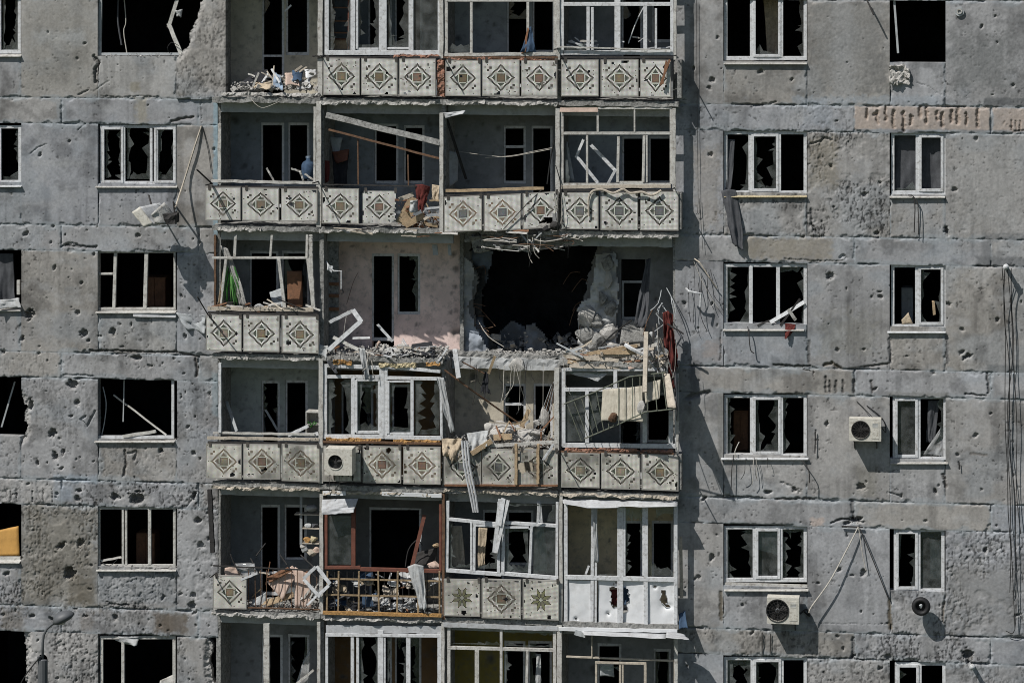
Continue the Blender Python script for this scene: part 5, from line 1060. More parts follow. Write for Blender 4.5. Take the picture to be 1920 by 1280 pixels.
sheet('cardboard_scrap', [(1690, 600, .1), (1703, 586, .12), (1712, 606, .1), (1692, 608, .1)], M['beigecloth'], 'triangular beige scrap standing on the sill with white ledge', 'scrap', seed=3, n=4)

# left wall openings
cloth('hanging_curtain', pl((-20, 475, .2), (25, 475, .2)), pl((-20, 572, .2), (30, 576, .2)), M['greycloth'], 'grey curtains inside the leftmost window of the middle storey', 'curtain', folds=5, amp=.05, seed=11)
sheet('white_towel', [(-5, 562, -.06), (34, 560, -.04), (40, 575, -.10), (-6, 580, -.12)], M['palecloth'], 'white cloth lying crumpled on a window sill at the left edge', 'cloth', bend=.06, seed=3)
sheet('ochre_panel', [(-30, 1000, .30), (35, 985, .30), (37, 1040, .2), (-30, 1044, .2)], M['yellow'], 'ochre board leaning inside the broken window at the left edge', 'board', bend=.01, seed=1, solid=.02)
plank('loose_batten', 340, 102, 316, 44, 8, .03, .12, M['oldwhite'], 'broken pale frame strip leaning in the blown-out top left opening', 'batten'); plank('loose_batten', 316, 52, 335, -10, 7, .12, .06, M['oldwhite'], 'upper bent frame strip in the blown-out top left opening', 'batten')
sheet('torn_foil', [(328, 20, .1), (342, 18, .1), (340, 33, .08), (332, 30, .1)], M['palecloth'], 'scrap of pale foil caught beside the bent frame strip', 'foil', bend=.05, seed=2, n=6)
pipe('wire', [(232, -10, .3), (236, 40, .3), (232, 60, .28), (238, 100, .25)], .012, M['rope'], 'pale wire hanging down inside the blown-out opening', 'wire', sub=4); pipe('wire', [(222, 0, .3), (221, 40, .3), (228, 85, .26)], .02, M['greycloth'], 'frayed grey strip hanging inside the blown-out opening', 'wire', sub=4)
pipe('wire', [(318, 100, .05), (314, 90, .0), (322, 80, .0), (335, 86, -.05)], .008, M['cable'], 'curled black wire on the rim of the blown-out opening', 'wire', sub=4)
plank('curtain_rod', 213, 740, 312, 815, 3, .45, .15, M['oldwhite'], 'long curtain rod slanting inside the empty frame', 'rod'); plank('curtain_rod', 233, 712, 231, 790, 2, .3, .3, M['dimwhite'], 'upright thin rod inside the empty frame', 'rod'); pipe('plastic_strip', [(193, 725, .2), (199, 755, .2), (196, 790, .2), (190, 818, .2)], .012, M['dimwhite'], 'bent pale strip along the left side of the empty frame', 'strip', sub=4)
plank('plaster_sliver', 230, 818, 292, 808, 6, .05, .1, M['oldwhite'], 'sliver of white frame lying on the sill of the empty frame', 'batten'); plank('curtain_rod', 3, 800, 28, 715, 3, .4, .4, M['dimwhite'], 'thin rod leaning in the ragged hole at the left edge', 'rod')
plank('sill_debris', 186, 1052, 228, 1044, 4, .1, .2, M['oldwhite'], 'splinter of frame on the sill of the three-part left window', 'batten'); pipe('wire', [(186, 1050, .1), (205, 1060, .0), (222, 1046, .05)], .008, M['cable'], 'black wire trailing over the sill of the three-part left window', 'wire', sub=4)
sheet('torn_cover', [(330, 586, -.02), (384, 592, -.10), (384, 624, -.12), (352, 618, -.04)], M['dimwhite'], 'crumpled grey sheet flapping on the wall beside the tiled parapet', 'sheet', bend=.09, seed=7)
plank('sill_sheet', 250, 590, 330, 592, 7, -.05, -.03, M['metal'], 'bent sheet-metal strip under the left window', 'strip'); sheet('torn_blind', [(198, 1191, .1), (262, 1191, .1), (258, 1208, .05), (236, 1208, .06)], M['palecloth'], 'torn white blind sagging from the head of the low left window', 'blind', bend=.05, seed=5)
sheet('broken_glazing', [(300, 1275, .1), (330, 1262, .1), (330, 1300, .1), (296, 1300, .1)], M['oldwhite'], 'pale broken board in the low left window', 'board', seed=4); scatter('sill_rubble', (190, 335, 97, 106, -.03, .22), 90, .02, M['rubble'], 'crumbled concrete along the rim of the blown-out opening', seed=21)
scatter('sill_rubble', (1360, 1510, 853, 860, -.02, .1), 50, .016, M['rubble'], 'bits of broken sill under the three-part window', seed=22); scatter('sill_rubble', (184, 330, 1058, 1066, -.02, .1), 50, .016, M['rubble'], 'crumbs on the sill of the three-part left window', seed=23)
mb = MB(); roughbox(mb, X(1668), X(1706), -.06, .06, P(1690, 160, 0).z, P(1690, 124, 0).z, .04, .09, 12); mb.obj('crumbled_corner', M['rubble'], BUILDING)

# ---------------- loggias, storey by storey
def pilez(k, y): return zfloor(k)
# top left: household rubbish on the open floor
scatter('rubbish_heap', (432, 596, 140, 168, -.33, .6), 420, .045, M['rubble'], 'crumbs and torn paper heaped on the open top left floor', 'rubbish', 31)
for i, (nm, c, m, lab) in enumerate((('plastic_bag', [(512, 140, -.2), (528, 142, -.2), (534, 166, -.32), (511, 166, -.32)], 'paleblue', 'pale blue bag slumped in the rubbish heap'), ('plastic_bag', [(548, 132, 0), (568, 134, .1), (566, 152, -.2), (550, 150, -.2)], 'bluecloth', 'darker blue bag on top of the rubbish heap'), ('pink_cloth', [(535, 138, -.1), (556, 136, -.1), (562, 160, -.33), (538, 160, -.33)], 'pinkpaper', 'pink cloth spilling from the rubbish heap'),
                                     ('paper_sheet', [(556, 150, -.1), (584, 146, 0), (582, 166, -.33), (556, 168, -.33)], 'palecloth', 'white paper sheet at the front of the rubbish heap'), ('cardboard_sheet', [(476, 156, -.2), (512, 152, -.2), (510, 165, -.34), (475, 166, -.34)], 'beigecloth', 'flattened beige cardboard at the left of the rubbish heap'), ('paper_sheet', [(572, 130, .1), (592, 128, .2), (592, 142, 0), (574, 146, -.1)], 'white_board', 'pale crumpled sheet against the post by the heap'))):
    sheet(nm, c, M[m], lab, nm.split('_')[1], bend=.10, seed=i+1)
for i, (u0, v0, u1, v1, w) in enumerate(((528, 150, 566, 124, 4), (537, 152, 575, 126, 3), (545, 158, 590, 140, 3), (512, 160, 514, 124, 2), (560, 165, 583, 148, 3))): plank('broken_batten', u0, v0, u1, v1, w, -.2, .1, M['palewood'], 'thin pale batten sticking out of the rubbish heap', 'batten', 'battens in the rubbish heap')
for i, (u, v, r) in enumerate(((548, 153, 6), (572, 158, 5), (500, 160, 5), (585, 138, 5), (526, 150, 4))): chunk('plaster_chunk', u, v, r, -.2, M['rubble'], 'pale plaster lump in the rubbish heap', 'rubble', 'plaster lumps in the rubbish heap')
cloth('dark_cloth', pl((480, 135, .3), (502, 130, .3)), pl((442, 162, -.1), (500, 164, -.2)), M['navy'], 'black cloth spread on the floor left of the rubbish heap', 'cloth', folds=3, amp=.06, seed=14)
pipe('wire', [(470, 184, YS-.02), (480, 196, YS-.1), (495, 202, YS-.1), (525, 190, YS-.04)], .005, M['rope'], 'pale wire looping under the edge of the rubbish heap floor', 'wire', sub=5)
plank('blind_strip', 534, 22, 546, 10, 3, .2, .2, M['white'], 'short white strip hanging in the top left loggia window', 'strip')
# top row others
root = empty('wooden_shelf', P(635, 92, .2), 'brown wooden shelf behind the top glazing', 'shelf')
for v in (15, 40, 62, 74): mb = MB(); a = P(617, v, .0); c = P(652, v, .0); mb.box(a.x, c.x, .0, .3, a.z-.012, a.z+.012); mb.obj('shelf_board', M['darkwood'], root)
mb = MB(); a = P(652, 92, .0); c = P(652, -20, .0); mb.box(a.x, a.x+.03, .0, .3, a.z, c.z); mb.obj('side_board', M['redwood'], root); mb = MB(); a = P(619, 92, .02); c = P(650, 76, .02); mb.box(a.x, c.x, .03, .2, a.z, c.z); mb.obj('box', M['wood'], root)
cloth('blue_rag', pl((990, 52, YG-.03), (996, 50, YG-.03)), pl((978, 98, YG-.08), (1006, 100, YG-.06)), M['bluecloth'], 'blue and brown rag draped over the top glazing rail', 'rag', folds=3, amp=.05, seed=15); cloth('brown_rag', pl((989, 52, YG-.06), (992, 54, YG-.06)), pl((978, 102, YG-.1), (984, 100, YG-.1)), M['darkwood'], 'brown strip of cloth beside the blue rag', 'rag', folds=2, amp=.03, seed=16)
for i, (u0, v0, u1, v1) in enumerate(((1256, 112, 1238, 160), (1250, 114, 1242, 158))): plank('broken_stick', u0, v0, u1, v1, 4, YP-.06, YP-.12, M['darkwood'], 'snapped brown stick hanging over the top right parapet', 'stick', 'snapped sticks on the top right parapet')
for i, (u0, v0, u1, v1) in enumerate(((1066, 78, 1098, 86), (1062, 84, 1090, 92), (1070, 76, 1100, 92))): plank('glass_strip', u0, v0, u1, v1, 3, -.1, -.05, M['metal'], 'bright metal strip piled behind the top right glazing', 'strip', 'metal strips behind the top right glazing')
pipe('bent_tube', [(1178, 82, -.1), (1186, 60, -.1), (1196, 35, -.1), (1212, 5, -.1)], .014, M['white'], 'thin white tube bowed across the top right glazing', 'tube', sub=4)
# storey 1
plank('fallen_beam', 612, 216, 825, 268, 11, YG-.06, YG-.04, M['slab'], 'thick crusted beam slanting across the open loggia', 'beam', t=.06); plank('fallen_bar', 616, 243, 823, 297, 4, YG-.05, YG-.02, M['rust'], 'thin rusty bar slanting below the crusted beam', 'bar', t=.03)
for i, (u, v0, v1) in enumerate(((671, 262, 348), (765, 290, 350))): plank('fallen_bar', u, v0, u+1, v1, 2.5, YG, YG, M['rust'], 'rusty upright bar hanging from the slanting beam', 'bar', 'rusty uprights under the slanting beam')
scatter('rubble_pile', (746, 828, 372, 425, YS+.02, .5), 160, .04, M['darkwood'], 'splinters and broken bits where the tiled panel is missing', 'rubble', 32)
for i, (u0, v0, u1, v1, w, m, lab) in enumerate(((752, 420, 778, 372, 22, 'wood', 'broad yellow plywood piece in the gap of the tiled parapet'), (748, 374, 775, 364, 8, 'palewood', 'pale splintered board at the left of the gap'), (760, 422, 795, 404, 12, 'wood', 'thick timber lying low in the parapet gap'), (795, 412, 818, 398, 5, 'palewood', 'thin pale lath in the parapet gap'), (798, 420, 820, 424, 6, 'wood', 'short yellow end of timber at the slab edge'), (796, 392, 824, 388, 4, 'white', 'small white strip in the parapet gap'), (800, 404, 826, 402, 5, 'white', 'lower white strip in the parapet gap'))):
    plank('broken_board', u0, v0, u1, v1, w, YS+.05-.02*i, YS+.1, M[m], lab, 'board')
cloth('red_cloth', pl((778, 347, YG-.06), (792, 345, YG-.08), (806, 350, YG-.04)), pl((784, 398, YG-.06), (790, 404, YG-.12), (800, 385, YG-.06)), M['redcloth'], 'dark red cloth hung over the rail by the parapet gap', 'cloth', folds=3, amp=.07, seed=17, ragged=.25)
sheet('white_bundle', [(770, 376, YS), (784, 372, YS), (785, 398, YS-.05), (768, 396, YS-.05)], M['palecloth'], 'white crumpled bundle beside the red cloth', 'bundle', bend=.08, seed=6); cloth('beige_cloth', pl((810, 346, -.1), (824, 348, -.1)), pl((808, 376, -.2), (822, 380, -.2)), M['beigecloth'], 'beige cloth at the right of the parapet gap', 'cloth', folds=3, amp=.05, seed=18)
sheet('grey_board', [(618, 256, .5), (642, 258, .5), (636, 288, .4), (624, 286, .4)], M['dimwhite'], 'grey board hanging on the partition behind the slanting beam', 'board', seed=2); cloth('dark_coat', pl((622, 285, .4), (655, 282, .5)), pl((628, 350, .3), (648, 352, .3)), M['navy'], 'dark coat hanging in the loggia behind the slanting beam', 'coat', folds=3, amp=.05, seed=19); cloth('red_rag', pl((606, 300, -.1), (618, 302, -.1)), pl((606, 345, -.1), (618, 340, -.1)), M['redcloth'], 'dull red rag against the post behind the slanting beam', 'rag', folds=3, amp=.04, seed=20)
sheet('pink_paper', [(622, 285, .3), (655, 280, .35), (652, 300, .3), (630, 308, .3)], M['redwood'], 'brown pillow lying against the dark coat', 'pillow', bend=.04, seed=9)
root = empty('water_jug', P(578, 335, .3), 'large blue water jug on the loggia floor', 'jug'); c = P(578, 335, .3); mb = MB(); prof = [(0, .13), (.02, .15), (.3, .15), (.36, .12), (.40, .05), (.46, .05)]; n = 16
vs = [(c.x+r*math.cos(2*math.pi*k/n), c.y+r*math.sin(2*math.pi*k/n), c.z+h) for h, r in prof for k in range(n)]; mb.add(vs, [(i*n+k, i*n+(k+1) % n, (i+1)*n+(k+1) % n, (i+1)*n+k) for i in range(len(prof)-1) for k in range(n)]+[tuple((len(prof)-1)*n+k for k in range(n))]); mb.obj('body', M['bluecloth'], root, smooth=True); mb = MB(); mb.tube([(c.x, c.y, c.z+.455), (c.x, c.y, c.z+.49)], .055, 12); mb.obj('cap', M['paleblue'], root)
for i, (u0, v0, u1, v1) in enumerate(((546, 316, 564, 322), (563, 322, 570, 342), (571, 326, 592, 340), (500, 315, 513, 338))): plank('broken_batten', u0, v0, u1, v1, 3.5, -.2, -.15, M['oldwhite'], 'pale broken batten leaning by the blue jug loggia rail', 'batten', 'battens in the loggia with the blue jug')
pipe('pole', [(369, 318, YP-.7), (398, 345, YP-.02)], .018, M['iron'], 'dark pole poking out from the left end of the tiled parapet', 'pole')
sheet('torn_sheet', [(832, 212, YG), (872, 208, YG-.1), (868, 213, YG-.15), (836, 222, YG)], M['metal'], 'bent tin strip curling at the top of the loggia post', 'strip', bend=.03, seed=3); plank('fallen_bar', 838, 224, 874, 336, 5, -.1, .3, M['iron'], 'dark bar leaning inside the loggia with tilted parapet', 'bar')
for i, (pts) in enumerate(([(860, 284, .3), (900, 290, .2), (950, 294, .1), (990, 288, 0), (1032, 280, -.2)], [(910, 296, .2), (960, 292, .1), (1000, 284, 0), (1036, 277, -.2)])): pipe('washing_line', pts, .005, M['rope'], 'sagging line strung across the loggia with tilted parapet', 'line', 'washing lines in the tilted parapet loggia', sub=5)
sheet('grey_board', [(840, 282, .2), (860, 286, .4), (858, 340, .4), (840, 352, .2)], M['dimwhite'], 'pale board standing at the left inside the loggia with tilted parapet', 'board', seed=8)
pipe('pole', [(944, 430, YP-.05), (990, 380, YP-.1), (1020, 352, YG-.05)], .010, M['iron'], 'thin dark rod slanting over the tilted tiled panels', 'rod'); pipe('cable_bundle', [(1042, 310, YG-.06), (1050, 340, YG-.08), (1052, 370, YP-.03), (1056, 420, YP-.03), (1068, 428, YP-.03)], .010, M['cable'], 'dark cables dangling in front of the joint between parapets', 'cable', sub=4)
pipe('cable_bundle', [(1040, 260, YG-.06), (1032, 300, YG-.02), (1026, 345, YG-.04)], .016, M['cable'], 'dark cables bunched on the left of the white glazing', 'cable', sub=4)
mb = MB(); mb.rock(P(1038, 424, YP), .10, (1.2, .5, .9), 61); mb.rock(P(1024, 428, YP), .08, (1, .5, .7), 62); mb.obj('broken_corner', M['iron'], BAL[(1, 2)])
for i, (u0, v0, u1, v1, w, m) in enumerate(((1094, 262, 1080, 296, 5, 'white'), (1080, 292, 1122, 344, 6, 'white'), (1108, 272, 1154, 320, 6, 'white'), (1154, 318, 1140, 344, 5, 'white'))): plank('loose_frame_strip', u0, v0, u1, v1, w, -.05, -.02, M[m], 'white sash piece broken loose behind the right-hand glazing', 'strip', 'pieces of a broken white sash')
sheet('grey_board', [(1060, 268, .1), (1064, 265, .1), (1078, 340, .1), (1060, 342, .1)], M['dimwhite'], 'narrow grey board behind the broken white sash', 'board', seed=5); plank('pink_strip', 1050, 206, 1121, 206, 8, YG-.07, YG-.07, M['pinkpaper'], 'pinkish board across the head of the right-hand glazing', 'board')
pipe('insulation_tangle', [(1104, 405, YP-.05), (1104, 372, YP-.06), (1112, 358, YP-.06), (1130, 356, YP-.06), (1150, 362, YP-.08), (1168, 355, YP-.07), (1182, 362, YP-.07), (1204, 360, YP-.08), (1222, 366, YP-.08), (1240, 357, YP-.06)], .024, M['palewood'], 'twisted pale insulation strip lying along the parapet under the white glazing', 'insulation', sub=5)
# storey 2, left: plant and curtain
root = empty('house_plant', P(435, 575, -.15), 'green long-leaved plant behind the broken glazing', 'plant'); c = P(434, 572, YG+.12)
R = random.Random(5); yp = YG+.14
for i in range(26):
    top = P(R.uniform(430, 436), R.uniform(486, 500), yp); bot = P(R.uniform(415, 454), R.uniform(545, 576), yp+R.uniform(-.1, .1)); w = R.uniform(.010, .020); n = 8; vs = []; mb = MB(); ext = R.uniform(-.08, .08)
    for q in range(n+1):
        t = q/n; p = top.lerp(bot, t); p.x += (bot.x-top.x)*.35*math.sin(math.pi*t)*.6; p.y += -.10*math.sin(math.pi*t)+ext*t; ww = w*math.sin(math.pi*min(1, .12+.86*t))**.6
        vs += [p+Vector((-ww, .008, 0)), p+Vector((0, -.012, 0)), p+Vector((ww, .008, 0))]
    mb.add(vs, [f for q in range(n) for f in ((3*q, 3*q+1, 3*q+4, 3*q+3), (3*q+1, 3*q+2, 3*q+5, 3*q+4))]); mb.obj('leaf', M['leaf' if i % 3 else 'paleleaf'], root, solid=.003)
mb = MB(); mb.tube([P(433, 580, yp+.08), P(433, 530, yp+.08), P(433, 492, yp+.03)], .016, 8); mb.obj('stem', M['leaf'], root)
mb = MB(); mb.tube([c+Vector((0, 0, -.06)), c+Vector((0, 0, .08))], .10, 14, .13); mb.obj('pot', M['iron'], root)
cloth('patterned_curtain', pl((413, 460, YG+.06), (427, 466, YG+.08)), pl((450, 578, YG+.02), (468, 572, YG+.06)), M['patcloth'], 'patterned net curtain twisted across the broken glazing by the plant', 'curtain', folds=4, amp=.07, seed=23, ragged=.05); cloth('patterned_curtain', pl((420, 500, YG+.05), (424, 500, YG+.05)), pl((407, 572, YG+.02), (417, 574, YG+.05)), M['beigecloth'], 'beige curtain end left of the plant', 'curtain', folds=3, amp=.04, seed=24)
sheet('brown_door', [(538, 508, .35), (566, 508, .35), (568, 578, .3), (540, 576, .3)], M['darkwood'], 'brown wooden panel standing behind the leaning glazing bars', 'panel', bend=.01, seed=2, solid=.03); sheet('grey_board', [(505, 548, .3), (528, 540, .3), (534, 576, .2), (514, 578, .2)], M['dimwhite'], 'grey board tilted beside the brown panel', 'board', bend=.02, seed=4)
for i, (u, v, r, m) in enumerate(((488, 574, 8, 'palecloth'), (515, 574, 10, 'rubble'), (500, 577, 7, 'beigecloth'), (432, 575, 7, 'rubble'), (418, 576, 6, 'foam'))): chunk('debris_lump', u, v, r, YG+.05, M[m], 'small lump of debris on the ledge by the plant', 'debris', 'lumps on the ledge by the plant', (1.3, .8, .5))
pipe('pole', [(520, 560, YG-.2), (588, 588, YG-.02)], .014, M['iron'], 'dark rod poking across the ledge right of the plant', 'rod')
pipe('pole', [(370, 556, YP-.6), (390, 590, YP-.05), (418, 622, YP-.35)], .014, M['iron'], 'dark rod sticking out by the lower left tiled parapet', 'rod')
# storey 2, gutted loggia
scatter('rubble_pile', (606, 840, 640, 672, YS, .75), 900, .05, M['rubble'], 'broken concrete and torn belongings heaped on the gutted floor', 'rubble', 33); scatter('rubble_pile', (885, 1060, 652, 668, .70, .98), 260, .045, M['rubble'], 'rubble spilling from the blast hole', 'rubble', 34); scatter('rubble_pile', (1055, 1262, 640, 684, YS, .7), 520, .05, M['palewood'], 'splintered wood and rubble on the right end of the gutted floor', 'rubble', 35)
scatter('dark_rubbish', (640, 836, 648, 668, YS, .6), 90, .05, M['navy'], 'dark rags scattered through the gutted floor heap', 'rags', 36)
R = random.Random(12)
for i in range(18): chunk('concrete_chunk', R.uniform(700, 834), R.uniform(648, 668), R.uniform(3, 7), R.uniform(YS+.05, .4), M['rubble'], 'grey concrete lump in the heap below the pink wall', 'rubble', 'lumps in the heap below the pink wall', (1.2, .9, .7), 300+i)
for i in range(14): chunk('concrete_chunk', R.uniform(930, 1060), R.uniform(654, 664), R.uniform(3, 7), R.uniform(.72, .95), M['rubble'], 'concrete lump on the sill of the blast hole', 'rubble', 'lumps below the blast hole', (1.2, .9, .6), 330+i)
for i, (u0, v0, u1, v1, w, m, y) in enumerate(((1062, 668, 1160, 676, 7, 'palewood', 0), (1068, 684, 1178, 688, 9, 'palewood', 1), (1100, 664, 1195, 648, 6, 'wood', 0), (1120, 660, 1190, 660, 8, 'wood', 1), (1140, 656, 1200, 646, 5, 'palewood', 0), (1080, 672, 1180, 664, 6, 'palewood', 1), (1065, 678, 1150, 680, 7, 'wood', 1), (1150, 672, 1230, 652, 5, 'palewood', 0), (1178, 690, 1240, 676, 5, 'pinkpaper', 1), (1190, 660, 1246, 640, 6, 'oldwhite', 0))):
    plank('splintered_board', u0, v0, u1, v1, w, YS-.02+.03*i*(1-y), YS+.02+.02*i, M[m], 'splintered board stacked on the broken floor above the white glazing', 'board', 'boards stacked above the white glazing')
pipe('white_tube', [(1172, 646, YS), (1185, 654, YS-.05), (1206, 664, YS-.02)], .045, M['white'], 'short thick white tube on the stack of boards', 'tube', sub=4)
plank('loose_frame_strip', 618, 604, 662, 582, 6, -.25, -.30, M['white'], 'upper edge of a white window sash flung on the gutted floor', 'sash', 'edges of the flung white sash'); plank('loose_frame_strip', 662, 581, 678, 604, 9, -.30, -.34, M['white'], 'upper edge of a white window sash flung on the gutted floor', 'sash', 'edges of the flung white sash'); plank('loose_frame_strip', 677, 602, 616, 656, 8, -.34, -.38, M['white'], 'upper edge of a white window sash flung on the gutted floor', 'sash', 'edges of the flung white sash')
plank('loose_board', 625, 632, 672, 655, 6, -.3, -.42, M['oldwhite'], 'pale board crossing under the flung white sash', 'board'); sheet('grey_scrap', [(598, 645, -.3), (614, 650, -.35), (612, 672, -.4), (598, 664, -.36)], M['palecloth'], 'grey torn scrap at the left end of the gutted floor', 'scrap', bend=.06, seed=3)
cloth('hanging_cloth', pl((672, 652, YS-.05), (684, 653, YS-.08)), pl((683, 713, YS-.10), (692, 714, YS-.08)), M['palecloth'], 'pale strip of cloth hanging from the gutted floor over the glazing', 'cloth', folds=2, amp=.05, seed=25); cloth('hanging_cloth', pl((612, 676, YS-.04), (622, 678, YS-.04)), pl((628, 702, YS-.06), (634, 700, YS-.06)), M['greycloth'], 'dark torn strip hanging at the left corner over the glazing', 'cloth', folds=2, amp=.04, seed=26)
cloth('dark_clothes', pl((772, 645, .2), (810, 640, .2)), pl((770, 668, YS), (816, 668, YS)), M['navy'], 'dark bundled clothes in the heap below the pink wall', 'clothes', folds=5, amp=.09, seed=27); cloth('pale_clothes', pl((720, 652, .2), (760, 650, .2)), pl((715, 670, YS), (765, 668, YS)), M['palecloth'], 'pale crumpled clothes in the heap below the pink wall', 'clothes', folds=6, amp=.08, seed=28)
pipe('doll', [(706, 652, -.1), (708, 645, -.1), (712, 640, -.1)], .03, M['pinkpaper'], 'small pinkish toy limb sticking from the heap', 'toy'); plank('shelf_board', 662, 634, 694, 633, 4, .3, .3, M['white'], 'short white shelf board behind the heap', 'board'); plank('loose_board', 708, 608, 736, 640, 5, .6, .5, M['dimwhite'], 'grey board leaning in the dark doorway of the pink wall', 'board')
pipe('broken_pipe', [(612, 490, -.15), (618, 502, -.2), (626, 508, -.2), (640, 508, -.2), (640, 542, -.2)], .018, M['white'], 'bent white pipe hanging from the partition beside the pink wall', 'pipe'); sheet('torn_plate', [(614, 495, -.2), (624, 500, -.2), (622, 512, -.22), (614, 506, -.22)], M['white'], 'torn white plate at the top of the bent pipe', 'plate', bend=.03, seed=3, n=5); pipe('cord', [(640, 540, -.2), (644, 548, -.2), (640, 550, -.2)], .02, M['cable'], 'black knot at the lower end of the bent white pipe', 'cable')
pipe('wire', [(652, 582, -.25), (648, 600, -.3), (644, 630, -.3)], .006, M['rope'], 'pale wires hung between the flung sash bars', 'wire', sub=4); pipe('cord', [(650, 570, .9), (662, 530, .9), (672, 510, .92)], .005, M['redcloth'], 'thin reddish cord on the pink wall', 'cord', sub=3)
mb = MB()
for v in (532, 554, 579): mb.box(P(612, v, .0).x, P(630, v, .0).x, .28, .33, P(612, v+3, .3).z, P(612, v-3, .3).z)
a = P(606, 600, .3); c = P(634, 440, .3); mb2 = MB(); roughbox(mb2, a.x, c.x, .33, .42, zfloor(2), zceil(2), .09, .02, 91); mb2.obj('broken_masonry', M['slab'], BUILDING); mb.obj('masonry_slot', M['darkwood'], BUILDING)
mb = MB(); a = P(868, 600, YB-.1); roughbox(mb, P(862, 0, .8).x, P(869, 0, .8).x, .80, .99, zfloor(2), zceil(2), .09, .03, 92); mb.obj('broken_masonry', M['slab'], BUILDING)
def shard_slab(name, poly, y, t, m, label, cat, group=None, parent=None, seed=0, rel=1.0, base=(.34, .34, .335)):
    pw = [P(u, v, y) for u, v in poly]; xs = [p.x for p in pw]; zs = [p.z for p in pw]; q = [(p.x, p.z) for p in pw]
    gx = np.linspace(min(xs)-.05, max(xs)+.05, max(6, int((max(xs)-min(xs))/.03))); gz = np.linspace(min(zs)-.05, max(zs)+.05, max(6, int((max(zs)-min(zs))/.03))); x, z = np.meshgrid(gx, gz); xc = (x[:-1, :-1]+x[1:, 1:])/2; zc = (z[:-1, :-1]+z[1:, 1:])/2
    keep = inpoly(xc+(fbm(xc*6, zc*6, seed, 3)-.5)*.12, zc+(fbm(xc*6+30, zc*6, seed+4, 3)-.5)*.12, q); yy = y+rel*((fbm(x*4, z*4, seed, 4)-.5)*.16+(fbm(x*14, z*14, seed+2, 3)-.5)*.05)
    col = np.ones(x.shape+(3,))*np.array(base)*(.75+.5*fbm(x*3, z*3, seed+8, 4)[..., None]); bl = np.clip((fbm(x*2.2, z*2.2, seed+5, 3)-.55)*8, 0, 1)[..., None]; col = col*(1-bl*.5)+np.array((.27, .33, .42))*bl*.5
    return grid_solid(name, gx, gz, yy, keep, t, col, M['plaster'], parent, label)
def loose_shard(name, poly, y, t, label, cat, group=None, seed=0, **kw):
    o = shard_slab(name, poly, y, t, None, label, cat, None, None, seed, **kw); o['category'] = cat
    if group: o['group'] = group
    me = o.data; n = len(me.vertices); co = np.empty(n*3, np.float32); me.vertices.foreach_get('co', co); co = co.reshape(-1, 3); c = co.mean(0); c[2] = co[:, 2].min(); me.vertices.foreach_set('co', (co-c).ravel()); o.location = c.tolist(); me.update()
    return o
shard_slab('broken_column', [(1120, 476), (1156, 474), (1160, 560), (1158, 600), (1160, 668), (1084, 668), (1082, 600), (1088, 566), (1106, 560), (1112, 520)], .80, .2, None, 'ragged remains of the concrete column beside the blast hole', None, parent=BUILDING, seed=41, rel=1.9, base=(.50, .50, .49))
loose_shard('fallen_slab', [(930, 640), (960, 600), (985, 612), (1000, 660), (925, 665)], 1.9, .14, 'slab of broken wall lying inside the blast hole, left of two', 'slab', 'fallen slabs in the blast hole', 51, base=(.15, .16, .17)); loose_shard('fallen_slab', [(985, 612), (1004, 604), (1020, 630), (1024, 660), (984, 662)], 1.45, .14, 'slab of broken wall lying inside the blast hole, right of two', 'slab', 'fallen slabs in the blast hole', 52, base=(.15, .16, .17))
shard_slab('broken_masonry', [(868, 478), (886, 500), (890, 540), (878, 575), (886, 600), (900, 630), (922, 668), (868, 668)], .90, .08, None, 'plaster edge curving round the blast hole', None, parent=BUILDING, seed=44)
pipe('cable', [(1120, 655, .3), (1150, 625, .2), (1185, 600, .1)], .016, M['cable'], 'black cable slanting across the broken column', 'cable', sub=3); pipe('cord', [(896, 600, .9), (915, 630, .7), (945, 650, .6)], .008, M['rope'], 'pale cord trailing along the left rim of the blast hole', 'cord', sub=3)
cloth('hanging_curtain', pl((1212, 486, .4), (1220, 484, .4)), pl((1188, 612, .3), (1214, 616, .25)), M['greycloth'], 'grey curtain pulled aside in the loggia right of the blast hole', 'curtain', folds=4, amp=.07, seed=29); f = MB(); frame(f, rect_bars(1166, 1212, 526, 598, 4), YB+.05); f.obj('window_frame', M['dimwhite'], BUILDING)
sheet('grey_board', [(1168, 600, .85), (1205, 602, .85), (1212, 640, .7), (1162, 645, .7)], M['slab'], 'grey concrete infill below the window right of the blast hole', 'board', seed=3, solid=.05)
cloth('red_curtain', pl((1243, 586, YG-.06), (1252, 583, YG-.14), (1262, 590, YG-.06)), pl((1244, 668, YG-.12), (1252, 664, YG-.22), (1260, 676, YG-.12)), M['redcloth'], 'torn red curtain bunched at the wrecked corner of the bay', 'curtain', folds=5, amp=.11, seed=30, ragged=.45, nu=34, nv=30)
cloth('red_curtain', pl((1252, 620, YG-.10), (1262, 616, YG-.16)), pl((1256, 706, YG-.14), (1264, 712, YG-.24), (1272, 694, YG-.12)), M['redcloth'], 'longer red curtain tail hanging below the bunched curtain at the bay corner', 'curtain', folds=4, amp=.10, seed=34, ragged=.3, nu=30, nv=30)
cloth('red_curtain', pl((1250, 690, YG-.08), (1258, 688, YG-.12)), pl((1256, 738, YG-.08), (1266, 735, YG-.1)), M['redcloth'], 'dark lower end of the red curtain beside the fallen railing', 'curtain', folds=3, amp=.06, seed=31, ragged=.3)
R = random.Random(3)
for i in range(9):
    u, v = R.uniform(1225, 1262), R.uniform(530, 590); pipe('twisted_rod', [(u, v, -.1), (u+R.uniform(-18, 18), v+R.uniform(10, 26), -.25), (u+R.uniform(-22, 22), v+R.uniform(30, 60), -.3)], .010, M[R.choice(['iron', 'rust', 'dimwhite'])], 'twisted thin rod sprouting above the red curtain', 'rod', 'twisted rods above the red curtain', sub=2)
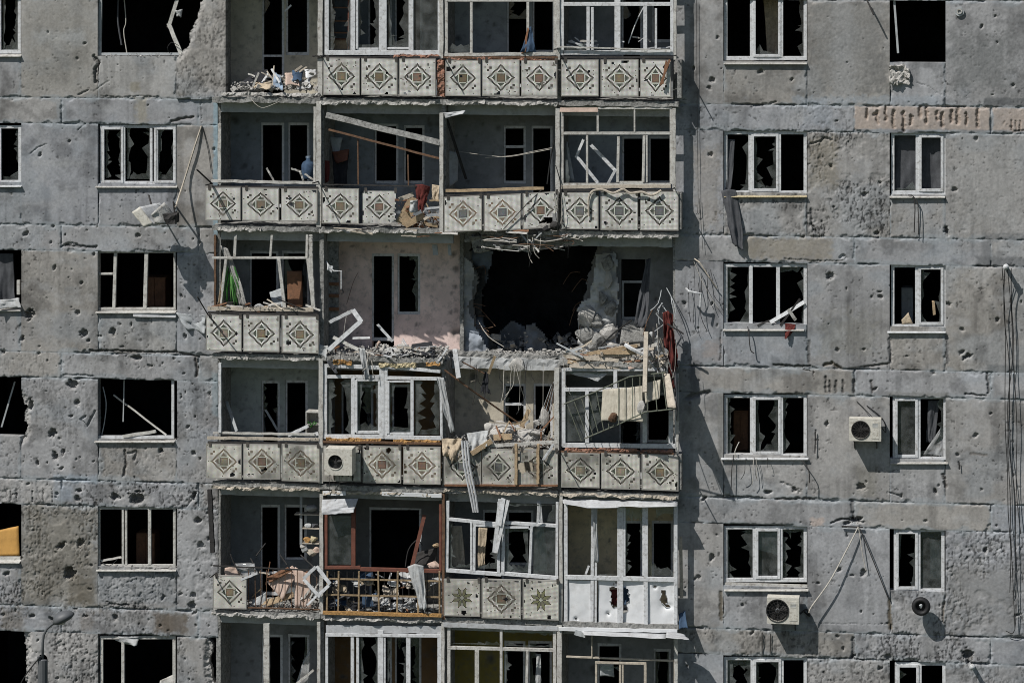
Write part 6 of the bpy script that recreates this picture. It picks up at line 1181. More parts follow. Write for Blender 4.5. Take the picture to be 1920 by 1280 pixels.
for i in range(8): chunk('white_rag', R.uniform(1212, 1250), R.uniform(625, 668), R.uniform(4, 8), YG+R.uniform(-.05, .3), M[R.choice(['palecloth', 'rubble', 'greycloth'])], 'pale torn lump beside the red curtain', 'debris', 'pale lumps beside the red curtain', (1, .8, 1), 360+i)
plank('loose_post', 1212, 622, 1209, 735, 8, YG-.12, YG-.62, M['palewood'], 'upright pale post standing in front of the fallen railing', 'post', t=.06)
# ceiling torn open over the blast hole
for i in range(16):
    u, v = R.uniform(900, 1060), R.uniform(440, 466); pipe('bent_rebar', [(u, v, -.3), (u+R.uniform(10, 40), v+R.uniform(-4, 5), -.4), (u+R.uniform(30, 70), v+R.uniform(-5, 9), -.42)], .009, M[R.choice(['oldwhite', 'iron', 'rust', 'rope'])], 'bent wire in the torn ceiling above the blast hole', 'wire', 'wires in the torn ceiling', sub=2)
for i in range(10): chunk('hanging_lump', R.uniform(905, 1075), R.uniform(446, 470), R.uniform(3, 6), -.3, M['rubble'], 'pale lump caught in the torn ceiling above the blast hole', 'rubble', 'lumps in the torn ceiling', (1.2, .7, .7), 380+i)
pipe('dangling_cord', [(990, 430, YP-.03), (989, 455, -.4), (992, 480, -.3), (998, 493, -.3)], .008, M['rope'], 'pale cord hanging into the blast hole from above', 'cord', sub=4)
for u in (815, 842): plank('hanging_scrap', u, 458, u+2, 478, 10 if u < 830 else 6, .3, .3, M['dimwhite'], 'grey scrap hanging from the ceiling left of the blast hole', 'scrap', 'scraps left of the blast hole')
# storey 3
root = empty('white_cabinet', P(588, 815, .2), 'white open cabinet standing in the loggia corner', 'cabinet'); a = P(573, 815, .0); c = P(600, 774, .0)
for nm, bx_ in (('side_panel', (a.x, a.x+.02, .0, .35, a.z, c.z)), ('top_panel', (a.x, c.x, -.003, .35, c.z+.001, c.z+.022)), ('shelf', (a.x+.021, c.x, .01, .34, a.z+(c.z-a.z)*.45, a.z+(c.z-a.z)*.45+.02)), ('back_panel', (a.x+.021, c.x, .33, .345, a.z, c.z))): mb = MB(); mb.box(*bx_); mb.obj(nm, M['oldwhite'], root)
plank('loose_board', 540, 816, 578, 798, 6, -.2, -.1, M['white'], 'white board tilted in front of the white cabinet', 'board'); plank('loose_board', 572, 820, 597, 812, 7, -.28, -.28, M['white'], 'short white board on the ledge by the white cabinet', 'board'); plank('loose_board', 425, 752, 444, 808, 6, .4, .2, M['dimwhite'], 'long grey board leaning in the left end of the loggia', 'board'); plank('loose_board', 498, 768, 520, 805, 4, .9, .9, M['dimwhite'], 'thin grey board leaning in the dark doorway by the cabinet', 'board')
for i in range(5): plank('plant_leaf', 582, 800, 578+4*i, 790+2*(i % 3), 2, .05, .0, M['leaf'], 'small green leaf on the cabinet shelf', 'leaf', 'green leaves on the cabinet shelf')
cloth('hanging_curtain', pl((818, 706, YG-.05), (832, 708, YG-.06)), pl((842, 806, YG-.08), (852, 812, YG-.06)), M['palecloth'], 'long white curtain blown out at the corner of the white glazing', 'curtain', folds=4, amp=.06, seed=32)
pipe('rusty_pole', [(833, 693, YS-.05), (880, 728, YS-.02), (935, 767, .0), (984, 801, .2)], .022, M['rust'], 'long rusty pole slanting down through the wrecked loggia', 'pole'); pipe('rusty_pole', [(866, 678, YS), (908, 700, YS+.1)], .016, M['rust'], 'short rusty rod at the upper end of the dark hanging garment', 'rod')
cloth('dark_garment', pl((908, 696, -.1), (914, 698, -.1)), pl((899, 748, -.1), (920, 752, -.1)), M['navy'], 'dark garment hanging in the wrecked loggia', 'garment', folds=3, amp=.05, seed=33, ragged=.4)
plank('white_strip', 853, 655, 860, 708, 9, YS-.08, YS-.12, M['white'], 'upright white strip hanging at the slab edge', 'strip'); plank('loose_board', 916, 700, 928, 668, 5, YS+.1, YS, M['wood'], 'small yellow board leaning on the slab edge', 'board')
R = random.Random(8)
for i, (u, v, r, sq) in enumerate(((945, 812, 22, (1.3, .8, .75)), (938, 800, 14, (1.2, .8, .8)), (985, 815, 20, (1.4, .8, .7)), (1005, 810, 12, (1.3, .8, .6)), (965, 822, 14, (1.2, .8, .7)), (1016, 818, 10, (1.3, .7, .6)), (1022, 780, 15, (.7, .6, 1.4)), (1008, 792, 9, (1, .7, .8)), (915, 800, 12, (1.2, .8, 1)))): chunk('concrete_chunk', u, v, r*.8, -.05+.05*(i % 3), M['rubble'], ['largest pale concrete block on the wrecked loggia heap', 'second block on top of the wrecked loggia heap', 'wide flat block right of the largest block', 'small block at the right of the wrecked heap', 'block wedged below the largest block', 'small end block by the white rail', 'tall pale slab leaning at the right post', 'small block under the leaning slab', 'grey block at the left of the wrecked heap'][i], 'rubble', None, sq, 400+i)
scatter('rubble_pile', (880, 1040, 795, 836, YS+.05, .6), 500, .04, M['rubble'], 'crushed concrete between the blocks in the wrecked loggia', 'rubble', 37)
cloth('grey_cloth', pl((875, 812, YG-.05), (916, 806, YG)), pl((884, 848, YP-.08), (912, 838, YP-.06)), M['palecloth'], 'grey striped cloth draped over the wrecked parapet', 'cloth', folds=6, amp=.06, seed=34); cloth('beige_cloth', pl((828, 822, YG-.06), (866, 822, YG-.08)), pl((832, 868, YP-.10), (858, 872, YP-.10)), M['beigecloth'], 'beige rag hanging in tatters over the parapet corner', 'cloth', folds=4, amp=.10, seed=35, ragged=.5)
plank('thick_plank', 884, 850, 922, 826, 9, YP-.08, YP-.02, M['wood'], 'thick yellow plank sticking over the parapet below the grey cloth', 'plank', t=.06); plank('thick_plank', 926, 820, 960, 818, 11, YG-.02, YG, M['wood'], 'short thick plank under the largest concrete block', 'plank', t=.06)
for i, du in enumerate((0, 5, 10)): pipe('metal_profile', [(866+du, 826, YP-.08), (870+du, 872, YP-.16), (882+du, 930, YP-.20), (888+du*.8, 960, YP-.22)], .024, M['metal'], 'long bent metal profile hanging down from the wrecked parapet', 'profile', 'bent metal profiles on the wrecked parapet')
plank('white_strip', 1038, 832, 1018, 862, 4, YP-.03, YP-.06, M['white'], 'thin white strip slanting over the tiled panels', 'strip'); plank('loose_board', 978, 800, 992, 768, 8, .1, .1, M['wood'], 'splintered yellow timber standing before the back window', 'timber')
for i in range(6): pipe('bent_rebar', [(1005+i*4, 800+i*2, 0), (1020+i*3, 760, -.1), (1034+i*2, 722-i*3, -.2)], .008, M['rust' if i % 2 else 'dimwhite'], 'thin rod leaning against the post of the wrecked loggia', 'rod', 'rods leaning on the wrecked loggia post')
pipe('hanging_wire', [(968, 690, YS-.02), (975, 720, YS), (985, 750, -.1), (1000, 775, 0)], .007, M['rope'], 'pale wire hanging before the back window of the wrecked loggia', 'wire', sub=4); chunk('hanging_lump', 970, 684, 10, YS+.02, M['rubble'], 'crumbled lump on the slab edge over the wrecked loggia', 'rubble', None, (1.5, .6, 1), 431)
# fallen railing and its sheet
root = empty('fallen_railing', P(1160, 830, YG-.2), 'green iron railing hanging askew in front of the white glazing', 'railing')
mb = MB(); mb.tube([P(1058, 757, YG-.14), P(1115, 735, YG-.22), P(1180, 706, YG-.34), P(1248, 698, YG-.40)], .014, 6); mb.obj('top_rail', M['greeniron'], root)
mb = MB(); mb.tube([P(1096, 822, YG-.2), P(1160, 795, YG-.50), P(1210, 772, YG-.72), P(1268, 766, YG-.9)], .014, 6); mb.obj('bottom_rail', M['greeniron'], root)
tp = [(1063, 756), (1076, 751), (1090, 745), (1103, 740), (1118, 734), (1132, 727), (1146, 721), (1160, 715), (1172, 710), (1186, 706), (1200, 704), (1212, 702), (1226, 700), (1242, 699)]; bt = [(1090, 826), (1102, 820), (1112, 816), (1122, 812), (1132, 807), (1142, 802), (1150, 798), (1160, 794), (1172, 788), (1186, 782), (1200, 776), (1214, 771), (1232, 769), (1250, 767)]
for i, ((a, b), (c, d)) in enumerate(zip(tp, bt)): mb = MB(); mb.tube([P(a, b, YG-.14-.02*i), P(c, d, YG-.18-.053*i)], .009, 5); mb.obj('baluster', M['greeniron'], root)
sheet('torn_sheet', [(1130, 730, YG-.25), (1206, 724, YG-.38), (1206, 790, YG-.66), (1127, 788, YG-.42)], M['board'], 'large pale board caught behind the fallen railing', 'sheet', bend=.025, seed=3, n=14); sheet('torn_sheet', [(1208, 718, YG-.36), (1238, 712, YG-.4), (1237, 746, YG-.55), (1210, 756, YG-.55)], M['board'], 'smaller pale board right of the post on the fallen railing', 'sheet', bend=.03, seed=7)
sheet('hanging_board', [(1244, 700, YG-.3), (1256, 700, YG-.36), (1268, 764, YG-.92), (1252, 764, YG-.86)], M['palewood'], 'pale board hanging at the right end of the fallen railing', 'board', bend=.02, seed=5, solid=.02); sheet('shadow_sheet', [(1262, 690, -.1), (1266, 690, YG-.2), (1270, 762, YG-.86), (1268, 800, -.1)], M['greycloth'], 'dark sheet hanging edge-on at the bay corner by the fallen railing', 'sheet', bend=.05, seed=8); chunk('tangled_wire', 1150, 780, 9, YG-.5, M['rust'], 'clump of tangled dark wire on the fallen railing', 'wire', None, (1, .6, 1), 71); chunk('hanging_lump', 1202, 765, 9, YG-.64, M['rubble'], 'crumbling pale knot on the fallen railing at the post foot', 'rubble', None, (.8, .6, 1.2), 72)  # edge-on dark sheet is added to fill out the shadow on the wall
cloth('torn_film', pl((1066, 696, YG+.05), (1140, 700, YG+.05)), pl((1072, 700, YG+.05), (1120, 716, YG+.05)), M['palecloth'], 'torn pale strip sagging behind the upper pane of the white glazing', 'film', folds=4, amp=.03, seed=36)
# storey 4
cloth('torn_awning', pl((604, 936, YG-.12), (672, 934, YG-.12)), pl((602, 966, YG-.3), (662, 962, YG-.28)), M['metal'], 'torn grey awning over the red-brown framed loggia', 'awning', folds=2, amp=.05, seed=37); plank('drip_strip', 716, 925, 828, 929, 7, YG-.08, YG-.08, M['white_board'], 'white strip along the slab above the red-brown frame', 'strip'); plank('drip_strip', 606, 924, 648, 924, 8, YG-.08, YG-.08, M['white_board'], 'short white strip above the torn awning', 'strip')
root = empty('wall_shelf', P(585, 965, .1), 'crowded wall shelf in the corner of the lower left loggia', 'shelf')
for v, w in ((964, 0), (990, 5), (1018, 5)): mb = MB(); a = P(552+w*3, v, .0); c = P(598, v, .0); mb.box(a.x, c.x, .0, .25, a.z-.012, a.z+.012); mb.obj('shelf_board', M['palewood'], root)
for u in (563, 566): mb = MB(); pbar(mb, u, 930, u, 1020, 1.5, .02, None, .02); mb.obj('upright', M['dimwhite'], root)
mb = MB(); c = P(584, 956, .1); mb.rock(c+Vector((0, 0, .04)), .11, (1, .9, .75), 3); mb.obj('helmet', M['palecloth'], None, 'white rounded helmet on the top board of the wall shelf', 'helmet', smooth=True)
for i, (u, v, r, m, lab) in enumerate(((578, 986, 6, 'palecloth', 'white'), (590, 985, 6, 'greycloth', 'grey'), (576, 1012, 6, 'foam', 'orange'), (588, 1010, 8, 'palefoam', 'pale yellow'), (572, 1030, 7, 'palecloth', 'white crumpled'), (584, 1036, 8, 'palewood', 'beige crumpled'), (594, 1030, 6, 'pinkpaper', 'pinkish'), (568, 1024, 5, 'rubble', 'small grey'))): chunk('shelf_item', u, v, r, .05, M[m], '%s bundle %s the crowded wall shelf' % (lab, 'on' if v < 1015 else 'spilling below'), 'bundle', None, (1, .8, .8), 90+i)
for i, (nm, c, m, lab) in enumerate((('cardboard_sheet', [(500, 1090, -.15), (548, 1060, -.05), (560, 1072, -.05), (530, 1124, -.25)], 'pinkpaper', 'large pale board tilted behind the thin railing'), ('cardboard_sheet', [(553, 1062, -.1), (582, 1078, -.1), (584, 1140, -.2), (553, 1138, -.2)], 'pinkpaper', 'upright pale board right of the tilted board'), ('wood_board', [(500, 1082, -.2), (540, 1062, -.2), (548, 1070, -.2), (505, 1092, -.25)], 'darkwood', 'brown panel edge above the tilted pale board'), ('wood_board', [(486, 1128, -.25), (550, 1108, -.1), (552, 1118, -.15), (492, 1140, -.3)], 'wood', 'yellow plank lying behind the thin railing'), ('paper_sheet', [(474, 1124, -.2), (500, 1108, -.2), (498, 1132, -.25), (472, 1134, -.25)], 'palecloth', 'white crumpled sheet at the left of the boards'))): sheet(nm, c, M[m], lab, nm.split('_')[1], bend=.02, seed=i+2, solid=.02)
sheet('white_crate', [(422, 1064, -.2), (446, 1060, -.2), (450, 1084, -.2), (424, 1084, -.2)], M['pinkpaper'], 'pale box top behind the single tiled panel', 'box', seed=3, solid=.12); sheet('grey_plastic', [(440, 1056, -.3), (478, 1055, -.3), (484, 1078, -.4), (452, 1084, -.4)], M['film'], 'translucent film draped over the rail by the single tiled panel', 'film', bend=.06, seed=4); plank('white_strip', 452, 1086, 482, 1074, 4, -.42, -.42, M['white'], 'short white strip across the film by the single tiled panel', 'strip')
for i, (u0, v0, u1, v1, w) in enumerate(((569, 1084, 592, 1062, 6), (594, 1062, 619, 1094, 7), (619, 1094, 596, 1116, 6), (570, 1086, 600, 1118, 6), (598, 1112, 576, 1134, 4))): plank('loose_frame_strip', u0, v0, u1, v1, w, YG-.12, YG-.14, M['white'], 'side of the white sash hanging askew on the lower left railing', 'sash', 'sides of the white sash on the lower left railing')
for i, (pts, lab) in enumerate((([(564, 1040, 0), (580, 1055, -.2), (597, 1070, -.35)], 'dark bent stick crossing above the hanging white sash'), ([(432, 1038, -.3), (440, 1058, -.3), (455, 1080, -.35)], 'thin dark tube standing over the single tiled panel'), ([(470, 1046, -.2), (478, 1062, -.3)], 'short pale-tipped rod on the lower left rail'), ([(498, 1018, .4), (480, 1042, .2)], 'dark stick leaning in the lower left loggia'), ([(524, 1038, -.1), (538, 1058, -.2)], 'short dark stick above the tilted pale board'))): pipe('bent_stick', pts, .016, M['iron'], lab, 'stick', sub=3)
scatter('rubbish_heap', (465, 600, 1112, 1140, YS+.02, .5), 200, .035, M['rubble'], 'crumbs behind the thin railing of the lower left loggia', 'rubbish', 38)
post(4, 0, 399, 917, 1035, 8, 'iron', YS-.02, 393, label='charred post at the left end')
R = random.Random(31)
for i in range(34):
    u, v = R.uniform(616, 820), R.uniform(1078, 1145); m = R.choice(['palecloth', 'navy', 'rubble', 'white_board', 'beigecloth', 'palewood', 'bluecloth', 'greycloth', 'palecloth', 'navy']); s = R.uniform(7, 18); a = R.uniform(-.4, .4)
    sheet('household_item', [(u-s, v-s*.5+a*8, R.uniform(-.2, .2)), (u+s*.8, v-s*.5-a*8, -.1), (u+s, v+s*.5, -.2), (u-s*.7, v+s*.4, -.22)], M[m], '%s piece of household junk behind the rusty grid railing' % {'palecloth': 'white crumpled', 'navy': 'black', 'rubble': 'grey', 'white_board': 'white flat', 'beigecloth': 'beige', 'palewood': 'pale brown', 'bluecloth': 'blue', 'greycloth': 'dark grey'}[m], 'junk', '%s junk behind the grid railing' % {'palecloth': 'crumpled white', 'navy': 'black', 'rubble': 'grey', 'white_board': 'flat white', 'beigecloth': 'beige', 'palewood': 'pale brown', 'bluecloth': 'blue', 'greycloth': 'dark grey'}[m], n=6, bend=.09, seed=i, solid=.015)
sheet('navy_box', [(680, 1115, -.12), (706, 1113, -.1), (708, 1136, -.15), (680, 1138, -.15)], M['bluecloth'], 'dark blue box behind the middle of the rusty grid', 'box', seed=3, solid=.1)
cloth('hanging_cloth', pl((764, 1062, YG-.14), (778, 1056, YG-.16), (794, 1060, YG-.14)), pl((786, 1144, YG-.16), (800, 1142, YG-.16)), M['palecloth'], 'pale cloth hanging over the rusty grid railing', 'cloth', folds=4, amp=.06, seed=39)
plank('leaning_frame', 796, 965, 772, 1062, 7, -.1, -.2, M['redwood'], 'red-brown frame piece leaning in the loggia with the grid railing', 'frame'); pipe('bent_stick', [(760, 1062, -.15), (766, 1030, -.1), (782, 1012, -.1), (792, 1022, -.1)], .012, M['iron'], 'curved dark rod beside the leaning red-brown piece', 'rod', sub=4); chunk('bundle', 812, 1058, 10, -.1, M['pinkpaper'], 'pinkish bundle on the sill of the red-brown frame', 'bundle', None, (1.3, .8, .6), 111); chunk('bundle', 818, 1022, 6, .1, M['wood'], 'small yellow object at the right post of the red-brown frame', 'bundle', None, (1, .8, .7), 112); sheet('grey_board', [(780, 1035, .2), (820, 1025, .2), (818, 1058, .1), (778, 1058, .1)], M['iron'], 'dark board lying behind the pinkish bundle', 'board', seed=6, solid=.02)
plank('hanging_board', 790, 985, 786, 1018, 6, .1, .0, M['dimwhite'], 'pale strip hanging beside the leaning red-brown piece', 'strip')
for i, (u0, v0, u1, v1, w) in enumerate(((937, 935, 926, 1035, 6), (953, 937, 930, 1036, 6), (944, 934, 936, 985, 8))): plank('hanging_frame_strip', u0, v0, u1, v1, w, YG-.10-.01*i, YG-.14-.01*i, M['white'], 'broken white frame strip dangling over the tilted glazing', 'strip', 'white strips dangling over the tilted glazing')
cloth('hanging_curtain', pl((1008, 938, YG+.06), (1014, 938, YG+.06)), pl((1002, 1074, YG+.1), (1030, 1076, YG+.1)), M['palecloth'], 'pale narrow curtain behind the tilted white glazing', 'curtain', folds=4, amp=.05, seed=40); cloth('hanging_curtain', pl((846, 985, .1), (866, 985, .1)), pl((846, 1066, .1), (872, 1066, .1)), M['palewood'], 'pale cloth behind the left pane of the tilted glazing', 'curtain', folds=3, amp=.04, seed=41); cloth('hanging_curtain', pl((897, 988, .1), (914, 990, .1)), pl((896, 1064, .1), (908, 1062, .1)), M['beigecloth'], 'beige cloth behind the second pane of the tilted glazing', 'curtain', folds=3, amp=.04, seed=42); plank('hanging_frame_strip', 1016, 972, 992, 992, 3, YG-.1, YG-.1, M['dimwhite'], 'thin grey strip crossing the right of the tilted glazing', 'strip')
cloth('canopy', pl((1054, 934, YG+.02), (1160, 936, YG+.02), (1270, 940, YG+.02)), pl((1056, 944, YG-.28), (1100, 952, YG-.30), (1158, 950, YG-.3), (1166, 948, YG-.28), (1200, 950, YG-.3), (1270, 948, YG-.28)), M['metal'], 'crumpled sheet-metal canopy over the full-height white glazing', 'canopy', folds=6, amp=.02, seed=43, nu=40, nv=8, ragged=0)
cloth('hanging_curtain', pl((1112, 945, YG-.08), (1118, 945, YG-.08)), pl((1113, 1060, YG-.1), (1122, 1056, YG-.1)), M['palecloth'], 'pale torn film wound round a mullion of the full-height glazing', 'film', folds=3, amp=.03, seed=44); cloth('red_rag', pl((1142, 1105, YG+.17), (1158, 1104, YG+.17)), pl((1144, 1132, YG+.17), (1156, 1136, YG+.17)), M['redcloth'], 'dark red rag showing through the hole in the white board', 'rag', folds=2, amp=.03, seed=45); cloth('blue_rag', pl((1168, 1098, YG+.17), (1184, 1100, YG+.17)), pl((1166, 1134, YG+.17), (1180, 1138, YG+.17)), M['bluecloth'], 'blue rag showing through the torn hole beside the red rag', 'rag', folds=2, amp=.03, seed=46)
plank('loose_batten', 1098, 1076, 1104, 1060, 4, YG+.05, YG+.05, M['white'], 'small white batten leaning behind the full-height glazing', 'batten'); plank('side_board', 1276, 1005, 1278, 1120, 6, YG+.1, YG+.12, M['palewood'], 'narrow pale board along the right side of the full-height glazing', 'board'); sheet('torn_cover', [(1272, 1150, -.2), (1284, 1146, -.25), (1290, 1176, -.4), (1274, 1178, -.35)], M['bluecloth'], 'torn bluish sheet at the lower right corner of the bay', 'sheet', bend=.05, seed=3)
# storey 5
sheet('awning_sheet', [(1090, 1181, YG-.02), (1250, 1186, YG-.02), (1248, 1197, YG-.35), (1095, 1189, YG-.35)], M['metal'], 'grey sheet-metal awning sagging under the white drip board', 'awning', bend=.02, seed=2, n=16); sheet('awning_sheet', [(1250, 1184, YG-.1), (1284, 1188, YG-.2), (1292, 1199, YG-.95), (1248, 1195, YG-.7)], M['metal'], 'bent end of the awning sticking out at the right corner', 'awning', bend=.03, seed=4); plank('drip_strip', 1078, 1184, 1098, 1190, 10, YG-.1, YG-.1, M['dimwhite'], 'crumpled bit of tin at the left end of the awning', 'strip')
sheet('grey_paper', [(1124, 1242, .1), (1150, 1240, .1), (1152, 1268, .1), (1126, 1266, .1)], M['dimwhite'], 'grey paper hanging in the thin wooden frame', 'paper', seed=3); cloth('hanging_curtain', pl((1006, 1225, .0), (1014, 1225, .0)), pl((1004, 1300, .0), (1014, 1300, .0)), M['palecloth'], 'pale torn curtain in the lower olive loggia', 'curtain', folds=2, amp=.04, seed=47); sheet('glass_shard', [(568, 1240, .3), (582, 1215, .3), (578, 1290, .2), (552, 1290, .2)], M['film'], 'large dusty glass shard in the lowest left loggia', 'glass', bend=.01, seed=3); plank('loose_batten', 545, 1290, 588, 1255, 4, .1, .2, M['oldwhite'], 'pale batten leaning in the lowest left loggia', 'batten')
# poles that stick out from the front and throw the long slanting shadows
for (u, v, y0, y1, lab) in ((607, 108, YG, YP-.55, 'thin rod jutting from the top parapet, left of three'), (836, 110, YG, YP-.45, 'thin rod jutting from the top parapet, middle of three'), (1046, 92, YG, YP-.5, 'thin rod jutting from the top parapet, right of three'), (398, 344, YG, YP-.5, 'thin rod jutting from the left end of the second parapet'), (598, 340, YG, YP-.55, 'thin rod jutting over the second parapet at the post'), (1268, 104, YG, YP-.4, 'rod jutting from the top right corner of the bay'), (1050, 842, YG, YP-.5, 'thin rod jutting above the parapet of the white glazing'), (405, 1074, YG, YP-.4, 'thin rod jutting over the single tiled panel'), (1268, 846, YG, YP-.5, 'rod jutting from the bay corner under the fallen railing'), (1265, 352, YG, YP-.4, 'rod jutting from the bay corner by the second parapet')):
    p = P(u, v, y0); mb = MB(); mb.tube([p, (p.x, y1, p.z+.02)], .014, 6); mb.obj('jutting_rod', M['iron'], None, lab, 'rod')

# ---------------- more wreckage: splinters, laths and torn wires lying and hanging where the blast threw them
R = random.Random(77)
def splinters(n, region, ys, lens, mats, label, group, ang=None, w=(1.5, 4), name='splinter', cat='splinter'):
    u0, u1, v0, v1 = region
    for i in range(n):
        u, v = R.uniform(u0, u1), R.uniform(v0, v1); a = R.uniform(0, math.pi) if ang is None else R.gauss(*ang); l = R.uniform(*lens); y = R.uniform(*ys)
        plank(name, u-l/2*math.cos(a), v-l/2*math.sin(a), u+l/2*math.cos(a), v+l/2*math.sin(a), R.uniform(*w), y, y-R.uniform(-.12, .22), M[R.choice(mats)], label, cat, group, t=R.uniform(.008, .025))
splinters(30, (620, 830, 648, 672), (YS-.06, .2), (12, 44), ['palewood', 'oldwhite', 'wood', 'darkwood', 'metal'], 'splintered lath in the heap on the gutted floor below the pink wall', 'laths below the pink wall', (0.1, .5))
splinters(26, (1062, 1250, 648, 690), (YS-.08, .1), (14, 60), ['palewood', 'oldwhite', 'wood', 'darkwood', 'dimwhite'], 'splintered lath in the stack over the white glazing at the bay corner', 'laths over the white glazing', (0.0, .35))
splinters(22, (890, 1040, 790, 836), (YG-.05, .3), (12, 46), ['palewood', 'oldwhite', 'wood', 'metal', 'darkwood'], 'splintered lath among the concrete blocks of the wrecked loggia', 'laths among the concrete blocks')
splinters(16, (745, 826, 368, 424), (YS, .2), (12, 40), ['palewood', 'wood', 'darkwood', 'white'], 'splinter of wood in the parapet gap', 'splinters in the parapet gap')
splinters(18, (470, 598, 1072, 1138), (-.25, .2), (14, 50), ['palewood', 'wood', 'darkwood', 'iron', 'oldwhite'], 'stick behind the thin railing of the lower left loggia', 'sticks behind the thin railing')
splinters(16, (615, 820, 1078, 1148), (-.2, .2), (12, 40), ['palewood', 'oldwhite', 'darkwood', 'white', 'iron'], 'stick among the junk behind the grid railing', 'sticks behind the grid railing')
splinters(14, (470, 596, 138, 166), (-.3, .2), (10, 34), ['palewood', 'oldwhite', 'white', 'palewood'], 'thin lath in the rubbish heap at top left', 'laths in the rubbish heap')
splinters(14, (900, 1075, 440, 468), (-.36, -.1), (12, 44), ['oldwhite', 'rubble', 'dimwhite', 'iron'], 'flake of plaster lath hanging in the torn ceiling', 'flakes in the torn ceiling', (0.1, .35))
splinters(10, (1225, 1268, 600, 700), (YG-.3, YG), (14, 46), ['palewood', 'iron', 'oldwhite', 'metal'], 'lath jutting around the red curtain', 'laths around the red curtain', (1.2, .5))
splinters(9, (405, 590, 566, 580), (YG-.02, YG+.1), (10, 34), ['palewood', 'oldwhite', 'darkwood'], 'splinter on the ledge by the plant', 'splinters on the plant ledge', (.1, .4))
splinters(10, (1085, 1250, 70, 97), (-.2, .1), (10, 34), ['white', 'oldwhite', 'metal'], 'scrap of frame behind the top right glazing', 'scraps behind the top right glazing', (.3, .6))
splinters(12, (640, 1060, 425, 445), (YS-.06, YS), (20, 60), ['iron', 'darkwood', 'palewood', 'rubble'], 'loose lath at the torn slab edge above the gutted flat', 'laths at the torn slab edge', (0.03, .08))
def wires(n, region, drop, sway, y, label, group, mats=('cable', 'iron', 'rope')):
    u0, u1, v0, v1 = region
    for i in range(n):
        u, v = R.uniform(u0, u1), R.uniform(v0, v1); d = R.uniform(*drop); s = R.uniform(-sway, sway)
        pipe('torn_wire', [(u, v, y), (u+s*.2, v+d*.3, y-.06), (u+s*.3, v+d*.7, y-.08), (u+s, v+d, y-.04)], R.uniform(.004, .008), M[R.choice(mats)], label, 'wire', group, sub=3)
wires(12, (880, 1060, 670, 690), (30, 110), 22, YS, 'torn wire hanging over the wrecked loggia', 'wires over the wrecked loggia')
wires(8, (890, 1070, 440, 455), (20, 50), 14, -.3, 'torn wire hanging into the blast hole', 'wires into the blast hole')
wires(7, (1225, 1270, 600, 660), (40, 110), 18, YG-.25, 'torn wire dangling at the red curtain', 'wires at the red curtain')
wires(6, (1036, 1060, 350, 372), (40, 75), 16, YP-.04, 'torn wire over the joint of the parapets', 'wires over the parapet joint')
wires(6, (610, 700, 660, 676), (20, 60), 14, YS-.06, 'torn wire hanging from the gutted floor over the white glazing', 'wires from the gutted floor')
wires(5, (1278, 1345, 500, 560), (50, 110), 24, -.06, 'torn wire dangling on the wall between the bay and the window', 'wires on the wall by the bay')
wires(4, (608, 668, 885, 895), (20, 40), 8, YP-.05, 'torn wire below the dirty beige air conditioner', 'wires below the beige air conditioner')
wires(5, (1380, 1440, 855, 862), (18, 50), 10, -.07, 'torn wire under the broken sill of the three-part window', 'wires under the broken sill')
# wrecked room behind the blast hole
scatter('rubble_pile', (900, 1085, 610, 660, 1.3, 3.2), 420, .07, M['rubble'], 'rubble filling the room behind the blast hole', 'rubble', 39)
# things left inside other rooms, dim behind the broken windows
def furniture(u0, u1, v0, v1, y, d, m, name, label, cat):
    a = P(u0, v1, y); c = P(u1, v0, y); root = empty(name, ((a.x+c.x)/2, y, a.z), label, cat); w = c.x-a.x; h = c.z-a.z
    mb = MB(); mb.box(a.x, c.x, y+.02, y+d, a.z+.06, c.z); mb.obj('body', M[m], root, bevel=.006)
    for i in range(2): mb = MB(); mb.box(a.x+w*.5*i+.01, a.x+w*.5*(i+1)-.01, y, y+.017, a.z+.09, c.z-.03); mb.obj('door', M[m], root)
    for sx in (.06, .94): mb = MB(); mb.box(a.x+w*sx-.025, a.x+w*sx+.025, y+.05, y+.1, a.z, a.z+.058); mb.obj('leg', M['iron'], root)
furniture(1375, 1402, 770, 850, 1.0, .5, 'darkwood', 'wardrobe', 'dim brown wardrobe inside the window left of the grilled unit', 'wardrobe')
furniture(255, 290, 1000, 1062, 1.1, .5, 'darkwood', 'cupboard', 'dim brown cupboard inside the three-part left window', 'cupboard')
furniture(1690, 1712, 540, 612, 1.0, .4, 'dimwhite', 'cupboard', 'dim pale cupboard inside the window with the white ledge', 'cupboard')
furniture(270, 310, 520, 580, 1.2, .5, 'darkwood', 'cupboard', 'dim brown cupboard inside the window with the small top sash', 'cupboard')

scatter('fine_rubble', (606, 836, 652, 674, YS-.02, .5), 1500, .022, M['rubble'], 'fine dust and crumbs along the gutted floor', 'rubble', 51)
scatter('fine_rubble', (1056, 1264, 656, 688, YS-.02, .5), 1100, .022, M['palewood'], 'fine splinters over the white glazing at the bay corner', 'rubble', 52)
scatter('fine_rubble', (836, 1044, 806, 838, YS-.04, .5), 1300, .022, M['rubble'], 'fine crumbs over the wrecked loggia floor and ledge', 'rubble', 53)
scatter('fine_rubble', (400, 598, 1122, 1144, YS, .4), 700, .02, M['rubble'], 'fine crumbs on the lower left loggia floor', 'rubble', 54)
scatter('fine_rubble', (612, 826, 1128, 1152, YS, .4), 600, .022, M['palecloth'], 'torn paper and crumbs behind the grid railing', 'rubble', 55)
scatter('fine_rubble', (392, 596, 572, 580, YG-.1, YG+.05), 260, .018, M['rubble'], 'crumbs along the ledge under the plant', 'rubble', 56)
scatter('fine_rubble', (400, 596, 817, 824, YG-.1, YG+.05), 200, .016, M['rubble'], 'crumbs along the ledge by the white cabinet', 'rubble', 57)

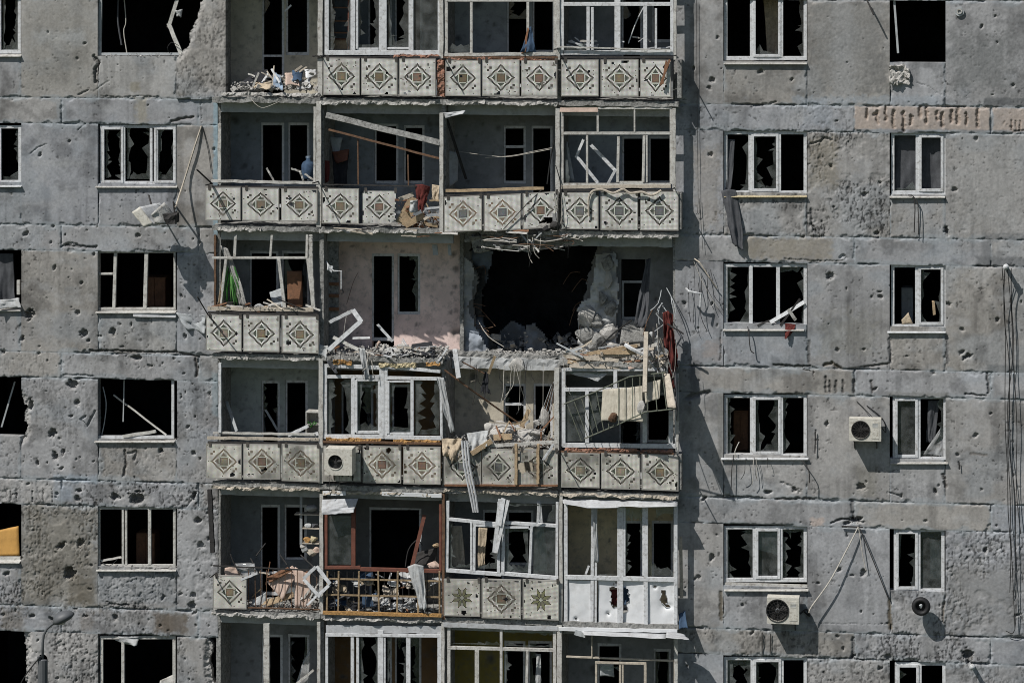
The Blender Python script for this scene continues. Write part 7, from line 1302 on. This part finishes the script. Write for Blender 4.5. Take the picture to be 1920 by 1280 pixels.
sheet('hanging_plaster', [(880, 444, -.1), (985, 440, -.15), (970, 466, .1), (890, 472, .15)], M['slab'], 'dark torn plaster sagging under the slab left over the blast hole', 'plaster', bend=.10, seed=11, n=16, solid=.03)
sheet('hanging_plaster', [(985, 440, -.15), (1070, 438, -.2), (1050, 462, .05), (990, 470, .1)], M['slab'], 'dark torn plaster sagging under the slab right over the blast hole', 'plaster', bend=.09, seed=13, n=16, solid=.03)
R = random.Random(91)
for i in range(9): chunk('concrete_chunk', R.uniform(905, 1040), R.uniform(628, 655), R.uniform(5, 11), R.uniform(1.3, 2.0), M['slab'], 'dim lump of broken wall on the floor inside the blast hole', 'rubble', 'dim lumps inside the blast hole', (1.3, 1, .7), 500+i)
for i in range(7): p0 = (R.uniform(884, 900), R.uniform(500, 620), 1.0); pipe('bent_rebar', [p0, (p0[0]+R.uniform(8, 20), p0[1]+R.uniform(-8, 8), .95), (p0[0]+R.uniform(14, 34), p0[1]+R.uniform(4, 26), .85)], .008, M['rust'], 'bent rod sticking from the left rim of the blast hole', 'rod', 'rods at the left rim of the blast hole', sub=2)
for i in range(7): p0 = (R.uniform(1086, 1112), R.uniform(490, 620), .9); pipe('bent_rebar', [p0, (p0[0]-R.uniform(8, 18), p0[1]+R.uniform(-8, 8), .85), (p0[0]-R.uniform(14, 34), p0[1]+R.uniform(4, 26), .75)], .008, M['rust'], 'bent rod sticking from the broken column into the blast hole', 'rod', 'rods at the right rim of the blast hole', sub=2)

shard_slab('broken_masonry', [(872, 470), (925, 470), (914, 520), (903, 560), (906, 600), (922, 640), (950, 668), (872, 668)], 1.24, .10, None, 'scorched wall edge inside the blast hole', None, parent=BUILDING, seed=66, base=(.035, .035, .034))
R = random.Random(19)
for i, (u, v, r, sq) in enumerate(((1102, 590, 15, (1, .7, 1.2)), (1096, 630, 15, (1, .7, 1.1)), (1118, 640, 16, (1.1, .7, .9)), (1140, 620, 14, (1, .7, 1.2)), (1146, 580, 11, (.9, .7, 1.4)), (1130, 560, 10, (.8, .7, 1.3)), (1142, 525, 9, (1, .6, 1.6)), (1140, 492, 9, (1.1, .6, 1.5)), (1122, 600, 12, (1, .7, 1)), (1150, 648, 12, (1, .7, .8)))):
    mb = MB(); mb.rock(P(u, v, .74), r*PX, sq, 700+i); mb.obj('broken_column_block', M['slab' if i % 3 else 'rubble'], BUILDING)
